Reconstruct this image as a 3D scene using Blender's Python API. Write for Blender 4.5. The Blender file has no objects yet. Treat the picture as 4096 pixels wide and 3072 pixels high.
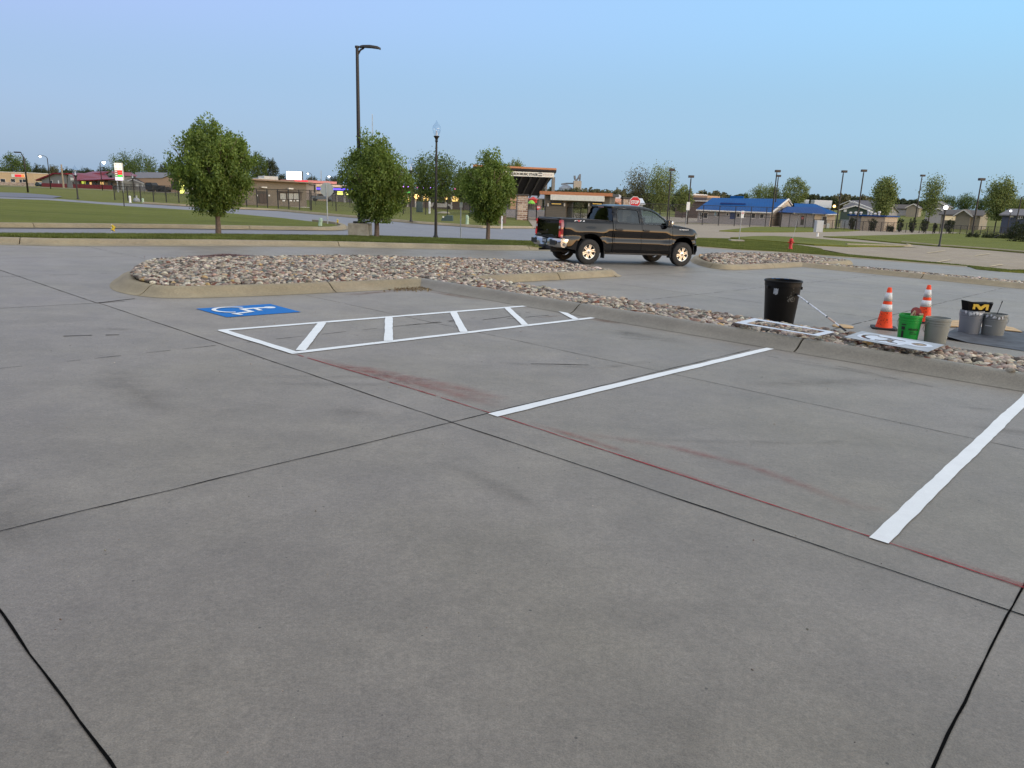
import bpy, bmesh, math, random
import numpy as np
from math import sin, cos, pi, radians, sqrt, atan2
from mathutils import Vector, Matrix
from mathutils.geometry import delaunay_2d_cdt

sc = bpy.context.scene
COL = sc.collection
# ------------------------------------------------------------------ camera
CAM_H = 1.65
ROLL, PITCH = radians(1.95), radians(14.0)
FPX = 1588 * 4096 / 2212.0
cam = bpy.data.cameras.new('camera')
cam.sensor_width = 36.0
cam.lens = 36.0 * 1588 / 2212.0
cam.clip_start = 0.05
cam.clip_end = 6000
camo = bpy.data.objects.new('camera', cam)
COL.objects.link(camo)
_fw = np.array([0, cos(PITCH), -sin(PITCH)])
_r0 = np.array([1.0, 0, 0])
_d0 = np.cross(_fw, _r0)
_r = _r0 * cos(ROLL) - _d0 * sin(ROLL)
_d = _d0 * cos(ROLL) + _r0 * sin(ROLL)
camo.matrix_world = Matrix(((_r[0], -_d[0], -_fw[0], 0), (_r[1], -_d[1], -_fw[1], 0), (_r[2], -_d[2], -_fw[2], CAM_H), (0, 0, 0, 1)))
sc.camera = camo
# ------------------------------------------------------------------ light
SUN_AZ = radians(125)      # clockwise from the view direction: low behind the right shoulder
SUN_DIR = Vector((sin(SUN_AZ), cos(SUN_AZ), 0))
world = bpy.data.worlds.new("World")
sc.world = world
world.use_nodes = True
nt = world.node_tree
N, L = nt.nodes, nt.links
for n in list(N):
    N.remove(n)
def wn(t, **k):
    n = N.new(t)
    for a, b in k.items():
        setattr(n, a, b)
    return n
def wmath(op, a, b=None, clamp=False):
    n = wn('ShaderNodeMath', operation=op, use_clamp=clamp)
    for i, x in enumerate((a, b)):
        if x is None: continue
        if isinstance(x, (int, float)): n.inputs[i].default_value = x
        else: L.new(x, n.inputs[i])
    return n.outputs[0]
def wramp(fac, stops, interp='EASE'):
    n = wn('ShaderNodeValToRGB')
    n.color_ramp.interpolation = interp
    e = n.color_ramp.elements
    while len(e) > 1: e.remove(e[0])
    e[0].position = stops[0][0]; e[0].color = (*stops[0][1], 1)
    for p, c in stops[1:]:
        q = e.new(p); q.color = (*c, 1)
    L.new(fac, n.inputs[0])
    return n.outputs[0]
def wmix(f, a, b, mode='MIX'):
    n = wn('ShaderNodeMix', data_type='RGBA', blend_type=mode)
    n.clamp_factor = True
    for i, x in ((0, f), (6, a), (7, b)):
        if isinstance(x, (int, float)): n.inputs[i].default_value = x
        elif isinstance(x, tuple): n.inputs[i].default_value = (*x, 1)
        else: L.new(x, n.inputs[i])
    return n.outputs[2]
tc = wn('ShaderNodeTexCoord')
sep = wn('ShaderNodeSeparateXYZ'); L.new(tc.outputs['Generated'], sep.inputs[0])
up = wmath('MAXIMUM', sep.outputs[2], 0.0)
side = wmath('ADD', wmath('MULTIPLY', sep.outputs[0], 0.72), 0.5, True)       # dusk lavender on one side, cyan on the other
sunw = wmath('ADD', wmath('MULTIPLY', sep.outputs[0], SUN_DIR.x), wmath('MULTIPLY', sep.outputs[1], SUN_DIR.y))
colL = wramp(up, [(0, (.255, .42, .62)), (.12, (.285, .44, .735)), (.24, (.36, .455, .86)), (.5, (.78, .82, .96)), (1, (.90, .93, 1.0))])
colR = wramp(up, [(0, (.32, .515, .67)), (.10, (.325, .575, .79)), (.24, (.325, .68, 1.0)), (.5, (.78, .90, 1.02)), (1, (.90, .93, 1.0))])
base = wmix(side, colL, colR)
# afterglow over the horizon the sun has gone behind
g1 = wmath('POWER', wmath('MAXIMUM', wmath('ADD', wmath('MULTIPLY', sunw, .95), .05), 0.0), 1.7)
gl = wramp(up, [(0, (1.0, .50, .16)), (.06, (1.0, .62, .26)), (.13, (.62, .50, .35)), (.22, (.34, .33, .31)), (.5, (.20, .21, .22)), (.85, (0, 0, 0))])
glow = wmix(1.0, gl, g1, 'MULTIPLY')
glow = wn('ShaderNodeVectorMath', operation='SCALE')
L.new(wmix(1.0, gl, g1, 'MULTIPLY'), glow.inputs[0]); glow.inputs[3].default_value = 6.5
sky = wn('ShaderNodeTexSky', sky_type='NISHITA')
sky.sun_disc = False; sky.sun_elevation = radians(2.0); sky.sun_rotation = SUN_AZ
bgs = wn('ShaderNodeBackground'); bgs.inputs[1].default_value = 0.05; L.new(sky.outputs[0], bgs.inputs[0])
bg1 = wn('ShaderNodeBackground'); L.new(base, bg1.inputs[0])
bg2 = wn('ShaderNodeBackground'); L.new(glow.outputs[0], bg2.inputs[0])
ad1 = wn('ShaderNodeAddShader'); ad2 = wn('ShaderNodeAddShader')
L.new(bg1.outputs[0], ad1.inputs[0]); L.new(bg2.outputs[0], ad1.inputs[1])
L.new(ad1.outputs[0], ad2.inputs[0]); L.new(bgs.outputs[0], ad2.inputs[1])
wo = wn('ShaderNodeOutputWorld'); L.new(ad2.outputs[0], wo.inputs[0])
sun = bpy.data.lights.new('sun', 'SUN')
sun.energy = 0.35; sun.angle = radians(40); sun.color = (1.0, .80, .58)
suno = bpy.data.objects.new('sun', sun); COL.objects.link(suno)
_sd = Vector((SUN_DIR.x * cos(radians(11)), SUN_DIR.y * cos(radians(11)), sin(radians(11))))
suno.rotation_euler = (-_sd).to_track_quat('-Z', 'Y').to_euler()
sc.view_settings.view_transform = 'Standard'
sc.view_settings.look = 'None'
sc.view_settings.exposure = 0.0
sc.view_settings.gamma = 1.0
sc.cycles.use_denoising = True
sc.cycles.max_bounces = 8
sc.cycles.transparent_max_bounces = 24
sc.cycles.caustics_reflective = False
sc.cycles.caustics_refractive = False

# ------------------------------------------------------------------ ground model and picture-to-ground helpers
def zp(x, y): return -0.01937 * x - 0.00552 * y
def sst(a, b, x):
    t = min(1.0, max(0.0, (x - a) / (b - a)))
    return t * t * (3 - 2 * t)
def zg(x, y):
    p = zp(x, y)
    Lm = 1.0 if p > 0 else 1.45
    z = p / (1 + abs(p / Lm) ** 3) ** (1 / 3)
    r = math.hypot(x, y)
    if y > 0 and x > 0 and r > 170:
        z += 5.0 * sst(170, 460, r) * sst(.22, .5, x / max(y, 1))
    return z
def ray(u, v):
    w = _r * (u - 2048) / FPX + _d * (v - 1536) / FPX + _fw
    return Vector(w)
def G(u, v, dz=0.0, smax=1500):
    w = ray(u, v)
    hx = math.hypot(w.x, w.y)
    f = lambda s: CAM_H + w.z / hx * s - zg(w.x / hx * s, w.y / hx * s) - dz
    s = 1.0
    prev = s
    while s < smax:
        if f(s) <= 0: break
        prev = s; s *= 1.03
    else:
        s = smax
        return Vector((w.x / hx * s, w.y / hx * s, zg(w.x / hx * s, w.y / hx * s)))
    a, b = prev, s
    for _ in range(40):
        m = (a + b) / 2
        if f(m) > 0: a = m
        else: b = m
    return Vector((w.x / hx * b, w.y / hx * b, zg(w.x / hx * b, w.y / hx * b)))
def GD(u, D):
    """ground point in picture column u (near the horizon) at forward distance D"""
    w = ray(u, 850)
    x, y = w.x / w.y * D, D
    return Vector((x, y, zg(x, y)))
def ztop(p, u, v):
    """height of picture point (u, v) over a vertical line at p"""
    w = ray(u, v)
    return CAM_H + w.z / w.y * p[1]
def xat(p, v, u):
    w = ray(u, v)
    return w.x / w.y * p[1]
AX = Vector((-0.7435612, 0.66858211, 0.01071035)); BX = Vector((0.66838835, 0.74361704, -0.01705027)); NX = Vector((0.0193639, 0.00551925, 0.99979727))
def LP(a, b, z=0.0):
    """parking lot coordinates (metres along the joints)"""
    return AX * a + BX * b + NX * (z - CAM_H) + Vector((0, 0, CAM_H))

# ------------------------------------------------------------------ materials
def srgb(r, g, b):
    f = lambda c: (c / 255 / 12.92) if c / 255 <= .04045 else ((c / 255 + .055) / 1.055) ** 2.4
    return (f(r), f(g), f(b))
MATS = {}
def M(name, col=(.5, .5, .5), rough=.7, metal=0.0, var=0.12, scale=4.0, bump=0.0, bscale=40.0, spec=None, emit=None, estr=0.0, coat=0.0, attr=None, alpha=None, island=0.0):
    if name in MATS: return MATS[name]
    m = bpy.data.materials.new(name); m.use_nodes = True
    t = m.node_tree; b = t.nodes['Principled BSDF']
    b.inputs['Roughness'].default_value = rough; b.inputs['Metallic'].default_value = metal
    if spec is not None: b.inputs['Specular IOR Level'].default_value = spec
    if coat: b.inputs['Coat Weight'].default_value = coat; b.inputs['Coat Roughness'].default_value = .03
    tc = t.nodes.new('ShaderNodeTexCoord')
    src = None
    if attr:
        a = t.nodes.new('ShaderNodeAttribute'); a.attribute_name = attr
        src = a.outputs['Color']
    nz = t.nodes.new('ShaderNodeTexNoise'); nz.inputs['Scale'].default_value = scale; nz.inputs['Detail'].default_value = 4
    t.links.new(tc.outputs['Object'], nz.inputs['Vector'])
    mr = t.nodes.new('ShaderNodeMapRange'); mr.inputs[1].default_value = .3; mr.inputs[2].default_value = .7
    mr.inputs[3].default_value = 1 - var; mr.inputs[4].default_value = 1 + var
    t.links.new(nz.outputs[0], mr.inputs[0])
    fac = mr.outputs[0]
    if island:
        gi = t.nodes.new('ShaderNodeNewGeometry')
        mi = t.nodes.new('ShaderNodeMapRange'); mi.inputs[3].default_value = 1 - island; mi.inputs[4].default_value = 1 + island
        t.links.new(gi.outputs['Random Per Island'], mi.inputs[0])
        mm = t.nodes.new('ShaderNodeMath'); mm.operation = 'MULTIPLY'
        t.links.new(fac, mm.inputs[0]); t.links.new(mi.outputs[0], mm.inputs[1]); fac = mm.outputs[0]
    vm = t.nodes.new('ShaderNodeVectorMath'); vm.operation = 'SCALE'
    if src: t.links.new(src, vm.inputs[0])
    else: vm.inputs[0].default_value = col
    t.links.new(fac, vm.inputs[3])
    t.links.new(vm.outputs[0], b.inputs['Base Color'])
    if bump:
        n2 = t.nodes.new('ShaderNodeTexNoise'); n2.inputs['Scale'].default_value = bscale; n2.inputs['Detail'].default_value = 3
        t.links.new(tc.outputs['Object'], n2.inputs['Vector'])
        bp = t.nodes.new('ShaderNodeBump'); bp.inputs['Strength'].default_value = bump; bp.inputs['Distance'].default_value = .02
        t.links.new(n2.outputs[0], bp.inputs['Height']); t.links.new(bp.outputs[0], b.inputs['Normal'])
    if emit is not None:
        b.inputs['Emission Color'].default_value = (*emit, 1); b.inputs['Emission Strength'].default_value = estr
    if alpha is not None: b.inputs['Alpha'].default_value = alpha
    MATS[name] = m
    return m

# ------------------------------------------------------------------ mesh builder
class MB:
    def __init__(s): s.v = []; s.f = []; s.mi = []; s.cm = 0
    def add(s, vs, fs):
        o = len(s.v); s.v += [tuple(p) for p in vs]; s.f += [tuple(i + o for i in f) for f in fs]; s.mi += [s.cm] * len(fs)
        return s
    def box(s, c, d, rz=0.0, bev=0.0, M4=None):
        hx, hy, hz = d[0] / 2, d[1] / 2, d[2] / 2
        if bev:
            bm = bmesh.new(); bmesh.ops.create_cube(bm, size=1.0)
            bmesh.ops.scale(bm, vec=d, verts=bm.verts)
            bmesh.ops.bevel(bm, geom=list(bm.edges), offset=bev, segments=2, profile=.6, affect='EDGES')
            vs = [v.co.copy() for v in bm.verts]; fs = [[v.index for v in f.verts] for f in bm.faces]; bm.free()
        else:
            vs = [Vector((sx * hx, sy * hy, sz * hz)) for sz in (-1, 1) for sy in (-1, 1) for sx in (-1, 1)]
            fs = [(0, 2, 3, 1), (4, 5, 7, 6), (0, 1, 5, 4), (2, 6, 7, 3), (0, 4, 6, 2), (1, 3, 7, 5)]
        R = Matrix.Rotation(rz, 3, 'Z') if M4 is None else M4
        vs = [R @ v + Vector(c) for v in vs]
        return s.add(vs, fs)
    def b2(s, x0, x1, y0, y1, z0, z1, bev=0.0):
        return s.box(((x0 + x1) / 2, (y0 + y1) / 2, (z0 + z1) / 2), (x1 - x0, y1 - y0, z1 - z0), bev=bev)
    def cyl(s, p0, p1, r0, r1=None, n=10, cap=True):
        r1 = r0 if r1 is None else r1
        p0, p1 = Vector(p0), Vector(p1); d = (p1 - p0)
        if d.length < 1e-6: return s
        q = d.to_track_quat('Z', 'Y')
        vs = []
        for p, r in ((p0, r0), (p1, r1)):
            for i in range(n):
                a = 2 * pi * i / n
                vs.append(p + q @ Vector((r * cos(a), r * sin(a), 0)))
        fs = [(i, (i + 1) % n, n + (i + 1) % n, n + i) for i in range(n)]
        if cap: fs += [tuple(range(n - 1, -1, -1)), tuple(range(n, 2 * n))]
        return s.add(vs, fs)
    def tube(s, pts, r, n=8):
        """one continuous tube through the points, radius per point or one radius"""
        rs = r if isinstance(r, (list, tuple)) else [r] * len(pts)
        P = [Vector(p) for p in pts]; vs = []; fs = []
        for k, p in enumerate(P):
            d = (P[min(k + 1, len(P) - 1)] - P[max(k - 1, 0)]).normalized()
            q = d.to_track_quat('Z', 'Y')
            for i in range(n):
                a = 2 * pi * i / n; vs.append(p + q @ Vector((rs[k] * cos(a), rs[k] * sin(a), 0)))
        # keep rings aligned
        for k in range(1, len(P)):
            ring = vs[k * n:(k + 1) * n]; pr = vs[(k - 1) * n:k * n]
            best = min(range(n), key=lambda o: sum(((ring[(i + o) % n] - P[k]) - (pr[i] - P[k - 1])).length_squared for i in range(n)))
            vs[k * n:(k + 1) * n] = [ring[(i + best) % n] for i in range(n)]
        for k in range(len(P) - 1):
            for i in range(n): fs.append((k * n + i, k * n + (i + 1) % n, (k + 1) * n + (i + 1) % n, (k + 1) * n + i))
        fs += [tuple(range(n - 1, -1, -1)), tuple(range((len(P) - 1) * n, len(P) * n))]
        return s.add(vs, fs)
    def lathe(s, prof, n=24, c=(0, 0, 0), M3=None, cap=True):
        vs = []; fs = []
        for r, z in prof:
            for i in range(n):
                a = 2 * pi * i / n; v = Vector((r * cos(a), r * sin(a), z))
                if M3 is not None: v = M3 @ v
                vs.append(v + Vector(c))
        for k in range(len(prof) - 1):
            for i in range(n): fs.append((k * n + i, k * n + (i + 1) % n, (k + 1) * n + (i + 1) % n, (k + 1) * n + i))
        if cap and prof[0][0] > 1e-5: fs.append(tuple(range(n - 1, -1, -1)))
        if cap and prof[-1][0] > 1e-5: fs.append(tuple(range((len(prof) - 1) * n, len(prof) * n)))
        return s.add(vs, fs)
    def prism(s, poly, z0, z1, M3=None, o=(0, 0, 0)):
        """polygon in local xy extruded along z; M3 turns it"""
        n = len(poly)
        vs = [Vector((x, y, z)) for z in (z0, z1) for x, y in poly]
        if M3 is not None: vs = [M3 @ v for v in vs]
        vs = [v + Vector(o) for v in vs]
        ar = sum(poly[i][0] * poly[(i + 1) % n][1] - poly[(i + 1) % n][0] * poly[i][1] for i in range(n))
        fs = [(i, (i + 1) % n, n + (i + 1) % n, n + i) for i in range(n)] + [tuple(range(n - 1, -1, -1)), tuple(range(n, 2 * n))]
        if ar < 0: fs = [f[::-1] for f in fs]
        return s.add(vs, fs)
    def quad(s, a, b, c, d): return s.add([a, b, c, d], [(0, 1, 2, 3)])
    def build(s, name, mats, parent=None, smooth=False, angle=None):
        me = bpy.data.meshes.new(name)
        me.from_pydata(s.v, [], s.f)
        if not isinstance(mats, (list, tuple)): mats = [mats]
        for m in mats: me.materials.append(m)
        if len(mats) > 1: me.polygons.foreach_set('material_index', s.mi)
        if smooth or angle: me.polygons.foreach_set('use_smooth', [True] * len(me.polygons))
        me.validate()
        if angle:
            bm = bmesh.new(); bm.from_mesh(me)
            bmesh.ops.remove_doubles(bm, verts=bm.verts, dist=1e-5)
            for e in bm.edges:
                e.smooth = not (len(e.link_faces) != 2 or e.calc_face_angle(0) > radians(angle))
            bm.to_mesh(me); bm.free()
        o = bpy.data.objects.new(name, me); COL.objects.link(o)
        if parent is not None: o.parent = parent
        return o
XZ = Matrix(((1, 0, 0), (0, 0, 1), (0, 1, 0)))     # prism polygon drawn in x,z and pushed along +y
def tag(o, label=None, cat=None, group=None, kind=None):
    if label: o['label'] = label
    if cat: o['category'] = cat
    if group: o['group'] = group
    if kind: o['kind'] = kind
    return o
def thing(name, label, cat, loc=(0, 0, 0), rz=0.0, group=None):
    o = bpy.data.objects.new(name, None); COL.objects.link(o)
    o.empty_display_size = .2
    o.location = loc; o.rotation_euler = (0, 0, rz)
    return tag(o, label, cat, group)
def dup(root, loc=None, rz=None, label=None, scale=None):
    def cp(o, par):
        c = o.copy(); COL.objects.link(c); c.parent = par
        for ch in o.children: cp(ch, c)
        return c
    r = cp(root, None)
    if loc is not None: r.location = loc
    if rz is not None: r.rotation_euler = (0, 0, rz)
    if scale is not None: r.scale = (scale,) * 3 if isinstance(scale, (int, float)) else scale
    if label: r['label'] = label
    return r
def text_mesh(name, body, size, mat, parent, M4, ext=.004, bold=0.0, width=None, align='LEFT'):
    cu = bpy.data.curves.new(name, 'FONT'); cu.body = body; cu.size = size; cu.extrude = ext; cu.offset = bold; cu.align_x = align
    cu.resolution_u = 3
    ob = bpy.data.objects.new(name + '_tmp', cu); COL.objects.link(ob)
    dg = bpy.context.evaluated_depsgraph_get()
    me = bpy.data.meshes.new_from_object(ob.evaluated_get(dg)); me.name = name
    bpy.data.objects.remove(ob); bpy.data.curves.remove(cu)
    if width:
        xs = [v.co.x for v in me.vertices]; k = width / (max(xs) - min(xs)); x0 = min(xs)
        for v in me.vertices: v.co.x = (v.co.x - x0) * k
    me.transform(M4)
    me.materials.clear(); me.materials.append(mat)
    o = bpy.data.objects.new(name, me); COL.objects.link(o); o.parent = parent
    return o
def frame(origin, ex, ez):
    """matrix whose x runs along ex, y along ez (text up) and z out of the face"""
    ex = Vector(ex).normalized(); ez = Vector(ez).normalized(); n = ex.cross(ez)
    return Matrix(((ex.x, ez.x, n.x, origin[0]), (ex.y, ez.y, n.y, origin[1]), (ex.z, ez.z, n.z, origin[2]), (0, 0, 0, 1)))

# ------------------------------------------------------------------ flat sheets that follow the ground
def sheet(name, pts, off, mat, cell=5.0, skirt=0.0, kind='structure', label=None, cat=None, zf=None):
    """pts: world xy outline. Tessellated and laid on the ground at height off."""
    P = [Vector((p[0], p[1])) for p in pts]
    ar = sum(P[i].x * P[(i + 1) % len(P)].y - P[(i + 1) % len(P)].x * P[i].y for i in range(len(P)))
    if ar < 0: P = P[::-1]
    out = []
    for i in range(len(P)):
        a, b = P[i], P[(i + 1) % len(P)]
        n = max(1, int((b - a).length / cell))
        for k in range(n): out.append(a.lerp(b, k / n))
    nb = len(out)
    edges = [(i, (i + 1) % nb) for i in range(nb)]
    ox = np.array([p.x for p in out]); oy = np.array([p.y for p in out])
    xs = np.arange(ox.min() + cell / 2, ox.max(), cell); ys = np.arange(oy.min() + cell / 2, oy.max(), cell)
    V = list(out)
    if len(xs) * len(ys) < 40000:
        X, Y = np.meshgrid(xs, ys); X = X.ravel(); Y = Y.ravel()
        ins = np.zeros(len(X), bool)
        for i in range(nb):
            x1, y1, x2, y2 = ox[i], oy[i], ox[(i + 1) % nb], oy[(i + 1) % nb]
            if y1 == y2: continue
            c = ((y1 > Y) != (y2 > Y)) & (X < (x2 - x1) * (Y - y1) / (y2 - y1) + x1)
            ins ^= c
        V += [Vector((float(a), float(b))) for a, b in zip(X[ins], Y[ins])]
    r = delaunay_2d_cdt(V, edges, [], 1, 1e-5)
    zf = zf or zg
    vs = [(v.x, v.y, zf(v.x, v.y) + off) for v in r[0]]
    fs = []
    for f in r[2]:
        f = list(f)
        a, b, c = (Vector(vs[f[0]]), Vector(vs[f[1]]), Vector(vs[f[2]]))
        if (b - a).cross(c - a).z < 0: f = f[::-1]
        fs.append(f)
    mb = MB(); mb.add(vs, fs)
    if skirt:
        for i in range(nb):
            a, b = out[i], out[(i + 1) % nb]
            za, zb = zf(a.x, a.y) + off, zf(b.x, b.y) + off
            mb.add([(a.x, a.y, za), (b.x, b.y, zb), (b.x, b.y, zb - skirt), (a.x, a.y, za - skirt)], [(0, 3, 2, 1)])
    o = mb.build(name, mat)
    tag(o, label, cat, None, kind)
    return o
def PX(L, dz=0.0): return [G(u, v, dz) for u, v in L]
def inside(poly, x, y):
    c = False; n = len(poly)
    for i in range(n):
        x1, y1 = poly[i][0], poly[i][1]; x2, y2 = poly[(i + 1) % n][0], poly[(i + 1) % n][1]
        if (y1 > y) != (y2 > y) and x < (x2 - x1) * (y - y1) / (y2 - y1) + x1: c = not c
    return c
# ------------------------------------------------------------------ ground materials
def nodes_mat(name):
    m = bpy.data.materials.new(name); m.use_nodes = True
    t = m.node_tree
    return m, t, t.nodes['Principled BSDF']
class NT:
    def __init__(s, t): s.t = t
    def n(s, ty, ins=None, **k):
        n = s.t.nodes.new(ty)
        for a, b in k.items(): setattr(n, a, b)
        for i, x in (ins or {}).items():
            if isinstance(x, (int, float)): n.inputs[i].default_value = x
            elif isinstance(x, tuple): n.inputs[i].default_value = x if len(n.inputs[i].default_value) == len(x) else (*x, 1)
            else: s.t.links.new(x, n.inputs[i])
        return n
    def noise(s, vec, scale, det=4, rough=.55, dist=0):
        return s.n('ShaderNodeTexNoise', {'Vector': vec, 'Scale': scale, 'Detail': det, 'Roughness': rough, 'Distortion': dist}).outputs[0]
    def mr(s, x, a, b, c, d): return s.n('ShaderNodeMapRange', {0: x, 1: a, 2: b, 3: c, 4: d}).outputs[0]
    def ma(s, op, a, b=None, clamp=False):
        ins = {0: a}
        if b is not None: ins[1] = b
        return s.n('ShaderNodeMath', ins, operation=op, use_clamp=clamp).outputs[0]
    def mix(s, f, a, b, mode='MIX'):
        return s.n('ShaderNodeMix', {0: f, 6: a, 7: b}, data_type='RGBA', blend_type=mode).outputs[2]
def concrete(name, c1, c2, slab=True, rough=.52, dark=1.0, speck=True, spec=.6):
    m, t, b = nodes_mat(name); q = NT(t)
    P = q.n('ShaderNodeTexCoord').outputs['Object']
    big = q.noise(P, .32, 5, .6, .4)
    med = q.noise(P, 1.7, 5, .65)
    col = q.mix(q.mr(big, .3, .7, 0, 1), c1, c2)
    f = q.mr(med, .28, .72, .85, 1.13)
    # swirls left by the trowel and by tyres: noise stretched along the lot
    rot = q.n('ShaderNodeMapping', {0: P, 2: (0, 0, radians(-48)), 3: (.25, 1.6, 1)}).outputs[0]
    st = q.noise(rot, 1.1, 4, .6, .6)
    f = q.ma('MULTIPLY', f, q.mr(st, .3, .75, 1.04, .93))
    if slab:
        a = q.n('ShaderNodeVectorMath', {0: P, 1: tuple(AX)}, operation='DOT_PRODUCT').outputs['Value']
        bb = q.n('ShaderNodeVectorMath', {0: P, 1: tuple(BX)}, operation='DOT_PRODUCT').outputs['Value']
        fa = q.ma('FLOOR', q.ma('DIVIDE', q.ma('SUBTRACT', a, .28), 3.665)); fb = q.ma('FLOOR', q.ma('DIVIDE', q.ma('SUBTRACT', bb, .6), 3.1))
        cv = q.n('ShaderNodeCombineXYZ', {0: fa, 1: fb}).outputs[0]
        wnz = q.n('ShaderNodeTexWhiteNoise', {0: cv}).outputs[0]
        f = q.ma('MULTIPLY', f, q.mr(wnz, 0, 1, .94, 1.06))
    if speck:
        s1 = q.noise(P, 42, 4, .85); s2 = q.noise(P, 170, 3, .8)
        f = q.ma('MULTIPLY', f, q.mr(s1, .38, .62, .86, 1.13)); f = q.ma('MULTIPLY', f, q.mr(s2, .38, .62, .80, 1.18))
        vo = q.n('ShaderNodeTexVoronoi', {'Vector': P, 'Scale': 16.0}, feature='F1').outputs['Distance']
        v2 = q.n('ShaderNodeTexWhiteNoise', {0: q.n('ShaderNodeTexVoronoi', {'Vector': P, 'Scale': 16.0}, feature='F1').outputs['Position']}).outputs[0]
        pit = q.ma('MULTIPLY', q.ma('LESS_THAN', vo, q.mr(v2, .74, 1, 0.0, .11)), .6)
        f = q.ma('MULTIPLY', f, q.ma('SUBTRACT', 1, pit))
        s4 = q.noise(P, 9, 4, .7)
        f = q.ma('MULTIPLY', f, q.mr(s4, .3, .7, .92, 1.07))
    f = q.ma('MULTIPLY', f, dark)
    # greenish and brownish tints in the weathering
    tint = q.mix(q.mr(q.noise(P, .55, 3, .5), .35, .65, 0, 1), (1.0, .99, 1.02), (1.01, 1.0, .955))
    colt = q.mix(1.0, col, tint, 'MULTIPLY')
    v = q.n('ShaderNodeVectorMath', {0: colt, 3: f}, operation='SCALE').outputs[0]
    t.links.new(v, b.inputs['Base Color'])
    b.inputs['Roughness'].default_value = rough; b.inputs['Specular IOR Level'].default_value = spec
    h = q.ma('ADD', q.ma('MULTIPLY', q.noise(P, 130, 3, .7), 1.0), q.ma('MULTIPLY', q.noise(P, 25, 4, .6), 1.2))
    bp = q.n('ShaderNodeBump', {'Strength': .6, 'Distance': .007, 'Height': h})
    t.links.new(bp.outputs[0], b.inputs['Normal'])
    return m
mConc = concrete('concrete', (.215, .185, .148), (.258, .225, .183))
mConcFar = concrete('concrete_drive', (.315, .260, .195), (.37, .310, .235), slab=False, rough=.85, spec=.1)
mAsph = concrete('street_surface', (.165, .150, .150), (.20, .185, .18), slab=False)
mBlack = concrete('asphalt', (.075, .07, .078), (.10, .092, .10), slab=False)
mCurb = concrete('curb_concrete', (.28, .232, .152), (.345, .29, .198), slab=False, rough=.8, spec=.2)
mCurbShade = concrete('curb_shade', (.19, .168, .130), (.235, .21, .165), slab=False)  # darker kerb copy: shade of the strip face turned from the glow, in colour
def grass_mat(name, c1, c2, c3, stripe=0.0):
    m, t, b = nodes_mat(name); q = NT(t)
    P = q.n('ShaderNodeTexCoord').outputs['Object']
    n1 = q.noise(q.n('ShaderNodeMapping', {0: P, 2: (0, 0, radians(-18)), 3: (.22, 1.0, 1)}).outputs[0], .55, 5, .65, .3)
    n2 = q.noise(P, 12, 4, .7); n3 = q.noise(P, 60, 2, .7)
    col = q.mix(q.mr(n1, .3, .68, 0, 1), c1, c2)
    col = q.mix(q.mr(q.noise(P, .9, 5, .7), .55, .78, 0, .7), col, c3)
    f = q.ma('MULTIPLY', q.mr(n2, .3, .7, .8, 1.2), q.mr(n3, .3, .7, .75, 1.25))
    v = q.n('ShaderNodeVectorMath', {0: col, 3: f}, operation='SCALE').outputs[0]
    t.links.new(v, b.inputs['Base Color']); b.inputs['Roughness'].default_value = .9
    b.inputs['Specular IOR Level'].default_value = .15
    bp = q.n('ShaderNodeBump', {'Strength': .8, 'Distance': .05, 'Height': q.ma('ADD', n2, n3)})
    t.links.new(bp.outputs[0], b.inputs['Normal'])
    return m
mGrass = grass_mat('grass', (.105, .122, .020), (.180, .190, .036), (.24, .20, .07))
mField = grass_mat('field_grass', (.120, .130, .026), (.180, .178, .042), (.24, .205, .08))

# ------------------------------------------------------------------ ground: one sheet to the horizon
mb = MB(); rs = [0.0] + [6 * 1.09 ** k for k in range(72)]
NA = 120
vs = [(0, 0, zg(0, 0) - .06)]
for r in rs[1:]:
    for i in range(NA):
        a = 2 * pi * i / NA; x, y = r * sin(a), r * cos(a)
        vs.append((x, y, zg(x, y) - .06))
fs = [(0, 1 + (i + 1) % NA, 1 + i) for i in range(NA)]
for k in range(len(rs) - 2):
    o = 1 + k * NA
    for i in range(NA): fs.append((o + i, o + (i + 1) % NA, o + NA + (i + 1) % NA, o + NA + i))
mb.add(vs, fs)
tag(mb.build('ground', mField), None, None, None, 'structure')

# curb line on the far side of the drive lane (foot of the kerb)
C1 = [(0, 975), (221, 980), (540, 981), (861, 981), (1130, 983.5), (1400, 987), (1571, 991), (1820, 996), (2000, 999), (2177, 1000)]
c1 = PX(C1)
c1 = [Vector((-60, 10, 0)), Vector((-38, 13.5, 0))] + c1
c1r = PX([(2779, 987), (2952, 1001), (3142, 1012), (3394, 1031), (3647, 1051), (3868, 1068)])
gap = [c1[-1].lerp(c1r[0], t) for t in (.33, .66)]
# smooth passage behind the truck
c1all = c1 + gap + c1r
lot = [(p.x, p.y) for p in c1all] + [(v.x, v.y) for v in PX([(4000, 1087), (4096, 1094), (4600, 1135)])] + [(60, -30), (-60, -30)]
tag(sheet('parking_lot', lot, 0.0, mConc, 4.0), None, None, None, 'structure')
# drives and lots beyond on the right
L2 = [(2450, 886), (2763, 893), (3142, 898), (3331, 906), (3438, 913), (3647, 921), (3823, 929), (4096, 950), (4700, 1010), (4700, 1120), (4096, 1082), (4000, 1072), (3868, 1058), (3647, 1038), (3394, 1015), (3142, 970), (2779, 949), (2450, 940)]
sheet('drive', [(p.x, p.y) for p in PX(L2)], -.02, mConcFar, 6.0)
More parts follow.
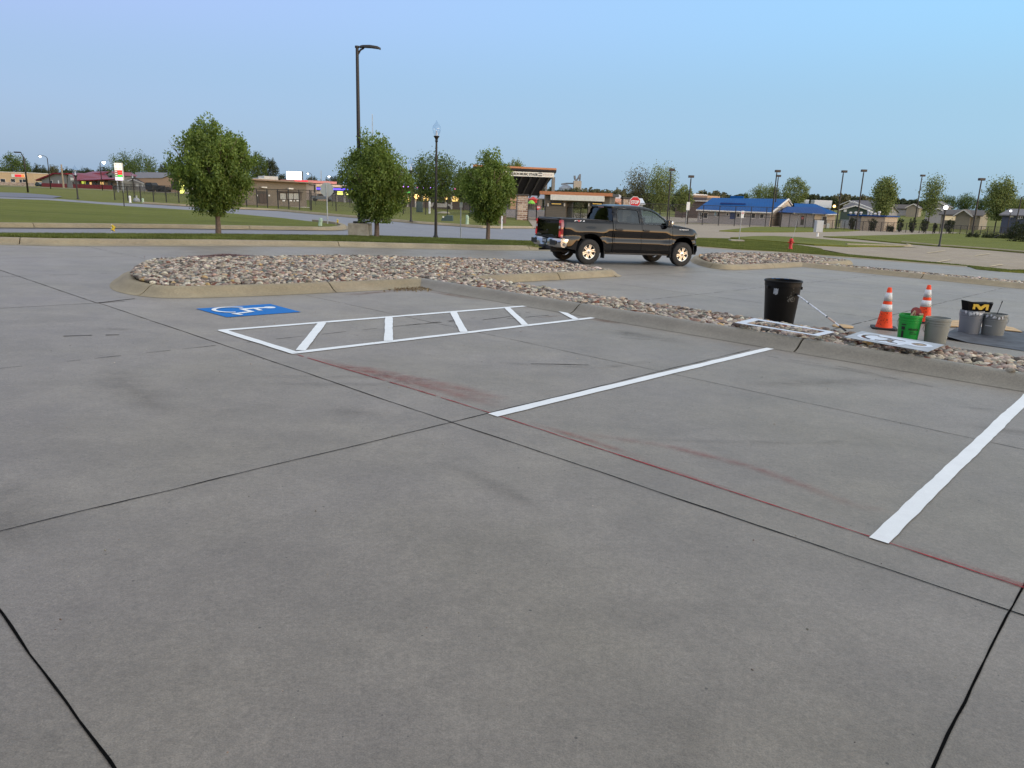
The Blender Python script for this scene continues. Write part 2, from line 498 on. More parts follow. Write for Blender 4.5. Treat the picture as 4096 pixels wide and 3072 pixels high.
# street in front of the field and the side street running off to the left
S1 = [(-700, 912), (0, 909), (633, 912), (1000, 917), (1329, 921), (1386, 914), (1370, 903), (1348, 899), (1266, 890), (1139, 874), (823, 845), (506, 825), (190, 801), (0, 795), (-500, 768),
      (-500, 759), (0, 787), (209, 793), (411, 808), (570, 815), (700, 823), (916, 835), (1106, 843), (1300, 861), (1516, 880), (1675, 895), (1801, 903), (1933, 913), (2136, 914), (2450, 905),
      (2450, 972), (2141, 969), (1978, 960), (1752, 953), (1526, 948), (1300, 944), (873, 941), (633, 937), (0, 939), (-700, 940)]
sheet('street', [(p.x, p.y) for p in PX(S1)], -.02, mAsph, 4.0)
sheet('side_lot', [(p.x, p.y) for p in PX([(-500, 752), (0, 769), (95, 772), (180, 778), (250, 786), (209, 792), (0, 786.5), (-500, 758.5)])], -.005, mBlack, 6.0)
# highway in front of the shops
hw = [GD(-300, 190), GD(200, 195), GD(470, 198), GD(1300, 215), GD(2000, 225), GD(2000, 236), GD(1300, 228), GD(470, 214), GD(200, 211), GD(-300, 206)]
sheet('plaza', [(p.x, p.y) for p in PX([(1900, 862), (2064, 871), (2110, 876), (2136, 912), (2200, 912), (2178, 880), (2260, 882), (2700, 892), (2700, 868), (2300, 852), (2060, 846), (1900, 842)])], .0, mConcFar, 5.0)
sheet('sand_court', [(p.x, p.y) for p in PX([(2700, 890), (3120, 896), (3122, 882), (2700, 868)])], .0, M('court_sand', (.30, .24, .18), .95, var=.15, scale=.6), 6.0)
sheet('highway', [(p.x, p.y) for p in hw], .02, mConcFar, 10.0)

# raised lawns
def lawn(name, px, h=.13, mat=None, cell=3.0):
    pts = PX(px, h)
    return sheet(name, [(p.x, p.y) for p in pts], h, mat or mGrass, cell, skirt=.2), pts
G5 = [(-700, 934), (0, 943.5), (380, 954), (861, 958), (1130, 961), (1400, 966.5), (1571, 974), (1842, 980), (2032, 984), (2177, 986), (2440, 985), (2440, 962), (2141, 967), (1978, 958), (1752, 951), (1526, 946), (1300, 942), (873, 939), (633, 935), (0, 936), (-700, 926)]
_, g5 = lawn('lawn', G5, .13)
G1 = [(2445, 985), (2779, 981), (2952, 994), (3142, 1006), (3255, 1014), (3394, 1024), (3647, 1044), (3868, 1062), (3905, 1075), (4000, 1084), (4096, 1082), (4600, 1119), (4600, 1112), (4096, 1078), (4040, 1078), (3855, 1058.5), (3647, 1039.5), (3394, 1017), (3300, 1005), (3287, 994), (3236, 985), (3142, 972), (3016, 961), (2908, 953), (2776, 950), (2445, 962)]
lawn('lawn', G1, .03)
_, g6 = lawn('lawn', [(-700, 876), (0, 890), (300, 893), (633, 896), (949, 901.5), (1285, 905), (1330, 904), (1352, 901), (1335, 896), (1290, 891), (1266, 888), (1139, 873), (823, 844), (506, 824), (190, 800), (0, 794), (-700, 770)], .13)
_, g2 = lawn('lawn', [(2921, 949), (2965, 954), (3079, 962), (3258, 977), (3394, 983), (3476, 983), (3602, 984), (3637, 983), (3625, 980), (3543, 975), (3385, 964), (3290, 956), (3195, 948), (3091, 943), (3016, 944)], .08)
_, g3 = lawn('lawn', [(2877, 922), (2950, 925), (3079, 926.5), (3300, 925), (3400, 923), (3441, 920), (3420, 915), (3331, 910), (3255, 907.5), (3016, 906.5)], .08)
_, g4 = lawn('lawn', [(3293, 945), (3331, 948), (3416, 953), (3575, 968), (3733, 981), (3800, 985), (3962, 997), (4096, 1008), (4700, 1060), (4700, 990), (4096, 950), (3830, 931), (3823, 933), (3647, 937), (3457, 942)], .08)

# ------------------------------------------------------------------ kerbs
CP = [(-.42, .004), (-.05, .008), (0, .014), (.04, .035), (.07, .07), (.10, .11), (.13, .138), (.17, .15), (.21, .155), (.31, .155), (.31, -.08)]
def kerb(name, foot, sidesign, mat=None, prof=CP, seg=3.0, closed=False, label=None, gapw=.026):
    """foot: world points along the foot of the kerb; profile rises to the left (sign 1) or right (-1) of travel"""
    P = [Vector((p[0], p[1])) for p in foot]
    # resample finely
    Q = [P[0]]
    for i in range(len(P) - 1):
        d = (P[i + 1] - P[i]).length; n = max(1, int(d / .35))
        for k in range(1, n + 1): Q.append(P[i].lerp(P[i + 1], k / n))
    nrm = []
    for i in range(len(Q)):
        a = Q[max(0, i - 2)]; b = Q[min(len(Q) - 1, i + 2)]
        d = (b - a).normalized(); nrm.append(Vector((-d.y, d.x)) * sidesign)
    mb = MB(); dist = 0.0; nxt = seg * .6; rows = []
    def flush(rows):
        if len(rows) < 2: return
        k = len(prof); vs = [p for r in rows for p in r]; fs = []
        for i in range(len(rows) - 1):
            for j in range(k - 1):
                f = (i * k + j, (i + 1) * k + j, (i + 1) * k + j + 1, i * k + j + 1)
                fs.append(f if sidesign < 0 else f[::-1])
        fs.append(tuple(range(k)) if sidesign > 0 else tuple(range(k))[::-1])
        o = (len(rows) - 1) * k
        fs.append(tuple(range(o, o + k))[::-1] if sidesign > 0 else tuple(range(o, o + k)))
        mb.add(vs, fs)
    for i, p in enumerate(Q):
        if i: dist += (Q[i] - Q[i - 1]).length
        row = []
        for t, z in prof:
            w = p + nrm[i] * t; row.append((w.x, w.y, zg(w.x, w.y) + z))
        rows.append(row)
        if dist > nxt and i < len(Q) - 3:
            flush(rows)
            d = (Q[i + 1] - Q[i]).normalized() * gapw
            row2 = [(x + d.x, y + d.y, z) for x, y, z in row]
            rows = [row2]; nxt = dist + seg * random.uniform(.9, 1.1)
    flush(rows)
    o = mb.build(name, mat or mCurb, angle=62)
    tag(o, label, None, None, 'structure')
    return o
random.seed(5)
mJoint = M('joint_filler', (.007, .007, .007), 1.0, var=.3, scale=20, spec=0.0)
lotpts = c1all
# far kerb, rising away from the camera (left of travel going left->right)
kerb('kerb', c1 + gap, 1, seg=8.0)
kerb('kerb', gap[1:] + c1r, 1, prof=[(-.3, .004), (0, .006), (.1, .03), (.25, .032), (.25, -.05)], seg=8.0)
# kerbs of the field island and side street
kerb('kerb', PX([(-700, 906), (0, 909), (633, 912), (1000, 917), (1300, 921), (1350, 920), (1384, 914), (1386, 909), (1370, 903), (1340, 897), (1266, 889)]), 1, seg=9.0, prof=[(-.3, .004), (0, .006), (.05, .12), (.1, .15), (.3, .15), (.3, -.05)])
kerb('kerb', PX([(570, 814), (700, 822), (916, 834), (1106, 842), (1300, 860), (1516, 879), (1675, 894), (1801, 902), (1933, 912), (2136, 913.5)]), 1, seg=9.0, prof=[(-.3, .004), (0, .006), (.05, .12), (.1, .15), (.28, .15), (.28, -.05)])
kerb('kerb', PX([(3394, 983), (3464, 985), (3540, 987), (3638, 988), (3650, 985), (3640, 982)]), 1, seg=9.0)
kerb('kerb', PX([(3600, 971), (3733, 984), (3800, 988), (3962, 1000), (4096, 1012), (4600, 1055)]), 1, seg=9.0)

# ------------------------------------------------------------------ planting islands of river rock
def ab2xy(a, b):
    p = LP(a, b); return (p.x, p.y)
NEARP = [(-.08, .004), (-.04, .012), (0, .028), (.05, .052), (.09, .082), (.125, .110), (.16, .133), (.20, .148), (.245, .154), (.28, .150), (.305, .135), (.305, -.08)]
# island one outer foot line (a,b), walked so that the island lies on the left
def arc(pts, n=6):
    """Catmull-Rom through the points"""
    out = []
    for i in range(len(pts) - 1):
        p0 = Vector(pts[max(0, i - 1)]); p1 = Vector(pts[i]); p2 = Vector(pts[i + 1]); p3 = Vector(pts[min(len(pts) - 1, i + 2)])
        for k in range(n):
            t = k / n
            out.append(.5 * ((2 * p1) + (p2 - p0) * t + (2 * p0 - 5 * p1 + 4 * p2 - p3) * t * t + (3 * p1 - p0 - 3 * p2 + p3) * t ** 3))
    out.append(Vector(pts[-1]))
    return [(p.x, p.y) for p in out]
isl1 = [(11.02, 6.4), (11.28, 4.98), (11.75, 4.56), (12.5, 4.50), (13.3, 4.74), (14.2, 5.2), (15.25, 5.85), (16.3, 7.3), (16.6, 8.6), (16.2, 10.2), (15.2, 12.0), (14.4, 13.6), (13.6, 15.0), (12.6, 15.95), (11.6, 16.35), (10.95, 16.25), (10.74, 15.8)]
isl1 = arc(isl1, 5)
# straight strip front
strip_near = [(-14.0, 9.38), (1.0, 9.42), (6.0, 9.40), (10.55, 9.38)]
front = strip_near + [(10.82, 9.1)] + [(10.88, 8.6)] + isl1
frontxy = [ab2xy(*p) for p in front]
xk = [ab2xy(*p) for p in [(10.74, 15.8), (10.80, 12.2), (10.82, 11.45), (10.55, 11.18), (6.0, 11.16), (1.0, 11.16), (-14, 11.16)]]
kerb('kerb', [ab2xy(*p) for p in strip_near + [(11.17, 9.38)]], -1, mCurbShade, NEARP, 3.66)
kerb('kerb', [ab2xy(*p) for p in [(10.86, 9.69), (10.86, 9.15), (10.88, 8.6)] + isl1], -1, prof=NEARP, seg=3.4)
kerb('kerb', xk[:2] + [ab2xy(10.82, 10.92)], -1, prof=[(0, .006), (.02, .02), (.07, .10), (.12, .15), (.27, .155), (.27, -.08)], seg=3.4)
kerb('kerb', [ab2xy(11.08, 11.18)] + xk[3:], -1, prof=[(0, .006), (.02, .02), (.05, .08), (.09, .105), (.14, .115), (.19, .11), (.2, -.08)], seg=3.66)
# island two
isl2 = arc([(10.36, 27.45), (10.42, 25.5), (10.48, 23.6), (10.67, 22.2), (11.4, 22.1), (12.6, 23.3), (13.6, 24.8), (14.1, 26.3), (14.1, 29.3), (13.2, 31.8), (12.0, 33.0), (10.7, 32.9), (10.15, 32.1), (10.1, 31.2), (10.1, 30.0), (10.12, 28.5)], 4)
kerb('kerb', [ab2xy(*p) for p in [(-14, 26.7), (3.5, 26.75), (9.9, 27.25), (10.7, 27.3)]], -1, prof=NEARP, seg=3.66)
kerb('kerb', [ab2xy(*p) for p in isl2], -1, prof=[(0, .006), (.03, .02), (.08, .10), (.14, .15), (.3, .155), (.3, -.08)], seg=3.4)
kerb('kerb', [ab2xy(*p) for p in [(10.35, 28.6), (9.8, 28.6), (3.6, 28.35), (-14, 28.2)]], -1, prof=[(0, .006), (.03, .12), (.08, .15), (.2, .155), (.2, -.08)], seg=3.66)
mSoil = M('bed_soil', (.10, .085, .065), .95, var=.3, scale=15)
def offs(xy, d, sgn=1):
    P_ = [Vector(p) for p in xy]; out = []
    for i in range(len(P_)):
        t_ = (P_[min(i + 1, len(P_) - 1)] - P_[max(i - 1, 0)]).normalized(); q = P_[i] + Vector((-t_.y, t_.x)) * sgn * d; out.append((q.x, q.y))
    return out
ring1 = offs([ab2xy(*p) for p in isl1], .27, -1)
bed1 = [ab2xy(-14, 9.63), ab2xy(10.95, 9.63), ab2xy(11.14, 9.3)] + ring1[:-1] + [ab2xy(11.02, 15.75), ab2xy(11.04, 12.2), ab2xy(11.04, 11.4), ab2xy(10.75, 10.98), ab2xy(-14, 10.98)]
bed2 = [(x, y) for x, y in [ab2xy(*p) for p in ([(-14, 27.0), (3.5, 27.0), (9.9, 27.55), (10.66, 27.5), (10.76, 23.6), (10.9, 22.5), (11.4, 22.4), (12.4, 23.5), (13.35, 25.0), (13.8, 26.4), (13.8, 29.2), (12.9, 31.6), (11.9, 32.6), (10.8, 32.5), (10.45, 31.9), (10.42, 29.0), (10.3, 28.4), (9.9, 28.35), (3.6, 28.15), (-14, 28.0)])]]
sheet('planting_bed', bed1, .10, mSoil, 1.5)
sheet('planting_bed', bed2, .085, mSoil, 2.5)
def icos(sub):
    bm = bmesh.new(); bmesh.ops.create_icosphere(bm, subdivisions=sub, radius=1.0)
    bm.verts.ensure_lookup_table()
    v = np.array([tuple(x.co) for x in bm.verts]); f = np.array([[y.index for y in x.verts] for x in bm.faces]); bm.free()
    return v, f
def rock_variants(sub, n, rng):
    v, f = icos(sub); out = []
    for k in range(n):
        ph = rng.uniform(0, 6.28, (4, 3)); fr = rng.uniform(1.0, 2.4, (4, 3)) * rng.choice([-1, 1], (4, 3))
        r = np.ones(len(v))
        for j in range(4): r += .085 * np.sin((v * fr[j]).sum(1) + ph[j].sum())
        out.append(v * r[:, None])
    return out, f
ROCKC = [((.38, .32, .25), 22), ((.46, .39, .31), 18), ((.28, .24, .20), 22), ((.11, .09, .075), 20), ((.28, .195, .15), 13), ((.40, .29, .21), 6), ((.50, .33, .16), 2), ((.17, .08, .055), 6), ((.58, .51, .41), 9), ((.17, .165, .15), 12)]
def rocks(name, polyxy, n, smin, smax, sub, seed, label, hmap, mat, zbase=.10, extra=None):
    rng = np.random.default_rng(seed); V, F = rock_variants(sub, 14, rng)
    P = np.array(polyxy); x0, y0 = P.min(0); x1, y1 = P.max(0)
    pts = []
    while len(pts) < n:
        q = rng.uniform([x0, y0], [x1, y1], (4000, 2))
        ins = np.zeros(len(q), bool)
        for i in range(len(P)):
            a, b = P[i], P[(i + 1) % len(P)]
            if a[1] == b[1]: continue
            ins ^= ((a[1] > q[:, 1]) != (b[1] > q[:, 1])) & (q[:, 0] < (b[0] - a[0]) * (q[:, 1] - a[1]) / (b[1] - a[1]) + a[0])
        pts += list(q[ins])
    pts = np.array(pts[:n])
    if extra is not None: pts = extra(pts, rng)
    n = len(pts)
    cols = np.array([c for c, w in ROCKC]); wt = np.array([w for c, w in ROCKC], float); wt /= wt.sum()
    ci = rng.choice(len(cols), n, p=wt); C = cols[ci] * rng.uniform(.75, 1.25, (n, 1)) * rng.uniform(.94, 1.06, (n, 3))
    s = smin + (smax - smin) * rng.beta(1.6, 3.2, n)
    VV = np.empty((n * len(V[0]), 3), np.float32); FF = np.empty((n * len(F), 3), np.int64); nv = len(V[0])
    for i in range(n):
        a, b, c = rng.uniform(0, 6.28), rng.uniform(-.5, .5), rng.uniform(-.5, .5)
        R = np.array([[cos(a), -sin(a), 0], [sin(a), cos(a), 0], [0, 0, 1]]) @ np.array([[1, 0, 0], [0, cos(b), -sin(b)], [0, sin(b), cos(b)]]) @ np.array([[cos(c), 0, sin(c)], [0, 1, 0], [-sin(c), 0, cos(c)]])
        sc3 = s[i] * np.array([rng.uniform(.85, 1.3), rng.uniform(.7, 1.0), rng.uniform(.48, .75)])
        v = (V[rng.integers(14)] * sc3) @ R.T
        x, y = pts[i]
        z = zg(x, y) + zbase + hmap(x, y) + rng.uniform(-.01, .018)
        VV[i * nv:(i + 1) * nv] = v + [x, y, z]
        FF[i * len(F):(i + 1) * len(F)] = F + i * nv
    me = bpy.data.meshes.new(name)
    me.vertices.add(len(VV)); me.vertices.foreach_set('co', VV.ravel())
    me.loops.add(FF.size); me.loops.foreach_set('vertex_index', FF.ravel())
    me.polygons.add(len(FF)); me.polygons.foreach_set('loop_start', np.arange(0, FF.size, 3)); me.polygons.foreach_set('loop_total', np.full(len(FF), 3))
    me.polygons.foreach_set('use_smooth', np.ones(len(FF), bool))
    me.update(calc_edges=True)
    at = me.attributes.new('col', 'FLOAT_COLOR', 'POINT')
    cc = np.repeat(np.hstack([C, np.ones((n, 1))]), nv, axis=0).astype(np.float32)
    at.data.foreach_set('color', cc.ravel())
    me.materials.append(mat)
    o = bpy.data.objects.new(name, me); COL.objects.link(o)
    tag(o, label, 'rocks', None, 'stuff')
    return o
mRock = M('river_rock', (.4, .4, .4), .85, var=.28, scale=30, attr='col', bump=.35, bscale=60, spec=.15)
def mound(x, y):
    p = Vector((x, y, 0)); a = p.dot(AX) ; b = p.dot(BX)
    if a > 11.2: return .10 * max(0, min(1, (a - 11.2) / 1.2)) * max(0, min(1, (16.4 - a) / 1.0))
    return .015
random.seed(2)
ROCKN = 1.0
main1 = [ab2xy(11.2, 9.62)] + ring1[:-1] + [ab2xy(11.04, 15.75), ab2xy(11.04, 11.2)]
strip1 = [ab2xy(*p) for p in [(-9, 9.66), (11.2, 9.66), (11.2, 10.96), (-9, 10.96)]]
rocks('river_rock', main1, int(20500 * ROCKN), .019, .072, 2, 11, 'mixed tan and grey river rock filling the rounded kerbed island in front of the pickup', mound, mRock)
rocks('river_rock', strip1, int(10500 * ROCKN), .020, .082, 2, 12, 'strip of loose tan and grey river rock running beside the buckets and stencils', mound, mRock)
rocks('river_rock', bed2, int(9000 * ROCKN), .03, .10, 1, 13, 'river rock filling the farther kerbed island beyond the trash can', mound, mRock)

rocks('grit', [ab2xy(*p) for p in [(10.5, 1), (10.5, 9.3), (-1, 9.3), (-1, -1), (4, -1)]], 420, .002, .0075, 1, 15, 'tiny pebbles and grit scattered over the near slabs', lambda x, y: 0.0, mRock, .002)
# ------------------------------------------------------------------ joints and cracks in the slabs
def ribbon(pts, w, off, jag=.0, seed=0, step=.12, gaps=None, taper=False):
    """thin ribbon along world xy points lying on the ground"""
    rnd = random.Random(seed)
    P = [Vector((p[0], p[1])) for p in pts]; Q = [P[0]]
    for i in range(len(P) - 1):
        n = max(1, int((P[i + 1] - P[i]).length / step))
        for k in range(1, n + 1): Q.append(P[i].lerp(P[i + 1], k / n))
    vs = []; fs = []
    drift = 0
    for i, p in enumerate(Q):
        d = (Q[min(i + 1, len(Q) - 1)] - Q[max(i - 1, 0)]).normalized(); nn = Vector((-d.y, d.x))
        drift = drift * .8 + rnd.uniform(-jag, jag)
        ww = w * rnd.uniform(.65, 1.35) / 2
        if taper: ww *= min(1, i / 3, (len(Q) - 1 - i) / 3)
        for sgn in (-1, 1):
            q = p + nn * (sgn * ww + drift); vs.append((q.x, q.y, zg(q.x, q.y) + off))
    for i in range(len(Q) - 1):
        if gaps and rnd.random() < gaps: continue
        fs.append((2 * i, 2 * i + 2, 2 * i + 3, 2 * i + 1))
    return vs, [f[::-1] for f in fs]
jn = MB(); sd = 0
def J(a0, b0, a1, b1, w=.011, jag=.003, gaps=None):
    global sd
    sd += 1
    v, f = ribbon([ab2xy(a0, b0), ab2xy(a1, b1)], w, .0035, jag, sd, .12, gaps)
    jn.add(v, f)
J(16, .61, -6, .61, .0085); J(11.22, 3.755, -14, 3.755, .009); J(10.75, 6.80, -14, 6.80, .0065, .0035, .03)
J(25, 3.74, 11.22, 3.73, .010)
J(.28, -8, .28, 9.0, .0085); J(3.945, -10, 3.945, 9.0, .008, .004); J(7.60, -6, 7.60, 9.0, .008, .004, .35)
J(11.22, -12, 11.22, 4.1, .011, .004); J(14.9, -12, 14.9, 5.3, .009, .004, .2); J(-3.4, -6, -3.4, 9.0, .012); J(18.5, -12, 18.4, 14, .008, .004, .3)
J(25, 7.0, 16.6, 7.0, .007, .004, .3); J(10.6, 14.3, -14, 14.3, .01, .004, .1); J(10.6, 17.8, -14, 17.8, .01, .004, .2); J(10.6, 21.5, -14, 21.5, .01, .004, .1)
J(.28, 11.2, .28, 26.5, .011); J(3.945, 11.2, 3.945, 26.5, .01, .004, .15); J(7.6, 11.2, 7.6, 26.5, .01, .004, .3); J(10.9, 16.4, 10.7, 22.1, .012, .004); J(18.2, 14.3, 16.9, 22.1, .01, .004, .3)
J(11.22, 3.73, 11.45, 4.33, .028, .004); J(3.6, 8.75, 2.7, 8.9, .006, .02, .2); J(2.7, 8.9, 1.5, 8.65, .005, .02, .4); J(5.4, 8.2, 4.9, 8.6, .005, .02, .2); J(8.9, 2.6, 8.7, 3.1, .02, .01, .2)
# short wandering cracks in the aisle
for (a0, b0, a1, b1) in [(7.62, 6.2, 7.5, 7.3), (7.4, 7.6, 7.45, 8.5), (7.3, 8.0, 7.25, 8.9), (5.0, 5.9, 4.6, 6.4)]:
    J(a0, b0, a1, b1, .014, .008, .25)
tag(jn.build('pavement_joints', mJoint), None, None, None, 'structure')

# ------------------------------------------------------------------ painted markings
def paint_mat(name, col):
    m, t, b = nodes_mat(name); q = NT(t)
    P = q.n('ShaderNodeTexCoord').outputs['Object']
    f = q.ma('MULTIPLY', q.mr(q.noise(P, 7, 4, .6), .3, .7, .955, 1.03), q.mr(q.noise(P, 120, 2, .6), .3, .7, .965, 1.03))
    v = q.n('ShaderNodeVectorMath', {0: col, 3: f}, operation='SCALE').outputs[0]
    t.links.new(v, b.inputs['Base Color']); b.inputs['Roughness'].default_value = .7; b.inputs['Specular IOR Level'].default_value = .2
    bp = q.n('ShaderNodeBump', {'Strength': .4, 'Distance': .004, 'Height': q.noise(P, 150, 3, .7)})
    t.links.new(bp.outputs[0], b.inputs['Normal'])
    return m
mWhite = paint_mat('white_line_paint', (.80, .81, .80))
mBlue = paint_mat('blue_paint', (.002, .150, .47))
mPaintFaint = paint_mat('old_yellow_paint', (.62, .50, .30))
def strip_poly(a0, b0, a1, b1, w, seed=1, off=.006, edge=.0035):
    """painted strip, square ends, slightly ragged rolled edges"""
    rnd = random.Random(seed); p, q = Vector(ab2xy(a0, b0)), Vector(ab2xy(a1, b1)); d = (q - p); Ln = d.length; d.normalize(); nn = Vector((-d.y, d.x))
    n = max(2, int(Ln / .09)); vs = []; fs = []; w1 = w2 = 0
    for i in range(n + 1):
        c = p + d * Ln * i / n
        w1 = w1 * .6 + rnd.uniform(-edge, edge); w2 = w2 * .6 + rnd.uniform(-edge, edge)
        for o in (-w / 2 + w1, w / 2 + w2):
            x = c + nn * o; vs.append((x.x, x.y, zg(x.x, x.y) + off))
    for i in range(n): fs.append((2 * i, 2 * i + 1, 2 * i + 3, 2 * i + 2)[::-1])
    return vs, fs
def poly_on_lot(polyab, off):
    """triangulated polygon with paint thickness"""
    V = [Vector(ab2xy(*p)) for p in polyab]; n = len(V)
    r = delaunay_2d_cdt(V, [(i, (i + 1) % n) for i in range(n)], [], 1, 1e-6)
    vs = [(v.x, v.y, zg(v.x, v.y) + off) for v in r[0]]; fs = []
    for f in r[2]:
        f = list(f); a, b, c = (Vector(vs[i]) for i in f[:3])
        fs.append(f if (b - a).cross(c - a).z > 0 else f[::-1])
    return vs, fs
def marking(name, label, cat, meshes, mat, group=None):
    mb = MB()
    for v, f in meshes: mb.add(v, f)
    o = mb.build(name, mat); return tag(o, label, cat, group)
marking('parking_line', 'fresh white stall line starting at the joint crossing and reaching the rock strip kerb', 'line marking', [strip_poly(3.875, 4.14, 3.815, 9.32, .105, 3)], mWhite, 'stall lines')
marking('parking_line', 'fresh white stall line running out of the right edge, nearest to the viewer', 'line marking', [strip_poly(.935, 4.07, .955, 9.33, .100, 4)], mWhite, 'stall lines')
h_ = [strip_poly(8.40, 4.12, 8.11, 9.33, .10, 5), strip_poly(6.815, 4.10, 6.685, 9.41, .10, 6, off=.0065), strip_poly(8.40, 4.15, 6.80, 4.15, .105, 7, off=.0085)]
for k, (a0, b0, a1, b1) in enumerate([(6.87, 4.27, 8.27, 5.46), (6.80, 5.40, 8.27, 6.57), (6.78, 6.62, 8.20, 7.76), (6.74, 7.79, 8.15, 8.91), (6.70, 8.92, 7.41, 9.42)]):
    h_.append(strip_poly(a0, b0, a1, b1, .105, 20 + k, off=.0105))
marking('aisle_marking', 'white hatched ladder of the access aisle next to the blue wheelchair symbol', 'aisle marking', h_, mWhite)
bl = thing('accessible_parking_symbol', 'blue square with white wheelchair symbol painted on the concrete', 'painted symbol')
mb = MB(); mb.add(*poly_on_lot([(9.26, 4.65), (10.13, 4.64), (10.11, 5.77), (9.22, 5.74)], .006)); mb.build('blue_square', mBlue, bl)
def S_(x, y): return (9.70 - x, 4.70 + y)
def stroke(pts, w):
    L_ = []; R_ = []
    for i, p in enumerate(pts):
        p = Vector(p); d = (Vector(pts[min(i + 1, len(pts) - 1)]) - Vector(pts[max(i - 1, 0)])).normalized(); n_ = Vector((-d.y, d.x)) * w / 2
        L_.append(S_(*(p + n_))); R_.append(S_(*(p - n_)))
    return L_ + R_[::-1]
mb = MB()
circ = [S_(-.085 + .086 * cos(t * pi / 10), .875 + .082 * sin(t * pi / 10)) for t in range(20)]
for k, pl in enumerate([circ, stroke([(-.09, .83), (-.105, .64), (-.11, .43)], .085), stroke([(-.12, .455), (.19, .455)], .07), stroke([(-.11, .645), (.13, .615)], .06),
           stroke([(.165, .48), (.245, .165)], .068), stroke([(.215, .145), (.375, .20)], .058),
           stroke([(-.10 + .245 * cos(radians(t)), .31 + .245 * sin(radians(t))) for t in range(118, 350, 8)], .06)]):
    mb.add(*poly_on_lot(pl, .0085 + .0008 * k))
mb.build('wheelchair_symbol', mWhite, bl)
# faint yellow stall lines in the far lot
for k, (u0, v0, u1, v1) in enumerate([(3710, 1012, 3780, 1003), (3900, 1023, 3960, 1015), (3750, 1048, 3800, 1040), (3960, 1066, 4010, 1058)]):
    p, q_ = G(u0, v0), G(u1, v1)
    d = Vector((q_.x - p.x, q_.y - p.y)); nn = Vector((-d.y, d.x)).normalized() * .06
    vv = [p.xy + nn, q_.xy + nn, q_.xy - nn, p.xy - nn]
    mb = MB(); mb.add([(x.x, x.y, zg(x.x, x.y) + .012) for x in vv], [(0, 3, 2, 1)])
    tag(mb.build('parking_line', mPaintFaint), ['worn yellow stall line in the far lot, left and farther one under the lamp post', 'worn yellow stall line in the far lot near the right edge under the lawn', 'worn yellow stall line in the far lot, left one of the nearer two', 'worn yellow stall line in the far lot nearest the grass wedge'][k], 'line marking', 'faint yellow stall lines')
# red chalk: snapped line plus wind-blown smears
def smear_mat(name, col, amt, sc=6.0, core=.5):
    m, t, b = nodes_mat(name); q = NT(t)
    P = q.n('ShaderNodeTexCoord').outputs['Object']; uv = q.n('ShaderNodeAttribute', attribute_name='edge').outputs['Fac']
    n = q.noise(P, sc, 5, .7)
    st = q.noise(q.n('ShaderNodeMapping', {0: P, 2: (0, 0, radians(-48)), 3: (.6, 9, 1)}).outputs[0], 2.2, 4, .7)
    a = q.ma('MULTIPLY', q.ma('MULTIPLY', q.mr(n, .32, .62, .15, 1), q.mr(st, .3, .6, .2, 1)), uv)
    a = q.ma('MULTIPLY', q.ma('MULTIPLY', a, amt), q.mr(q.noise(P, 130, 2, .7), .35, .6, .45, 1.2), True)
    t.links.new(a, b.inputs['Alpha']); b.inputs['Base Color'].default_value = (*col, 1); b.inputs['Roughness'].default_value = .95
    b.inputs['Specular IOR Level'].default_value = .1
    return m
def smear(mb, pts, w, off, atts, endfade=True):
    P = [Vector(ab2xy(*p)) for p in pts]; Q = []
    for i in range(len(P) - 1):
        n = max(2, int((P[i + 1] - P[i]).length / .08))
        for k in range(n): Q.append(P[i].lerp(P[i + 1], k / n))
    Q.append(P[-1]); n = len(Q); rows = [-1, -.55, 0, .55, 1]; vs = []; fs = []
    for i, p in enumerate(Q):
        d = (Q[min(i + 2, n - 1)] - Q[max(i - 2, 0)]).normalized(); nn = Vector((-d.y, d.x))
        ef = min(1, 3.0 * i / n, 3.0 * (n - 1 - i) / n) if endfade else 1
        for r_ in rows:
            x = p + nn * r_ * w / 2; vs.append((x.x, x.y, zg(x.x, x.y) + off)); atts.append((1 - abs(r_)) ** 1.2 * ef)
    for i in range(n - 1):
        for j in range(4):
            f = (i * 5 + j, i * 5 + j + 1, (i + 1) * 5 + j + 1, (i + 1) * 5 + j); fs.append(f[::-1])
    mb.add(vs, fs)
def smear_obj(name, label, cat, defs, mat, kind=None, off=.0045):
    mb = MB(); at = []
    for pts, w in defs: smear(mb, pts, w, off, at); off += .0006
    o = mb.build(name, mat); a = o.data.attributes.new('edge', 'FLOAT', 'POINT'); a.data.foreach_set('value', at)
    return tag(o, label, cat, None, kind)
chline = [(6.72, 4.13), (5.6, 4.16), (4.6, 4.18), (3.73, 4.17), (2.4, 4.13), (.98, 4.09), (.27, 4.06), (-1.5, 4.02)]
cm = MB(); v, f = ribbon([ab2xy(*p) for p in chline], .011, .0042, .0015, 77, .06, .03); cm.add(v, f)
mChalk = M('red_chalk', (.33, .030, .032), .95, var=.35, scale=30)
ch = tag(cm.build('chalk_line', mChalk), 'thin snapped red chalk line joining the near ends of the stall lines', 'chalk line')
smear_obj('chalk_smear', 'wide red chalk smudge between the hatched aisle and the first stall line', 'chalk smear', [([(6.6, 4.15), (5.9, 4.22), (5.3, 4.32), (4.9, 4.36)], .22), ([(6.1, 4.24), (5.5, 4.40), (5.0, 4.50)], .22), ([(5.3, 4.42), (4.9, 4.50), (4.5, 4.55), (4.1, 4.60)], .30), ([(5.6, 4.26), (4.6, 4.36), (3.9, 4.40)], .30), ([(6.3, 4.13), (5.2, 4.19), (4.2, 4.20)], .07)], smear_mat('chalk_smear', (.34, .095, .08), .55))
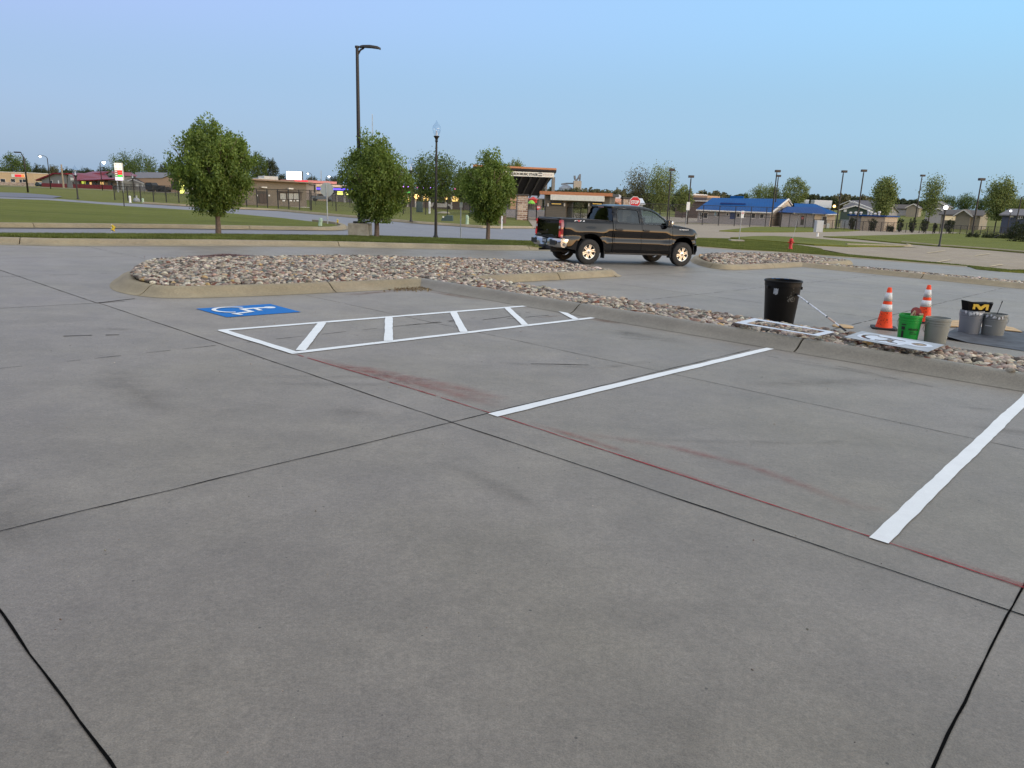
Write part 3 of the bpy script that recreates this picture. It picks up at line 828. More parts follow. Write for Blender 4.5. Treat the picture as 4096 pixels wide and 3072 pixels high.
smear_obj('chalk_smear', 'long faint red chalk smudge curving between the two stall lines', 'chalk smear', [([(3.2, 4.30), (2.5, 4.60), (1.9, 4.66), (1.2, 4.50), (.95, 4.6)], .16), ([(3.6, 4.22), (3.0, 4.24), (2.4, 4.2)], .12), ([(2.7, 4.16), (1.6, 4.13)], .05), ([(1.0, 4.12), (.3, 4.09), (-.6, 4.06)], .07), ([(.55, 4.09), (.2, 4.06), (-.8, 4.03)], .09), ([(.4, 4.05), (-.3, 4.03), (-1.2, 4.02)], .05)], smear_mat('chalk_smear_faint', (.34, .09, .08), .48))
mTyre = smear_mat('tyre_smudge', (.09, .085, .08), .30)
smear_obj('tyre_marks', None, None, [([(3.2, 6.8), (2.4, 8.2), (1.9, 8.7)], .45), ([(3.6, 8.6), (2.6, 8.8), (1.5, 8.7)], .22), ([(6.2, 8.2), (5.4, 8.7), (4.4, 8.6)], .6), ([(5.9, 8.7), (5.1, 8.4)], .4), ([(1.2, 7.2), (.2, 7.6)], .3), ([(5.5, 5.4), (4.4, 6.4), (4.3, 7.4)], .18), ([(2.9, 4.4), (1.8, 5.6), (1.6, 6.2)], .12),
    ([(7.2, 2.4), (5.2, 2.2)], .5), ([(4.9, 3.1), (4.4, 3.5)], .35), ([(9.2, 3.0), (8.9, 3.4)], .3), ([(3.3, -.2), (2.0, .4)], .6), ([(.9, 9.1), (-.5, 9.0)], .25), ([(1.4, 7.9), (1.0, 8.1)], .12), ([(2.6, 9.2), (2.1, 9.25)], .10), ([(2.6, 9.2), (2.1, 9.25)], .07), ([(6.0, 3.0), (5.2, 4.0), (5.0, 4.9)], .14), ([(6.3, 3.0), (5.5, 4.1), (5.3, 4.9)], .14), ([(9.6, 1.4), (8.3, 1.6)], .5), ([(2.3, 3.0), (3.3, 3.1)], .2), ([(1.7, -.6), (2.6, -.2)], .4), ([(.6, 1.2), (1.0, 2.2)], .3), ([(4.6, 1.0), (3.6, .8)], .45), ([(6.1, .1), (5.0, -.2)], .6)], mTyre, 'structure', .0025)
smear_obj('rust_stain', None, None, [([(7.15, 8.5), (7.1, 9.1)], .10), ([(6.9, 9.25), (6.1, 9.25)], .28), ([(10.7, 8.9), (10.5, 7.3)], .3), ([(10.4, 9.15), (9.0, 9.2)], .3)], smear_mat('rust', (.20, .09, .045), .8), 'structure', .003)
# ------------------------------------------------------------------ black crew-cab pickup
mPaint = M('black_car_paint', (.002, .002, .003), .5, var=.03, coat=.72, spec=0.0)
mPlas = M('black_plastic', (.018, .018, .019), .55, var=.1)
mChrome = M('chrome', (.48, .48, .48), .16, 1.0, var=.03)
mAlloy = M('alloy_rim', (.80, .78, .74), .28, .9, var=.04)
mTyreR = M('tyre_rubber', (.028, .027, .026), .85, var=.15, scale=20)
mDarkIn = M('dark_interior', (.012, .012, .014), .8)
mRedL = M('red_lamp', (.20, .003, .006), .12, var=.05, coat=.8, emit=(1.0, .02, .03), estr=.05)
mRedL2 = M('red_lamp_lit', (.5, .02, .03), .15, var=.05, coat=.8, emit=(1.0, .06, .08), estr=.22)
mClearL = M('clear_lamp', (.75, .75, .78), .1, .3, var=.05, coat=1.0)
mWhiteP = M('white_decal', (.75, .75, .75), .4)
mRedP = M('red_decal', (.6, .03, .03), .4)
def glass_mat(name, tint, tr=.5, rough=.02):
    m, t, b = nodes_mat(name); q = NT(t)
    gl = q.n('ShaderNodeBsdfGlossy', {0: (.9, .95, .97), 1: rough}); tp = q.n('ShaderNodeBsdfTransparent', {0: tint})
    ge = q.n('ShaderNodeNewGeometry'); c = q.ma('ABSOLUTE', q.n('ShaderNodeVectorMath', {0: ge.outputs['Incoming'], 1: ge.outputs['Normal']}, operation='DOT_PRODUCT').outputs['Value'])
    fr = q.ma('ADD', q.ma('MULTIPLY', q.ma('POWER', q.ma('SUBTRACT', 1, c, True), 5.0), .93), .05, True)
    mx = q.n('ShaderNodeMixShader', {0: fr, 1: tp.outputs[0], 2: gl.outputs[0]})
    t.links.new(mx.outputs[0], t.nodes['Material Output'].inputs[0])
    return m
mGlassF = glass_mat('light_tinted_glass', (.50, .60, .60))
mGlassR = glass_mat('dark_tinted_glass', (.10, .11, .12))

def interp(tb, x):
    xs = [p[0] for p in tb]; ys = [p[1] for p in tb]
    if x <= xs[0]: return ys[0]
    if x >= xs[-1]: return ys[-1]
    i = next(k for k in range(len(xs) - 1) if xs[k + 1] >= x)
    t = (x - xs[i]) / (xs[i + 1] - xs[i])
    # Catmull-Rom with limited slopes
    def sl(j):
        if j <= 0 or j >= len(xs) - 1: return 0 if j in (0, len(xs) - 1) else 0
        a = (ys[j] - ys[j - 1]) / (xs[j] - xs[j - 1]); b = (ys[j + 1] - ys[j]) / (xs[j + 1] - xs[j])
        return 0 if a * b <= 0 else 2 * a * b / (a + b)
    h = xs[i + 1] - xs[i]; m0, m1 = sl(i) * h, sl(i + 1) * h
    return (2 * t ** 3 - 3 * t * t + 1) * ys[i] + (t ** 3 - 2 * t * t + t) * m0 + (-2 * t ** 3 + 3 * t * t) * ys[i + 1] + (t ** 3 - t * t) * m1
ROOF = [(.93, 1.44), (.99, 1.86), (1.10, 1.915), (1.45, 1.95), (1.95, 1.955), (2.35, 1.92), (2.62, 1.83), (2.95, 1.62), (3.27, 1.395)]
TOPB = [(-1.06, 1.425), (.95, 1.425)]
HOOD = [(3.25, 1.385), (3.6, 1.36), (4.1, 1.30), (4.45, 1.235), (4.60, 1.17)]
SIDE = [(.30, .93), (.42, .965), (.50, .985), (.62, .99), (.74, 1.0), (.80, .985), (.88, .955), (1.0, .967), (1.10, .978), (1.17, .975), (1.26, .957), (1.34, .935), (1.40, .912), (1.425, .90), (1.55, .86), (1.70, .80), (1.82, .745), (1.90, .70), (1.96, .66)]
XR, XF, ZW = 0.0, 3.744, .41
def ysz(z): return interp(SIDE, z)
def yside(x, z):
    y = ysz(z)
    if z < .86 and (x < .62 or x > 3.2):      # the lower door ledge fades out at the wheels
        k = max(sst(.75, .55, x), sst(3.1, 3.3, x))
        y = y * (1 - k) + .975 * k if z > .45 else y
    for xc in (XR, XF):
        d = math.hypot((x - xc) * .93, (z - .44))
        y += .048 * sst(.98, .56, d) * sst(1.30, 1.05, z)
    if x > 3.95: y -= .26 * ((x - 3.95) / .7) ** 2.2
    if x < -.85: y -= .05 * ((-.85 - x) / .2) ** 2
    # bed and fender roll inwards towards their top edge
    zt = None
    if x < .93: zt, r = 1.425, .05
    elif x > 3.3: zt, r = interp(HOOD, x), .07
    elif z > 1.5: zt, r = interp(ROOF, x), .09
    if zt is not None and z > zt - r:
        s = min(1, (z - (zt - r)) / r); y -= r * (1 - sqrt(max(0, 1 - s * s)))
    return y
def panel(outline, holes, cell, side, off=0.0, yf=None):
    yf = yf or yside
    V = []; E = []
    def ring(R_):
        o = len(V); q = []
        for i in range(len(R_)):
            a, b = Vector(R_[i]), Vector(R_[(i + 1) % len(R_)]); n = max(1, int((b - a).length / cell))
            for k in range(n): q.append(a.lerp(b, k / n))
        V.extend(q); E.extend([(o + i, o + (i + 1) % len(q)) for i in range(len(q))])
        return [(p.x, p.y) for p in q]
    out = ring(outline); hs = [ring(h) for h in holes]
    x0 = min(p[0] for p in out); x1 = max(p[0] for p in out); z0 = min(p[1] for p in out); z1 = max(p[1] for p in out)
    allr = [out] + hs
    def near(x, z):
        return any((p[0] - x) ** 2 + (p[1] - z) ** 2 < (cell * .45) ** 2 for r in allr for p in r)
    x = x0 + cell / 2; row = 0
    while x < x1:
        z = z0 + cell / 2 + (cell / 2 if row % 2 else 0)
        while z < z1:
            if inside(out, x, z) and not any(inside(h, x, z) for h in hs) and not near(x, z): V.append(Vector((x, z)))
            z += cell
        x += cell; row += 1
    r = delaunay_2d_cdt(V, E, [], 1, 1e-6)
    vs2 = r[0]; vs = [(v.x, side * (yf(v.x, v.y) + off), v.y) for v in vs2]; fs = []
    for f in r[2]:
        f = list(f); cx = sum(vs2[i].x for i in f) / 3; cz = sum(vs2[i].y for i in f) / 3
        if any(inside(h, cx, cz) for h in hs): continue
        a, b, c = (vs2[f[0]], vs2[f[1]], vs2[f[2]])
        ccw = (b.x - a.x) * (c.y - a.y) - (b.y - a.y) * (c.x - a.x) > 0     # ccw in x,z looks along -y... flip for +y side
        want = side < 0
        fs.append(f if ccw == want else f[::-1])
    return vs, fs
def rim2(mb, pts, side, depth, yf=None, off=0.0):
    """closing edge strip around an outline, going inwards"""
    yf = yf or yside; n = len(pts)
    a = [(x, side * (yf(x, z) + off), z) for x, z in pts]; b = [(x, side * (yf(x, z) + off - depth), z) for x, z in pts]
    mb.add(a + b, [(i, (i + 1) % n, n + (i + 1) % n, n + i) for i in range(n)])
def archpts(xc, n=18, r=.52, top=1.0):
    out = []
    for i in range(n + 1):
        a = pi - pi * i / n
        c, s_ = cos(a), sin(a)
        out.append((xc + r * math.copysign(abs(c) ** .85, c), .42 + (top - .42) * abs(s_) ** .85))
    return out
def rounded(pts, r, n=4):
    out = []; L_ = len(pts)
    for i in range(L_):
        p = Vector(pts[i]); a = Vector(pts[i - 1]); b = Vector(pts[(i + 1) % L_])
        da = (a - p); db = (b - p); ra = min(r, da.length * .45); rb = min(r, db.length * .45)
        p0 = p + da.normalized() * ra; p1 = p + db.normalized() * rb
        for k in range(n + 1):
            t = k / n; q = (1 - t) ** 2 * p0 + 2 * t * (1 - t) * p + t * t * p1; out.append((q.x, q.y))
    return out
WR = rounded([(1.13, 1.41), (1.93, 1.385), (1.90, 1.82), (1.62, 1.84), (1.17, 1.835), (1.12, 1.70)], .06)
WF = rounded([(2.05, 1.383), (3.00, 1.372), (2.92, 1.55), (2.60, 1.765), (2.36, 1.835), (2.02, 1.845)], .05)
def truck():
    t = thing('pickup_truck', 'glossy black crew-cab pickup parked across the drive lane', 'pickup truck')
    # body shell
    mb = MB()
    bottom_r = [(-1.05, .62), (-.80, .50)]
    for s in (1, -1):
        # bedside
        ol = [(.93, 1.425), (-1.04, 1.425), (-1.06, 1.2), (-1.04, .60), (-.86, .50), (-.56, .46)] + archpts(XR)[0:] + [(.56, .40), (.93, .40)]
        mb.add(*panel(ol, [], .055, s))
        # cab side: frame around the doors' windows and everything not door
        cab = [(.955, 1.42)] + [(x, interp(ROOF, x)) for x in (.965, .99, 1.04, 1.10, 1.25, 1.45, 1.7, 1.95, 2.15, 2.35, 2.5, 2.62, 2.8, 2.95, 3.1, 3.22)] + [(3.235, 1.37), (3.22, .40), (.955, .40)]
        doorR = [(1.0, .50), (1.985, .50), (1.985, 1.88), (1.12, 1.87), (1.06, 1.42), (1.0, 1.2)]
        doorF = [(2.0, .50), (3.12, .50), (3.14, 1.0), (3.13, 1.34), (2.98, 1.545), (2.62, 1.80), (2.35, 1.875), (2.0, 1.88)]
        mb.add(*panel(cab, [doorR, doorF], .055, s))
        rim2(mb, doorR[::-1], s, .06); rim2(mb, doorF[::-1], s, .06)
        # front fender
        fe = [(3.25, 1.375), (3.235, .40)] + [(3.235, .42)] + archpts(XF) + [(4.30, .50), (4.52, .55), (4.60, .80), (4.61, 1.05), (4.58, 1.165)] + [(x, interp(HOOD, x)) for x in (4.45, 4.3, 4.1, 3.8, 3.6, 3.4)]
        fe = [fe[0]] + fe[2:]
        mb.add(*panel(fe, [], .055, s))
        # wheel wells
        for xc in (XR, XF):
            ap = archpts(xc); n = len(ap)
            a = [(x, s * yside(x, z), z) for x, z in ap]; b = [(x, s * .45, z) for x, z in ap]
            mb.add(a + b, [(i, i + 1, n + i + 1, n + i) for i in range(n - 1)])
            mb.add(b, [tuple(range(n))])
    # surfaces that span the width
    def span(path, yw, crown, n=14):
        vs = []; fs = []
        for i, (x, z) in enumerate(path):
            w = yw(x, z)
            for k in range(n + 1):
                tt = -1 + 2 * k / n; vs.append((x, tt * w, z + crown * (1 - abs(tt) ** 2.4)))
        for i in range(len(path) - 1):
            for k in range(n):
                o = i * (n + 1) + k; fs.append((o, o + 1, o + n + 2, o + n + 1))
        return vs, [f[::-1] for f in fs]
    mb.add(*span([(x, interp(ROOF, x)) for x in (1.04, 1.10, 1.25, 1.45, 1.7, 1.95, 2.15, 2.35, 2.45)], yside, .035))
    mb.add(*span([(x, interp(HOOD, x)) for x in (3.22, 3.3, 3.45, 3.6, 3.8, 4.0, 4.2, 4.35, 4.45, 4.52, 4.58)], yside, .045))
    # bed rail caps and front wall of the bed
    for s in (1, -1): mb.b2(-1.05, .93, *sorted((s * .75, s * .852)), 1.39, 1.427)
    mb.b2(-1.05, -.98, -.85, .85, .62, 1.30)
    mb.b2(.90, .96, -.90, .90, .45, 1.40)
    mb.b2(-.3, .0, -.5, .5, .5, .7)
    body = mb.build('body', mPaint, t, angle=38)
    # bed cover
    mb = MB(); mb.b2(-1.04, .94, -.80, .80, 1.425, 1.448, bev=.008); mb.build('bed_cover', M('vinyl_cover', (.012, .012, .013), .6), t)
    # underbody
    mb = MB(); mb.b2(-.95, 4.3, -.42, .42, .38, .62); mb.b2(.62, 3.15, -.90, .90, .36, .48, bev=.02)
    for s in (1, -1): mb.cyl((-1.15, s * .45, .38), (.4, s * .45, .42), .035)
    mb.cyl((0, -.8, .41), (0, .8, .41), .055); mb.cyl((XF, -.8, .41), (XF, .8, .41), .05); mb.lathe([(.0, -.14), (.14, -.06), (.14, .06), (0, .14)], 12, (0, 0, .41), Matrix.Rotation(pi / 2, 3, 'X'))
    mb.b2(.9, 3.1, -.85, .85, .48, .9)
    mb.build('underbody', mPlas, t)
    mb = MB()
    for s in (1, -1): mb.b2(.64, 3.16, *sorted((s * .86, s * .955)), .345, .42, bev=.02)
    mb.build('rocker_trim', mPlas, t)
    # doors
    for s in (1, -1):
        for kind in ('rear', 'front'):
            if kind == 'rear':
                ol = [(1.008, .508), (1.979, .508), (1.979, 1.873), (1.127, 1.863), (1.068, 1.42), (1.008, 1.2)]; W = WR; hx = 1.16
            else:
                ol = [(2.006, .508), (3.112, .508), (3.132, 1.0), (3.122, 1.335), (2.975, 1.54), (2.615, 1.792), (2.348, 1.868), (2.006, 1.873)]; W = WF; hx = 2.16
            mb = MB(); mb.add(*panel(ol, [W], .05, s)); rim2(mb, W[::-1], s, .035); rim2(mb, ol, s, .05)
            d = mb.build('door', mPaint, t, angle=38)
            mb = MB(); mb.add(*panel(W, [], .12, s, -.02)); mb.build('window', mGlassR if kind == 'rear' else mGlassF, d, smooth=True)
            # black surround
            mb = MB(); big = [(Vector(p) + (Vector(p) - Vector((sum(q[0] for q in W) / len(W), sum(q[1] for q in W) / len(W)))).normalized() * .022) for p in W]
            n = len(W); a = [(x, s * (yside(x, z) + .004), z) for x, z in W]; b = [(p.x, s * (yside(p.x, p.y) + .004), p.y) for p in big]
            mb.add(a + b, [(i, (i + 1) % n, n + (i + 1) % n, n + i) for i in range(n)]); mb.build('window_trim', mPlas, d)
            # handle
            mb = MB(); yy = yside(hx, 1.16); mb.box((hx, s * (yy - .004), 1.165), (.24, .02, .075), bev=.009); mb.box((hx, s * (yy + .028), 1.17), (.26, .022, .032), bev=.009)
            mb.build('handle', mPlas, d)
    # glass front and rear
    def wsn(path, y0, y1, mat, name, bow):
        vs = []; fs = []; n = 10
        for i, (x, z, w) in enumerate(path):
            for k in range(n + 1):
                tt = -1 + 2 * k / n; vs.append((x + bow * (1 - tt * tt), tt * w, z))
        for i in range(len(path) - 1):
            for k in range(n):
                o = i * (n + 1) + k; fs.append((o, o + 1, o + n + 2, o + n + 1))
        mb = MB(); mb.add(vs, fs if name == 'rear_window' else [f[::-1] for f in fs]); return mb.build(name, mat, t, smooth=True)
    wsn([(2.44, 1.905, .66), (2.62, 1.82, .69), (2.95, 1.61, .77), (3.25, 1.395, .84)], 0, 0, mGlassF, 'windshield', .06)
    wsn([(.985, 1.43, .83), (1.0, 1.60, .77), (1.035, 1.84, .68)], 0, 0, mGlassR, 'rear_window', -.03)
    mb = MB()
    mb.tube([(1.00, .80, 1.43), (1.03, .74, 1.62), (1.05, .65, 1.87)], .035, 6); mb.tube([(1.00, -.80, 1.43), (1.03, -.74, 1.62), (1.05, -.65, 1.87)], .035, 6)
    mb.box((1.03, 0, 1.885), (.10, 1.36, .07), bev=.02); mb.build('rear_pillar', mPaint, t, angle=40)
    mb = MB(); mb.box((1.0, 0, 1.875), (.05, .36, .03)); mb.build('brake_light', M('dim_brake_light', (.5, .3, .3), .3), t)
    # interior: seats, dash, wheel
    mb = MB()
    for s in (1, -1):
        for xs_ in (1.35, 2.35):
            mb.box((xs_, s * .42, 1.12), (.14, .52, .62), bev=.05); mb.box((xs_ + .28, s * .42, .86), (.5, .52, .16), bev=.05); mb.box((xs_ - .03, s * .42, 1.52), (.09, .27, .17), bev=.04)
    mb.b2(2.95, 3.25, -.8, .8, .9, 1.33, bev=.04); mb.build('seats', mDarkIn, t)
    mb = MB(); mb.lathe([(.19, -.012), (.205, 0), (.19, .012), (.175, 0), (.19, -.012)], 20, (2.85, .42, 1.28), Matrix.Rotation(radians(-65), 3, 'Y')); mb.build('steering_wheel', mDarkIn, t)
    # tailgate
    tg = MB(); n = 12
    prof = [(1.43, -1.10), (1.40, -1.125), (1.33, -1.085), (1.27, -1.075), (1.22, -1.075), (.98, -1.08), (.90, -1.092), (.84, -1.10), (.80, -1.085), (.66, -1.07), (.62, -1.05)]
    vs = []; fs = []
    ys = [-.80 + 1.6 * k / 16 for k in range(17)]
    for z, x in prof:
        for y in ys:
            e = abs(y) / .80; vs.append((x + .035 * e ** 4, y, z))
    for i in range(len(prof) - 1):
        for k in range(16):
            o = i * 17 + k; fs.append((o, o + 1, o + 18, o + 17))
    tg.add(vs, fs); tg.b2(-1.09, -1.0, -.80, .80, .66, 1.43)
    tail = tg.build('tailgate', mPaint, t, angle=35)
    mb = MB(); mb.b2(-1.106, -1.098, -.05, .05, 1.02, 1.06, bev=.003); mb.build('latch', mPlas, tail)
    text_mesh('badge', 'SILVERADO', .06, M('badge_grey', (.30, .30, .31), .3, .6), tail, frame((-1.099, .76, .865), (0, -1, 0), (0, 0, 1)), .002, 0, .30)
    text_mesh('badge', 'LT', .045, M('badge_grey'), tail, frame((-1.094, -.62, .87), (0, -1, 0), (0, 0, 1)), .002, 0, .08)
    # rear corner posts + tail lamps
    for s in (1, -1):
        mb = MB(); mb.b2(-1.06, -.98, *sorted((s * .80, s * .87)), .62, 1.42, bev=.015); mb.build('rear_post', mPaint, t)
    for s in (1, -1):
        vs = []; fs = []; zz = [.84, .90, .99, 1.05, 1.10, 1.16, 1.26, 1.36, 1.40]
        ow = [.155, .165, .165, .15, .13, .155, .19, .20, .185]   # width of the lamp round the corner
        for z, w in zip(zz, ow):
            for k in range(7):
                a = k / 6
                if a < .62: x = -1.087 + .0 * a; y = .80 + (yside(-1.0, z) - .80 + .004) * (a / .62)
                else: x = -1.087 + .33 * (w) * ((a - .62) / .38) * 1.8; y = yside(-1.0, z) + .008
                if k == 0: y = .80 - .0
                vs.append((x, s * y, z))
        for i in range(len(zz) - 1):
            for k in range(6):
                o = i * 7 + k; fs.append((o, o + 1, o + 8, o + 7) if s < 0 else (o, o + 7, o + 8, o + 1))
        mb = MB(); mb.add(vs, [f[::-1] for f in fs]); tl = mb.build('taillight', mRedL, t, angle=30)
        mb = MB(); mb.box((-1.091, s * .875, 1.335), (.012, .13, .08), bev=.005); mb.build('lamp_panel', mRedL2, tl)
        mb = MB(); mb.box((-1.091, s * .885, .95), (.012, .11, .16), bev=.005); mb.build('lamp_panel', mRedL2, tl)
        mb = MB(); mb.box((-1.091, s * .852, 1.16), (.012, .085, .085), bev=.005); mb.build('reverse_lamp', mClearL, tl)
    # rear bumper
    mb = MB(); vs = []; fs = []
    pr = [(.80, .0), (.815, .05), (.80, .125), (.74, .16), (.64, .165), (.56, .14), (.52, .09), (.52, .0)]
    ys = [-.99, -.985, -.96, -.90, -.80, -.62, -.34, -.18, .18, .34, .62, .80, .90, .96, .985, .99]
    for y in ys:
        e = abs(y); cx = -1.07 + max(0, (e - .80)) ** 1.4 * 1.5
        tuck = .0 if e < .9 else (e - .9) * .4
        for z, d in pr:
            zz = z
            if e < .20 and z > .6 : dd = d - .06
            else: dd = d
            vs.append((cx - max(0, dd), y, zz - (.0 if z > .7 else -.0)))
    k = len(pr)
    for i in range(len(ys) - 1):
        for j in range(k - 1): fs.append((i * k + j, i * k + j + 1, (i + 1) * k + j + 1, (i + 1) * k + j))
    fs += [tuple(range(k))[::-1], tuple(range((len(ys) - 1) * k, len(ys) * k))]
    mb.add(vs, [f[::-1] for f in fs])
    for s in (1, -1): mb.box((-.88, s * .965, .67), (.30, .05, .26), bev=.02)
    rb = mb.build('rear_bumper', mChrome, t, angle=35)
    for s in (1, -1):
        mb = MB(); mb.box((-1.237, s * .71, .665), (.02, .40, .155), bev=.009); mb.build('step_pocket', mPlas, rb)
    mb = MB(); mb.box((-1.13, 0, .83), (.12, 1.5, .03)); mb.box((-1.10, 0, .50), (.14, .9, .1)); mb.b2(-1.25, -1.1, -.04, .04, .44, .5); mb.build('bumper_pad', mPlas, rb)
    mb = MB(); mb.box((-1.182, 0, .69), (.014, .32, .165), bev=.004); pl = mb.build('license_plate', M('plate', (.035, .04, .05), .4), rb)
    mb = MB()
    for kx, w in ((-.10, .05), (-.03, .045), (.03, .03), (.09, .06)): mb.box((-1.192, kx, .70), (.006, w, .085))
    mb.build('plate_characters', M('plate_grey', (.4, .42, .45), .4), pl)
    # front: grille, bumper, headlights
    mb = MB()
    mb.b2(4.50, 4.60, -.66, .66, .62, 1.17, bev=.03); g = mb.build('grille', mPlas, t)
    mb = MB()
    for z in (.78, .92, 1.06): mb.b2(4.585, 4.625, -.64, .64, z - .018, z + .018)
    mb.build('grille_bar', mChrome, g)
    for s in (1, -1):
        vs = []; fs = []; zz = [.97, 1.0, 1.07, 1.11]
        for z in zz:
            for k in range(8):
                a = k / 7; x = 4.36 + .255 * min(1, (1 - a) * 1.6 + .0) if a > .4 else 4.615
                y = .64 + (yside(4.36, z) + .006 - .64) * (a / 1.0) if a > .4 else .64 + .16 * a / .4
                x = 4.615 - (.0 if a < .4 else .255 * ((a - .4) / .6) ** 1.3); y = .62 + (yside(4.36, z) + .008 - .62) * a ** .75
                vs.append((x, s * y, z))
        for i in range(3):
            for k in range(7):
                o = i * 8 + k; fs.append((o, o + 1, o + 9, o + 8) if s > 0 else (o, o + 8, o + 9, o + 1))
        mb = MB(); mb.add(vs, fs); mb.build('headlight', M('dim_headlight', (.45, .47, .5), .08, .5, coat=1.0), t, angle=30)
    mb = MB(); vs = []; fs = []; pr = [(.72, .02), (.74, .07), (.66, .10), (.54, .10), (.46, .05), (.44, .0)]; k = len(pr)
    ys = [-.96, -.92, -.80, -.5, 0, .5, .80, .92, .96]
    for y in ys:
        cx = 4.56 - .9 * max(0, abs(y) - .55) ** 1.8
        for z, d in pr: vs.append((cx + d, y, z))
    for i in range(len(ys) - 1):
        for j in range(k - 1): fs.append((i * k + j, (i + 1) * k + j, (i + 1) * k + j + 1, i * k + j + 1))
    mb.add(vs, [f[::-1] for f in fs]); mb.build('front_bumper', mChrome, t, angle=35)
    mb = MB(); mb.b2(4.25, 4.56, -.86, .86, .40, .60, bev=.03); mb.b2(4.3, 4.52, -.80, .80, .6, 1.1); mb.build('front_valance', mPlas, t)
    # wheels
    def wheel(x, s):
        Rm = Matrix.Rotation(-s * pi / 2, 3, 'X')     # local z points outwards
        w = MB(); w.lathe([(.16, -.09), (.17, .02), (.05, .03)], 24, (0, 0, 0), Rm); w.cyl((0, 0, 0), (0, -s * .15, 0), .10, .10, 12)
        wo_ = w.build('wheel', M('brake_metal', (.10, .095, .09), .5, .6), t); wo_.location = (x, s * .86, ZW)
        ty = MB(); prof = [(.245, -.13), (.30, -.135), (.37, -.13), (.398, -.115), (.41, -.09), (.411, -.045), (.404, -.04), (.411, -.035), (.412, .0), (.404, .005), (.411, .01), (.411, .05), (.404, .055), (.41, .06), (.409, .095), (.398, .115), (.37, .13), (.30, .136), (.248, .13), (.235, .10)]
        ty.lathe(prof, 48, (0, 0, 0), Rm, False)
        for i in range(48):
            a = 2 * pi * i / 48
            c = Rm @ Vector((.407 * cos(a), .407 * sin(a), 0.104)); ty.box(c, (.018, .02, .03), M4=Rm @ Matrix.Rotation(a, 3, 'Z'))
        ty.build('tyre', mTyreR, wo_, angle=30)
        ri = MB(); ri.lathe([(.252, -.10), (.240, .0), (.238, .098), (.246, .108), (.252, .10), (.252, .04)], 40, (0, 0, 0), Rm, False)
        ri.lathe([(.222, .085), (.224, .099), (.236, .106), (.250, .106), (.253, .095)], 40, (0, 0, 0), Rm, False)
        ri.lathe([(.072, .05), (.068, .085), (.05, .095), (.0, .097)], 20, (0, 0, 0), Rm)
        for i in range(6):                       # six split spokes
            for dlt in (-.13, .13):
                a = 2 * pi * i / 6 + .26; tq = a + dlt
                p0 = Vector((.05 * cos(a) - .022 * (1 if dlt > 0 else -1) * sin(a), .05 * sin(a) + .022 * (1 if dlt > 0 else -1) * cos(a), .088)); p1 = Vector((.243 * cos(tq), .243 * sin(tq), .092)); pm = (p0 + p1) / 2 + Vector((0, 0, -.004))
                d = (p1 - p0).normalized(); nn = Vector((-d.y, d.x, 0)) * .0165
                vs = []
                for p, hw in ((p0, .8), (pm, .85), (p1, 1.25)):
                    vs += [Rm @ (p + nn * hw), Rm @ (p - nn * hw), Rm @ (p - nn * hw * 1.2 + Vector((0, 0, -.03))), Rm @ (p + nn * hw * 1.2 + Vector((0, 0, -.03)))]
                fs = [];
                for j in range(2):
                    for q_ in range(4): fs.append((j * 4 + q_, j * 4 + (q_ + 1) % 4, (j + 1) * 4 + (q_ + 1) % 4, (j + 1) * 4 + q_))
                ri.add(vs, fs)
        rim_ = ri.build('rim', mAlloy, wo_, angle=35)
        hc = MB(); hc.lathe([(.03, .096), (.028, .101), (0, .102)], 12, (0, 0, 0), Rm); hc.build('hub_cap', mPlas, wo_)
        hb = MB(); hb.lathe([(.235, -.02), (.0, -.03)], 30, (0, 0, 0), Rm); hb.build('brake_disc', mDarkIn, wo_)
    for x in (XR, XF):
        for s in (1, -1): wheel(x, s)
    # mirrors
    for s in (1, -1):
        mb = MB(); mb.box((3.0, s * 1.075, 1.43), (.15, .20, .24), bev=.05); mb.tube([(3.02, s * .90, 1.36), (3.02, s * 1.0, 1.37)], .03, 8)
        mi = mb.build('mirror', mPlas, t, angle=40)
        mb = MB(); mb.box((3.045, s * 1.09, 1.44), (.11, .17, .19), bev=.05); mb.build('mirror_cap', mChrome, mi, angle=40)
        mb = MB(); mb.box((2.923, s * 1.08, 1.435), (.006, .155, .19)); mb.build('mirror_glass', mChrome, mi)
    # mud flaps
    for xf in (.585, 3.20):
        for s in (1, -1):
            mb = MB()
            if xf < 1: mb.box((.56, s * .90, .38), (.025, .24, .33), bev=.008)
            else: mb.box((3.22, s * .90, .40), (.025, .2, .25), bev=.008)
            mb.build('mud_flap', mPlas, t)
    # badges: 4X4 on the bed, name on the bonnet side
    for s in (-1,):
        text_mesh('badge', '4X4', .135, mWhiteP, t, frame((-.64, s * (yside(-.4, 1.365) + .004), 1.315), (-s, 0, 0), (0, -s * .22, 1)), .002, .004, .44)
        text_mesh('badge', 'X', .135, mRedP, t, frame((-.49, s * (yside(-.4, 1.365) + .007), 1.317), (-s, 0, 0), (0, -s * .22, 1)), .002, .006, .11)
        text_mesh('badge', 'SILVERADO', .05, mWhiteP, t, frame((3.52, s * (yside(3.8, 1.25) + .012), 1.235), (-s, 0, 0), (0, -s * .15, 1)), .002, .001, .42)
    XM = [(-9, -9), (.60, .60), (.93, .84), (1.98, 1.98), (3.3, 3.3), (4.1, 4.06), (4.62, 4.46), (9, 8.84)]
    def rm(x):
        for (a, b), (c, d) in zip(XM, XM[1:]):
            if x <= c: return b + (d - b) * (x - a) / (c - a)
        return x
    def walk(o):
        if o.name.startswith('wheel') and not o.name.startswith('wheel_') : return
        if o.type == 'MESH':
            for v in o.data.vertices: v.co.x = rm(v.co.x)
        for c in o.children: walk(c)
    walk(t)
    return t
tk = truck()
pr_, pf_ = G(2350, 1057), G(2712, 1064)
hd = atan2(pf_.y - pr_.y, pf_.x - pr_.x)
TS = .925
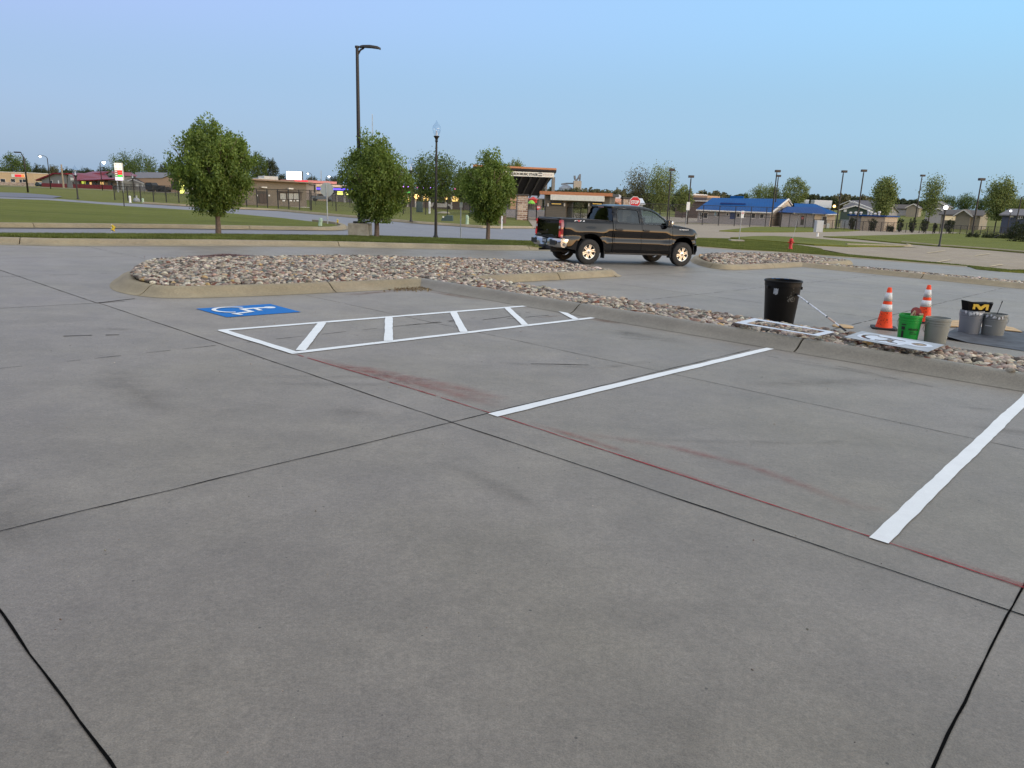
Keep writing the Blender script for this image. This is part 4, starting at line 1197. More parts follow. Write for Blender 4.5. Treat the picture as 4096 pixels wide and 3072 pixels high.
# the near side is the vehicle's right: its wheels stand 0.99 m right of the centre line
yawv = Vector((cos(hd), sin(hd), 0)); lft = Vector((-sin(hd), cos(hd), 0))
c0 = Vector((pr_.x, pr_.y, 0)) + lft * .93 * TS
zc = zg(c0.x, c0.y); c1_ = c0 + yawv * 3.744 * TS; zc1 = zg(c1_.x, c1_.y); zl = zg(c0.x + lft.x, c0.y + lft.y)
tk.location = (c0.x, c0.y, zc)
tk.rotation_euler = Matrix((Vector((yawv.x * 3.744 * TS, yawv.y * 3.744 * TS, zc1 - zc)).normalized(), Vector((lft.x, lft.y, zl - zc)).normalized(), Vector((-(zc1 - zc) / 3.46 * yawv.x - (zl - zc) * lft.x, -(zc1 - zc) / 3.46 * yawv.y - (zl - zc) * lft.y, 1)).normalized())).transposed().to_euler()
tk.scale = (TS, TS, TS)
def place(u, v, dz=.13):
    p = G(u, v, dz); return Vector((p.x, p.y, p.z + dz))
# ------------------------------------------------------------------ foliage
def leaf_mat(name, c1, c2, tr=.28):
    m, t, b = nodes_mat(name); q = NT(t)
    rnd = q.n('ShaderNodeNewGeometry').outputs['Random Per Island']
    P = q.n('ShaderNodeTexCoord').outputs['Object']
    c = q.mix(rnd, c1, c2)
    f = q.mr(q.noise(P, .9, 3, .6), .3, .7, .72, 1.3)
    v = q.n('ShaderNodeVectorMath', {0: c, 3: f}, operation='SCALE').outputs[0]
    d = q.n('ShaderNodeBsdfDiffuse', {0: v}); tl = q.n('ShaderNodeBsdfTranslucent', {0: v})
    gs = q.n('ShaderNodeBsdfGlossy', {0: (.5, .5, .5), 1: .45})
    mx = q.n('ShaderNodeMixShader', {0: tr, 1: d.outputs[0], 2: tl.outputs[0]})
    m2 = q.n('ShaderNodeMixShader', {0: .035, 1: mx.outputs[0], 2: gs.outputs[0]})
    t.links.new(m2.outputs[0], t.nodes['Material Output'].inputs[0])
    return m
mPear = leaf_mat('pear_leaves', (.088, .138, .020), (.235, .310, .066), .40)
mElm = leaf_mat('dark_leaves', (.055, .090, .020), (.125, .175, .042))
mWood = leaf_mat('woods_leaves', (.038, .052, .026), (.075, .088, .040))
mBrown = leaf_mat('budding_leaves', (.115, .110, .055), (.18, .17, .085))
mLite = leaf_mat('spring_leaves', (.13, .165, .045), (.24, .28, .09))
mShrub = leaf_mat('shrub_leaves', (.018, .028, .012), (.045, .055, .022))
mBark = M('tree_bark', (.15, .105, .075), .9, var=.3, scale=14, bump=.6, bscale=30)
mBarkD = M('dark_bark', (.07, .055, .045), .9, var=.3, scale=10)
def leaves_mesh(name, C, size, rng, mat, parent, hang=.6, asp=.5):
    """C: (n,3) leaf centres; each leaf a small kite-shaped face of its own"""
    n = len(C)
    d = rng.normal(0, 1, (n, 3)); d[:, 2] -= hang * 1.8; d /= np.linalg.norm(d, axis=1)[:, None]
    r = rng.normal(0, 1, (n, 3)); w = np.cross(d, r); w /= np.linalg.norm(w, axis=1)[:, None] + 1e-9
    s = (size * rng.uniform(.65, 1.35, n))[:, None]
    V = np.empty((n, 4, 3), np.float32)
    V[:, 0] = C - d * s * .5; V[:, 2] = C + d * s * .5
    V[:, 1] = C + w * s * asp * .5 - d * s * .08; V[:, 3] = C - w * s * asp * .5 - d * s * .08
    me = bpy.data.meshes.new(name)
    me.vertices.add(4 * n); me.vertices.foreach_set('co', V.ravel())
    me.loops.add(4 * n); me.loops.foreach_set('vertex_index', np.arange(4 * n))
    me.polygons.add(n); me.polygons.foreach_set('loop_start', np.arange(0, 4 * n, 4)); me.polygons.foreach_set('loop_total', np.full(n, 4))
    me.update(calc_edges=True); me.materials.append(mat)
    o = bpy.data.objects.new(name, me); COL.objects.link(o); o.parent = parent
    return o
def prof_r(kind, t):
    if kind == 'pear':      # egg with its wide part below the middle
        return (sqrt(max(0, 1 - ((t - .40) / (.42 if t < .40 else .63)) ** 2)) if t > -1 else 0) * (1.0 if t < .4 else 1.0 - .10 * (t - .4))
    if kind == 'round': return sqrt(max(0, 1 - (2 * t - 1) ** 2)) * (1.0 - .12 * t)
    if kind == 'vase': return (t ** .5) * sqrt(max(0, 1 - max(0, (t - .55) / .45) ** 2.2))
    if kind == 'column': return sqrt(max(0, 1 - (2 * t - 1) ** 4)) * (.8 + .2 * sin(3 * t))
    if kind == 'shrub': return (.45 + .55 * min(1, t / .55)) * (sqrt(max(0, 1 - ((t - .8) / .2) ** 2)) if t > .8 else 1)
def make_tree(name, label, cat, loc, h, w, ztr, kind, mat, seed, nclump, nleaf, lsize, trunk_r, group=None, cs=.30, hollow=.35, bark=None, trunk=True, lean=0.0, asp=.5, limbs=9, hang=.6):
    rng = np.random.default_rng(seed); rnd = random.Random(seed)
    t = thing(name, label, cat, loc, 0, group)
    ch = h - ztr; R_ = w / 2
    lump = rng.uniform(0, 6.28, 6)
    CL = []
    PL = []
    if kind == 'pear':
        for i in range(19):
            rho = (.0 if i == 0 else .30 if i < 7 else .66) * R_ * rng.uniform(.88, 1.12); a = i * 2.4 + rng.uniform(-.3, .3)
            PL.append((rho, a, (.97 if i == 0 else .98 if i < 7 else .80) * rng.uniform(.86, 1.0), (.30 if i < 7 else .36) * R_ * rng.uniform(.85, 1.15), rng.uniform(0, .12)))
    while PL and len(CL) < nclump:
        rho, a, tp, pr, lo = PL[rng.integers(len(PL))]
        tt = rng.uniform(0, 1); ax = rho * (.40 + .60 * min(1, tt * 1.8)) * (1 - .35 * max(0, tt - .55)); b_ = rng.uniform(0, 2 * pi); q = pr * sqrt(rng.uniform(.1, 1)) * (min(1, .35 + tt * 2.2) * sqrt(max(0.02, 1 - max(0, (tt - .45) / .56) ** 2)))
        CL.append((ax * cos(a) + q * cos(b_), ax * sin(a) + q * sin(b_), ztr + ch * (lo + (tp - lo) * tt)))
    while len(CL) < nclump:
        tt = rng.uniform(0.02, 1.0); a = rng.uniform(0, 2 * pi)
        pr = prof_r(kind, tt)
        if rng.uniform() > pr + .15: continue
        lm = 1 + .15 * sin(3 * a + lump[0] + 5 * tt) + .13 * sin(5 * a + lump[1] - 8 * tt) + .09 * sin(11 * tt + lump[2] + 2 * a)
        rr = pr * R_ * lm * (1 - hollow * rng.uniform() ** 1.4) * .93
        CL.append((rr * cos(a) + lean * tt, rr * sin(a), ztr + tt * ch * (.95 + .07 * sin(4 * a + lump[3]))))
    CL = np.array(CL)
    if PL: CL[:, :2] -= CL[:, :2].mean(0) * .8
    # a few inner clumps
    k = max(3, nclump // 6); inn = np.stack([rng.uniform(-.45, .45, k) * R_, rng.uniform(-.45, .45, k) * R_, ztr + rng.uniform(.15, .75, k) * ch], 1)
    CL = np.vstack([CL, inn]); sg = cs * rng.uniform(.55, 1.25, len(CL))
    idx = rng.integers(0, len(CL), nleaf)
    off = rng.normal(0, 1, (nleaf, 3)) * np.array([1, 1, 1.7]); off /= (1 + .25 * np.linalg.norm(off, axis=1))[:, None]
    P = CL[idx] + off * sg[idx][:, None]
    P[:, 2] = np.maximum(P[:, 2], ztr * .82)
    leaves_mesh('crown', P.astype(np.float32), lsize, rng, mat, t, hang, asp)
    if trunk:
        mb = MB(); lead = [(0, 0, -.1), (0, 0, .04), (.01, .0, ztr * .5), (.0, .01, ztr), (lean * .3, .0, ztr + ch * .35), (lean * .7, 0, ztr + ch * .8)]
        mb.tube(lead, [trunk_r * 1.45, trunk_r * 1.15, trunk_r, trunk_r * .85, trunk_r * .45, trunk_r * .12], 10)
        for i in range(limbs):
            a = 2 * pi * i / limbs + rnd.uniform(-.3, .3); z0 = ztr * rnd.uniform(.88, 1.12); tt = rnd.uniform(.4, .8)
            rr = prof_r(kind, tt) * R_ * rnd.uniform(.5, .85)
            e = (rr * cos(a), rr * sin(a), ztr + ch * tt); m1 = (rr * .38 * cos(a), rr * .38 * sin(a), z0 + (e[2] - z0) * .32)
            m2 = (rr * .75 * cos(a + .1), rr * .75 * sin(a + .1), z0 + (e[2] - z0) * .68)
            mb.tube([(0, 0, z0 - .05), m1, m2, e], [trunk_r * .5, trunk_r * .36, trunk_r * .2, trunk_r * .06], 6)
            for j in range(3):
                b = m2 if j else m1; a2 = a + rnd.uniform(-.9, .9); L2_ = R_ * rnd.uniform(.25, .5)
                mb.tube([b, (b[0] + L2_ * cos(a2) * .5, b[1] + L2_ * sin(a2) * .5, b[2] + L2_ * .55), (b[0] + L2_ * cos(a2), b[1] + L2_ * sin(a2), b[2] + L2_ * 1.25)], [trunk_r * .2, trunk_r * .12, trunk_r * .04], 5)
        mb.build('trunk', bark or mBark, t, smooth=True)
    return t
def tree_px(name, label, cat, u0, u1, vtop, vcb, ub, vb, kind, mat, seed, nclump, nleaf, lsize, trunk_r, D=None, **k):
    """tree from its picture extent: crown u0..u1, top vtop, crown bottom vcb, trunk foot (ub, vb)"""
    p = place(ub, vb) if D is None else GD(ub, D)
    h = ztop(p, ub, vtop) - p.z; zb = max(.2, ztop(p, ub, vcb) - p.z)
    w = (xat(p, 0, u1) - xat(p, 0, u0)) if False else (u1 - u0) / FPX * (p.y * cos(PITCH) + (CAM_H - p.z) * sin(PITCH))
    return make_tree(name, label, cat, (p.x, p.y, p.z), h, w, zb, kind, mat, seed, nclump, nleaf, lsize, trunk_r, **k)
PG = 'young pear trees in the grass strip'
tree_px('pear_tree', 'tallest and leftmost of the three round young trees in the grass strip', 'tree', 698, 1046, 464, 850, 874, 938, 'pear', mPear, 21, 420, 52000, .088, .085, cs=.15, group=PG)
tree_px('pear_tree', 'middle round young tree in the grass strip in front of the tall lamp pole', 'tree', 1334, 1612, 530, 876, 1507, 949, 'pear', mPear, 22, 400, 46000, .092, .095, cs=.17, group=PG)
tree_px('pear_tree', 'smallest round young tree in the grass strip, nearest the black pickup', 'tree', 1836, 2056, 600, 886, 1951, 961, 'pear', mPear, 23, 380, 36000, .095, .085, cs=.165, group=PG)

# ------------------------------------------------------------------ background trees (left to right), each its own
BT = 'background trees'
def bt(label, u0, u1, vt, vb, D, kind='round', mat=None, seed=1, n=2600, name='tree', dens=1.0, **k):
    w_m = (u1 - u0) / FPX * D
    area = w_m * (vb - vt) / FPX * D
    nl = int(max(1500, min(14000, n * 2.0 * dens)))
    k.setdefault('cs', max(.5, w_m * .07))
    k.setdefault('asp', .8)
    return tree_px(name, label, 'tree', u0, u1, vt, vt + (vb - vt) * .93, (u0 + u1) / 2, vb, kind, mat or mElm, seed, 170, nl, max(.28, sqrt(area / nl) * 2.7), max(.12, w_m * .02), D=D, group=BT, bark=mBarkD, limbs=7, hollow=.5, **k)
bt('broad bushy tree behind the tan shop at the far left', 22, 150, 620, 745, 330, 'round', mElm, 31, 4200)
bt('sliver of a grey budding tree at the left edge', -60, 24, 648, 745, 330, 'round', mBrown, 32, 2000)
bt('low green tree right of the tan shop behind the first lit street light', 140, 212, 660, 750, 340, 'round', mWood, 33, 2600)
bt('brownish low tree above the dark red roof on its left end', 205, 262, 664, 745, 350, 'round', mBrown, 34, 2200)
bt('low dark tree behind the red roof beside the wooden pole', 255, 330, 674, 745, 350, 'round', mWood, 35, 2200)
bt('low dark tree behind the red roof upper storey', 322, 395, 674, 745, 350, 'round', mWood, 36, 2200)
bt('pale small tree left of the big dark crown behind the fuel sign', 400, 470, 668, 750, 350, 'round', mWood, 37, 2000)
bt('big dark broad tree behind the fuel price sign', 452, 655, 620, 755, 320, 'round', mElm, 38, 6500)
bt('smaller dark tree at the right foot of the big crown behind the tan gabled shed', 640, 700, 655, 750, 330, 'round', mWood, 39, 1800)
bt('tall green tree standing behind the brown concession building', 985, 1090, 614, 760, 280, 'vase', mElm, 40, 4200)
bt('dark tree right beside the tall one behind the concession building', 1060, 1122, 628, 750, 285, 'round', mWood, 41, 2600)
bt('low dark tree right of the concession roof units', 1110, 1158, 697, 755, 290, 'round', mWood, 42, 1400)
bt('small faraway tree under the radio mast right of the lit billboard', 1222, 1286, 706, 762, 420, 'round', mWood, 43, 1400)
bt('small faraway tree left of the middle pear tree', 1298, 1380, 708, 762, 420, 'round', mWood, 44, 1400)
bt('large spreading elm between the two acorn lamp posts', 1626, 1850, 634, 812, 150, 'round', mElm, 45, 9000, cs=1.0)
bt('dark tree filling the gap right of the large elm', 1808, 1900, 668, 812, 160, 'round', mElm, 46, 4000)
bt('pale tree top showing over the music stage roof', 2004, 2105, 640, 770, 300, 'round', mLite, 47, 3600)
bt('thin budding tall tree behind the stop sign, left one of the pair', 2497, 2590, 694, 850, 190, 'vase', mBrown, 48, 2600, cs=1.6)
bt('taller light green tree behind the stop sign', 2575, 2705, 684, 852, 185, 'vase', mLite, 49, 4200, cs=1.3)
bt('low olive tree behind the tall fence left of the blue roof', 2690, 2770, 745, 850, 195, 'round', mLite, 50, 2400)
bt('wide light green tree rising over the right end of the big blue roof', 3112, 3222, 709, 840, 235, 'round', mLite, 51, 4600)
bt('lower light green tree left of the wide one above the blue roof', 2985, 3125, 742, 830, 240, 'round', mLite, 52, 4200)
bt('slim bright green tree standing behind the small tan block building', 3490, 3564, 721, 862, 150, 'column', mLite, 53, 4200, cs=.8)
bt('thin half bare tree beside the tan house and the stadium light', 3680, 3758, 716, 868, 165, 'vase', mLite, 54, 1700, cs=1.1)
bt('windswept light green tree near the right edge', 3936, 4046, 726, 882, 160, 'vase', mLite, 55, 4600, cs=1.0)
bt('big dark dome-shaped tree behind the long tan house', 3815, 3910, 778, 846, 330, 'round', mElm, 56, 3600)
bt('dark tree left of the dome-shaped one behind the grey gabled house', 3745, 3822, 785, 846, 330, 'round', mElm, 57, 2600)
bt('dark tree right of the dome-shaped one by the last stadium light', 3900, 3962, 790, 850, 330, 'round', mElm, 58, 2400)
bt('olive tree behind the dark blue house at the right edge', 4030, 4100, 789, 852, 320, 'round', mLite, 59, 2400)
# far woods along the horizon: one mass
def woods(name, label, defs, seed, mat, n_per=900):
    rng = np.random.default_rng(seed); C = []
    for u0, u1, vt0, vt1, vb, D in defs:
        k = int((u1 - u0) / 16) + 1
        for i in range(k):
            u = u0 + (u1 - u0) * (i + rng.uniform(0, 1)) / k; vt = vt0 + (vt1 - vt0) * (u - u0) / (u1 - u0) + rng.uniform(-6, 7)
            p = GD(u, D * rng.uniform(.93, 1.07)); zt_ = ztop(p, u, vt); zb_ = min(p.z, ztop(p, u, vb))
            r = rng.uniform(11, 26) / FPX * D
            q = rng.normal(0, 1, (n_per, 3)); q /= np.linalg.norm(q, axis=1)[:, None]; q *= rng.uniform(.25, 1, (n_per, 1)) ** .5
            hh = (zt_ - zb_)
            c = np.array([p.x, p.y, zb_ + hh * .5]) + q * np.array([r, r, hh * .5]); C.append(c)
    C = np.vstack(C)
    o = leaves_mesh(name, C.astype(np.float32), 1.15, rng, mat, None, 0, .9)
    tag(o, label, 'woods', None, 'stuff')
woods('far_woods', 'low dark belt of far woods behind the right half of the park', [(2230, 2480, 757, 762, 800, 420), (2480, 2760, 770, 772, 830, 430), (2740, 2990, 770, 775, 840, 430), (3200, 3330, 772, 785, 830, 430), (3320, 3620, 788, 792, 850, 450), (3600, 3760, 795, 800, 850, 450), (4040, 4400, 800, 815, 870, 430)], 70, mWood, 420)
woods('far_woods', 'low brown belt of budding woods behind the grain elevator', [(2290, 2500, 750, 757, 790, 400), (2790, 2880, 762, 768, 810, 420), (3330, 3460, 776, 784, 830, 440)], 71, mBrown, 420)
woods('far_woods', 'dark belt of woods behind the shops on the left half', [(-200, 60, 672, 680, 745, 400), (150, 460, 682, 686, 750, 400), (640, 1000, 695, 712, 770, 420), (1380, 1660, 730, 735, 775, 420), (1820, 2240, 735, 752, 800, 400)], 72, mWood, 420)

# ------------------------------------------------------------------ columnar shrubs by the low fence
SG = 'clipped dark shrubs along the low fence'
SH = [(3402, 3427, 873, 910, 'leftmost clipped dark shrub, standing before the grey wall of the small block building'), (3481, 3511, 873, 913, 'clipped dark shrub in front of the tan block building'), (3598, 3620, 875, 917, 'clipped dark shrub right of the round black bush'),
      (3645, 3671, 875, 920, 'clipped dark shrub in the middle of the even row of three'), (3694, 3718, 876, 921, 'clipped dark shrub on the right of the even row of three'), (3743, 3756, 894, 923, 'smallest thin dark shrub left of the black lamp pole'), (3794, 3824, 880, 925, 'clipped dark shrub right of the black lamp pole, last of the row')]
for i, (u0, u1, vt, vb, lb) in enumerate(SH):
    p = GD((u0 + u1) / 2, 118)
    # stand where the row meets the ground in the picture
    p = G((u0 + u1) / 2, vb)
    if p.y > 135 or p.y < 60: p = GD((u0 + u1) / 2, 125)
    h = ztop(p, (u0 + u1) / 2, vt) - p.z; w = (u1 - u0) / FPX * p.y
    make_tree('shrub', lb, 'shrub', (p.x, p.y, p.z), h, w, .12, 'shrub', mShrub, 80 + i, 70, 1500, .16, .05, group=SG, cs=w * .10, hollow=.3, bark=mBarkD, limbs=3)
p = G(3570, 918); p = p if p.y < 140 else GD(3570, 125)
make_tree('bush', 'low round black bush between the clipped shrubs', 'shrub', (p.x, p.y, p.z), ztop(p, 3570, 904) - p.z, 28 / FPX * p.y, .05, 'round', mShrub, 90, 50, 1000, .16, .04, cs=.16, trunk=False)
# grass blades along the near lawns
def blades(name, polys, n, h, mat, label, seed, dz=.13):
    rng = np.random.default_rng(seed); P = np.array(polys); x0, y0 = P.min(0); x1, y1 = P.max(0); pts = []
    while len(pts) < n:
        q = rng.uniform([x0, y0], [x1, y1], (20000, 2)); ins = np.zeros(len(q), bool)
        for i in range(len(P)):
            a, b = P[i], P[(i + 1) % len(P)]
            if a[1] == b[1]: continue
            ins ^= ((a[1] > q[:, 1]) != (b[1] > q[:, 1])) & (q[:, 0] < (b[0] - a[0]) * (q[:, 1] - a[1]) / (b[1] - a[1]) + a[0])
        pts += list(q[ins])
    pts = np.array(pts[:n]); z = np.array([zg(a, b) for a, b in pts]) + dz
    B = np.column_stack([pts, z]); a = rng.uniform(0, 2 * pi, n); w = .011 * rng.uniform(.7, 1.6, n); hh = h * rng.uniform(.5, 1.3, n)
    d = np.stack([np.cos(a), np.sin(a), np.zeros(n)], 1) * w[:, None]
    V = np.empty((n, 3, 3), np.float32); V[:, 0] = B - d; V[:, 1] = B + d; V[:, 2] = B + np.column_stack([rng.normal(0, .35, n) * hh, rng.normal(0, .35, n) * hh, hh])
    me = bpy.data.meshes.new(name); me.vertices.add(3 * n); me.vertices.foreach_set('co', V.ravel()); me.loops.add(3 * n); me.loops.foreach_set('vertex_index', np.arange(3 * n))
    me.polygons.add(n); me.polygons.foreach_set('loop_start', np.arange(0, 3 * n, 3)); me.polygons.foreach_set('loop_total', np.full(n, 3)); me.update(calc_edges=True); me.materials.append(mat)
    o = bpy.data.objects.new(name, me); COL.objects.link(o); tag(o, label, 'grass', None, 'stuff')
mBlade = leaf_mat('grass_blades', (.095, .118, .022), (.19, .215, .055), .25)
vis = lambda L_: [(p.x, p.y) for p in L_]
blades('grass', vis(PX([(-40, 943.5), (380, 954), (861, 958), (1400, 966.5), (1842, 980), (2177, 986), (2440, 985), (2440, 962), (2141, 967), (1526, 946), (873, 939), (-40, 936)], .13)), 170000, .055, mBlade, 'mown grass blades on the narrow strip where the three young trees stand', 95)
blades('grass', vis(PX([(u, v + (2 if k > 11 else 0)) for k, (u, v) in enumerate(G1)], .03)), 90000, .045, mBlade, 'mown grass blades on the strip around the red hydrant', 96, .03)
# ------------------------------------------------------------------ lamp posts and poles
mPole = M('bronze_pole', (.030, .027, .025), .5, .3, var=.1)
mPoleG = M('galvanized', (.42, .43, .43), .5, .5, var=.1)
mLitW = M('lit_lamp_white', (1, 1, 1), .4, emit=(.95, .98, 1.0), estr=6.0)
mLitY = M('lit_lamp_yellow', (1, .9, .7), .4, emit=(1.0, .55, .15), estr=5.0)
mGlobe = glass_mat('lamp_globe_glass', (.86, .90, .94), .9, .06)
mConcBase = M('light_base_concrete', (.36, .32, .25), .9, var=.2, scale=6, bump=.3)
def Hh(p, u, v): return ztop(p, u, v) - p.z
# tall parking-lot light on a concrete base
p = place(1441, 944)
h = Hh(p, 1430, 186)
t = thing('parking_lot_light', 'tall dark lamp pole on a square concrete block behind the middle pear tree', 'lamp post', p)
mb = MB(); bw = .40; mb.box((0, 0, .19), (bw * 2, bw * 2, .62), bev=.03); mb.build('concrete_base', mConcBase, t)
mb = MB(); mb.box((0, 0, .53), (.46, .46, .09), bev=.02); mb.build('base_plate', mPole, t)
mb = MB(); mb.cyl((0, 0, .5), (0, 0, h - .03), .09, .058, 16); mb.build('pole', mPole, t, angle=40)
mb = MB()
mb.tube([(.02, 0, h - .28), (.12, 0, h - .12), (.26, 0, h - .045)], [.04, .035, .03], 8)
hp = [(.12, -.03), (.30, -.06), (.55, -.055), (.80, -.03), (.87, .0)]
vs = []; fs = []
for x, z in [(.10, .02), (.22, .045), (.5, .05), (.78, .02), (.88, -.02)]:
    w = .07 if x < .15 else (.12 if x < .3 else (.17 if x < .6 else (.14 if x < .8 else .05)))
    vs += [(x, -w, h + z - .07), (x, -w * .8, h + z), (x, w * .8, h + z), (x, w, h + z - .07)]
for i in range(4):
    for j in range(4): fs.append((i * 4 + j, i * 4 + (j + 1) % 4, (i + 1) * 4 + (j + 1) % 4, (i + 1) * 4 + j))
fs += [(0, 1, 2, 3)[::-1], (16, 17, 18, 19)]
mb.add(vs, fs); mb.build('lamp_head', mPole, t, angle=40)
mb = MB(); mb.cyl((0, 0, h - .05), (0, 0, h + .02), .085, .085, 12); mb.build('pole_cap', mPole, t)
# acorn lamps
def acorn(name, label, p, h, lit=None, grp='acorn lamp posts', r=.05, scale=1.0):
    t = thing(name, label, 'lamp post', p, 0, grp)
    s = scale; g0 = h - .80 * s
    mb = MB(); mb.lathe([(.11, -.05), (.11, .04), (.075, .10), (.062, .3), (r, g0 * .5), (r * .85, g0 - .30 * s)], 14); mb.build('pole', mPole, t, angle=40)
    mb = MB(); mb.lathe([(r * .85, g0 - .32 * s), (.085 * s, g0 - .25 * s), (.06 * s, g0 - .20 * s), (.085 * s, g0 - .12 * s), (.15 * s, g0 - .03 * s), (.16 * s, g0), (.10 * s, g0 + .01)], 14); mb.build('collar', mPole, t, angle=40)
    mb = MB(); mb.lathe([(.11 * s, g0 + .0), (.19 * s, g0 + .18 * s), (.225 * s, g0 + .34 * s), (.21 * s, g0 + .47 * s), (.13 * s, g0 + .60 * s), (.07 * s, g0 + .64 * s), (.075 * s, g0 + .68 * s), (.03 * s, g0 + .74 * s), (.012 * s, g0 + .80 * s)], 18, cap=False)
    mb.build('globe', mGlobe if not lit else mLitW, t, smooth=True)
    mb = MB(); mb.cyl((0, 0, g0), (0, 0, g0 + .16 * s), .055 * s, .055 * s, 10); mb.lathe([(.03 * s, g0 + .16 * s), (.045 * s, g0 + .24 * s), (.0, g0 + .31 * s)], 10); mb.build('bulb', M('lamp_bulb', (.75, .75, .78), .3), t)
    return t
p = place(1743, 950); acorn('acorn_lamp', 'nearest acorn lamp post, standing in the grass strip between the middle and right pear trees', p, Hh(p, 1745, 480), r=.048, scale=.78)
p = place(1644, 884); acorn('acorn_lamp', 'farther acorn lamp post left of the elm, with a glinting globe', p, Hh(p, 1645, 628), r=.06, scale=1.15)
p = place(312, 795); acorn('acorn_lamp', 'acorn lamp post left of the fuel price sign in front of the red roofed restaurant', p, Hh(p, 299, 660), r=.06, scale=1.1)
p = GD(543, 104); acorn('acorn_lamp', 'acorn lamp post right of the fuel price sign behind the chain fence', p, Hh(p, 535, 686), r=.06, scale=1.1)
# lit post at the right
p = place(3757, 984); h = Hh(p, 3778, 828)
t = thing('lamp_post', 'black lamp post with a lit white lamp on the right lawn', 'lamp post', p)
mb = MB(); mb.lathe([(.12, -.05), (.12, .06), (.07, .12), (.06, h - .28)], 12); mb.build('pole', mPole, t, angle=40)
mb = MB(); mb.lathe([(.06, h - .30), (.13, h - .22), (.10, h - .18), (.0, h - .17)], 12); mb.build('collar', mPole, t, angle=40)
mb = MB(); mb.lathe([(.08, h - .2), (.14, h - .10), (.15, h + .02), (.08, h + .09), (0, h + .11)], 14); mb.build('lamp', mLitW, t, smooth=True)
# stadium lights
SL = [(2690, 674, 2671, 889, 118, 'stadium light rising behind the pickup cab, leftmost of all'), (2773, 701, 2752, 887, 118, 'lower stadium light above the pickup bonnet, second from the left'), (3105, 679, 3089, 895, 122, 'taller one of the two stadium lights standing close together over the blue roof'),
      (3112, 699, 3097, 890, 140, 'shorter one of the two stadium lights standing close together over the blue roof'), (3378, 681, 3352, 902, 125, 'stadium light just right of the second blue roof'), (3470, 678, 3432, 910, 122, 'stadium light left of the slim green tree, before the block building'),
      (3692, 698, 3665, 885, 150, 'stadium light left of the half bare tree near the grey gabled house'), (3938, 712, 3903, 924, 112, 'rightmost stadium light, beside the windswept tree')]
for i, (ut, vt, ub, vb, D, lb) in enumerate(SL):
    p = GD(ub, D); h = Hh(p, ut, vt)
    t = thing('stadium_light', lb, 'stadium light', p, 0, 'stadium lights on tall poles')
    mb = MB(); mb.cyl((0, 0, -.3), (0, 0, h - .55), .13, .09, 10); mb.build('pole', mPole, t, angle=40)
    mb = MB(); mb.box((.0 if i % 2 else .12, 0, h - .20), (.82, .55, .36), bev=.04); mb.box((0, 0, h - .48), (.10, .10, .28)); mb.build('lamp_head', M('stadium_head', (.055, .042, .035), .6), t)
# cobra-head street lights, lit
def cobra(label, p, h, L_, dirx, name='street_light', lit=True, sz=.16, grp='lit street lights by the highway'):
    t = thing(name, label, 'street light', p, 0, grp)
    mb = MB(); mb.tube([(0, 0, -.3), (0, 0, h - .6), (dirx * .25, 0, h - .25), (dirx * L_ * .6, 0, h - .05), (dirx * L_, 0, h)], [.12, .09, .06, .05, .05], 8); mb.build('pole', mPole, t, smooth=True)
    mb = MB(); mb.box((dirx * (L_ + .3), 0, h), (.8, .35, .16), bev=.05); hd_ = mb.build('lamp_head', mPole, t)
    if lit: mb = MB(); mb.lathe([(0, -.45 * sz / .16), (.22 * sz / .16, -.20 * sz / .16), (.26 * sz / .16, -.08), (0, 0)], 10, (dirx * (L_ + .3), 0, h - .08)); mb.build('lamp_glass', mLitW, hd_, smooth=True)
    return t
p = GD(214, 175); cobra('lit street light on a curved arm above the brown wing of the red roofed restaurant', p, Hh(p, 174, 622), 1.3, -1)
p = GD(419, 195); cobra('lit street light left of the fuel price sign above the red roof', p, Hh(p, 429, 645), .7, 1, sz=.26)
p = GD(1252, 230); cobra('lit street light right of the lit billboard', p, Hh(p, 1235, 691), .9, -1)
p = GD(1308, 230); cobra('lit street light just left of the middle pear tree', p, Hh(p, 1322, 703), .6, 1, sz=.22)
p = GD(122, 100); t = cobra('unlit black shoebox light pole standing by the side street at the far left', p, Hh(p, 98, 610), .45, -1, 'shoebox_light', False, grp='unlit pole')
del t['group']
# wooden utility pole, masts
p = GD(266, 255); t = thing('utility_pole', 'weathered wooden pole in front of the brown wing of the restaurant', 'utility pole', p)
h = Hh(p, 259, 658); mb = MB(); mb.cyl((0, 0, -.3), (0, 0, h), .32, .2, 8); mb.build('pole', M('weathered_wood', (.30, .24, .17), .9, var=.25), t); mb = MB(); mb.box((0, 0, h - 1.6), (1.1, .2, .25)); mb.build('crossarm', M('weathered_wood'), t)
def mast(label, ub, vt, D, vb=None, w=.35):
    p = GD(ub, D); t = thing('radio_mast', label, 'radio mast', p); h = Hh(p, ub, vt)
    mb = MB(); mb.cyl((-w, -w * .6, 0), (-w * .3, -w * .2, h), .06, .04, 5); mb.cyl((w, -w * .6, 0), (w * .3, -w * .2, h), .06, .04, 5); mb.cyl((0, w, 0), (0, w * .3, h), .06, .04, 5)
    n = 14
    for i in range(n):
        a = w * (1 - .7 * i / n); z0, z1 = h * i / n, h * (i + 1) / n; mb.cyl((-a, -a * .6, z0), (a, -a * .6, z1), .03, .03, 4); mb.cyl((a, -a * .6, z0), (0, a, z1), .03, .03, 4)
    mb.build('lattice', mPoleG, t)
mast('very tall thin mast rising above the middle pear tree', 1494, 457, 330, w=.5)
mast('short thin mast between the lit billboard and the middle pear tree', 1289, 682, 340, w=.4)

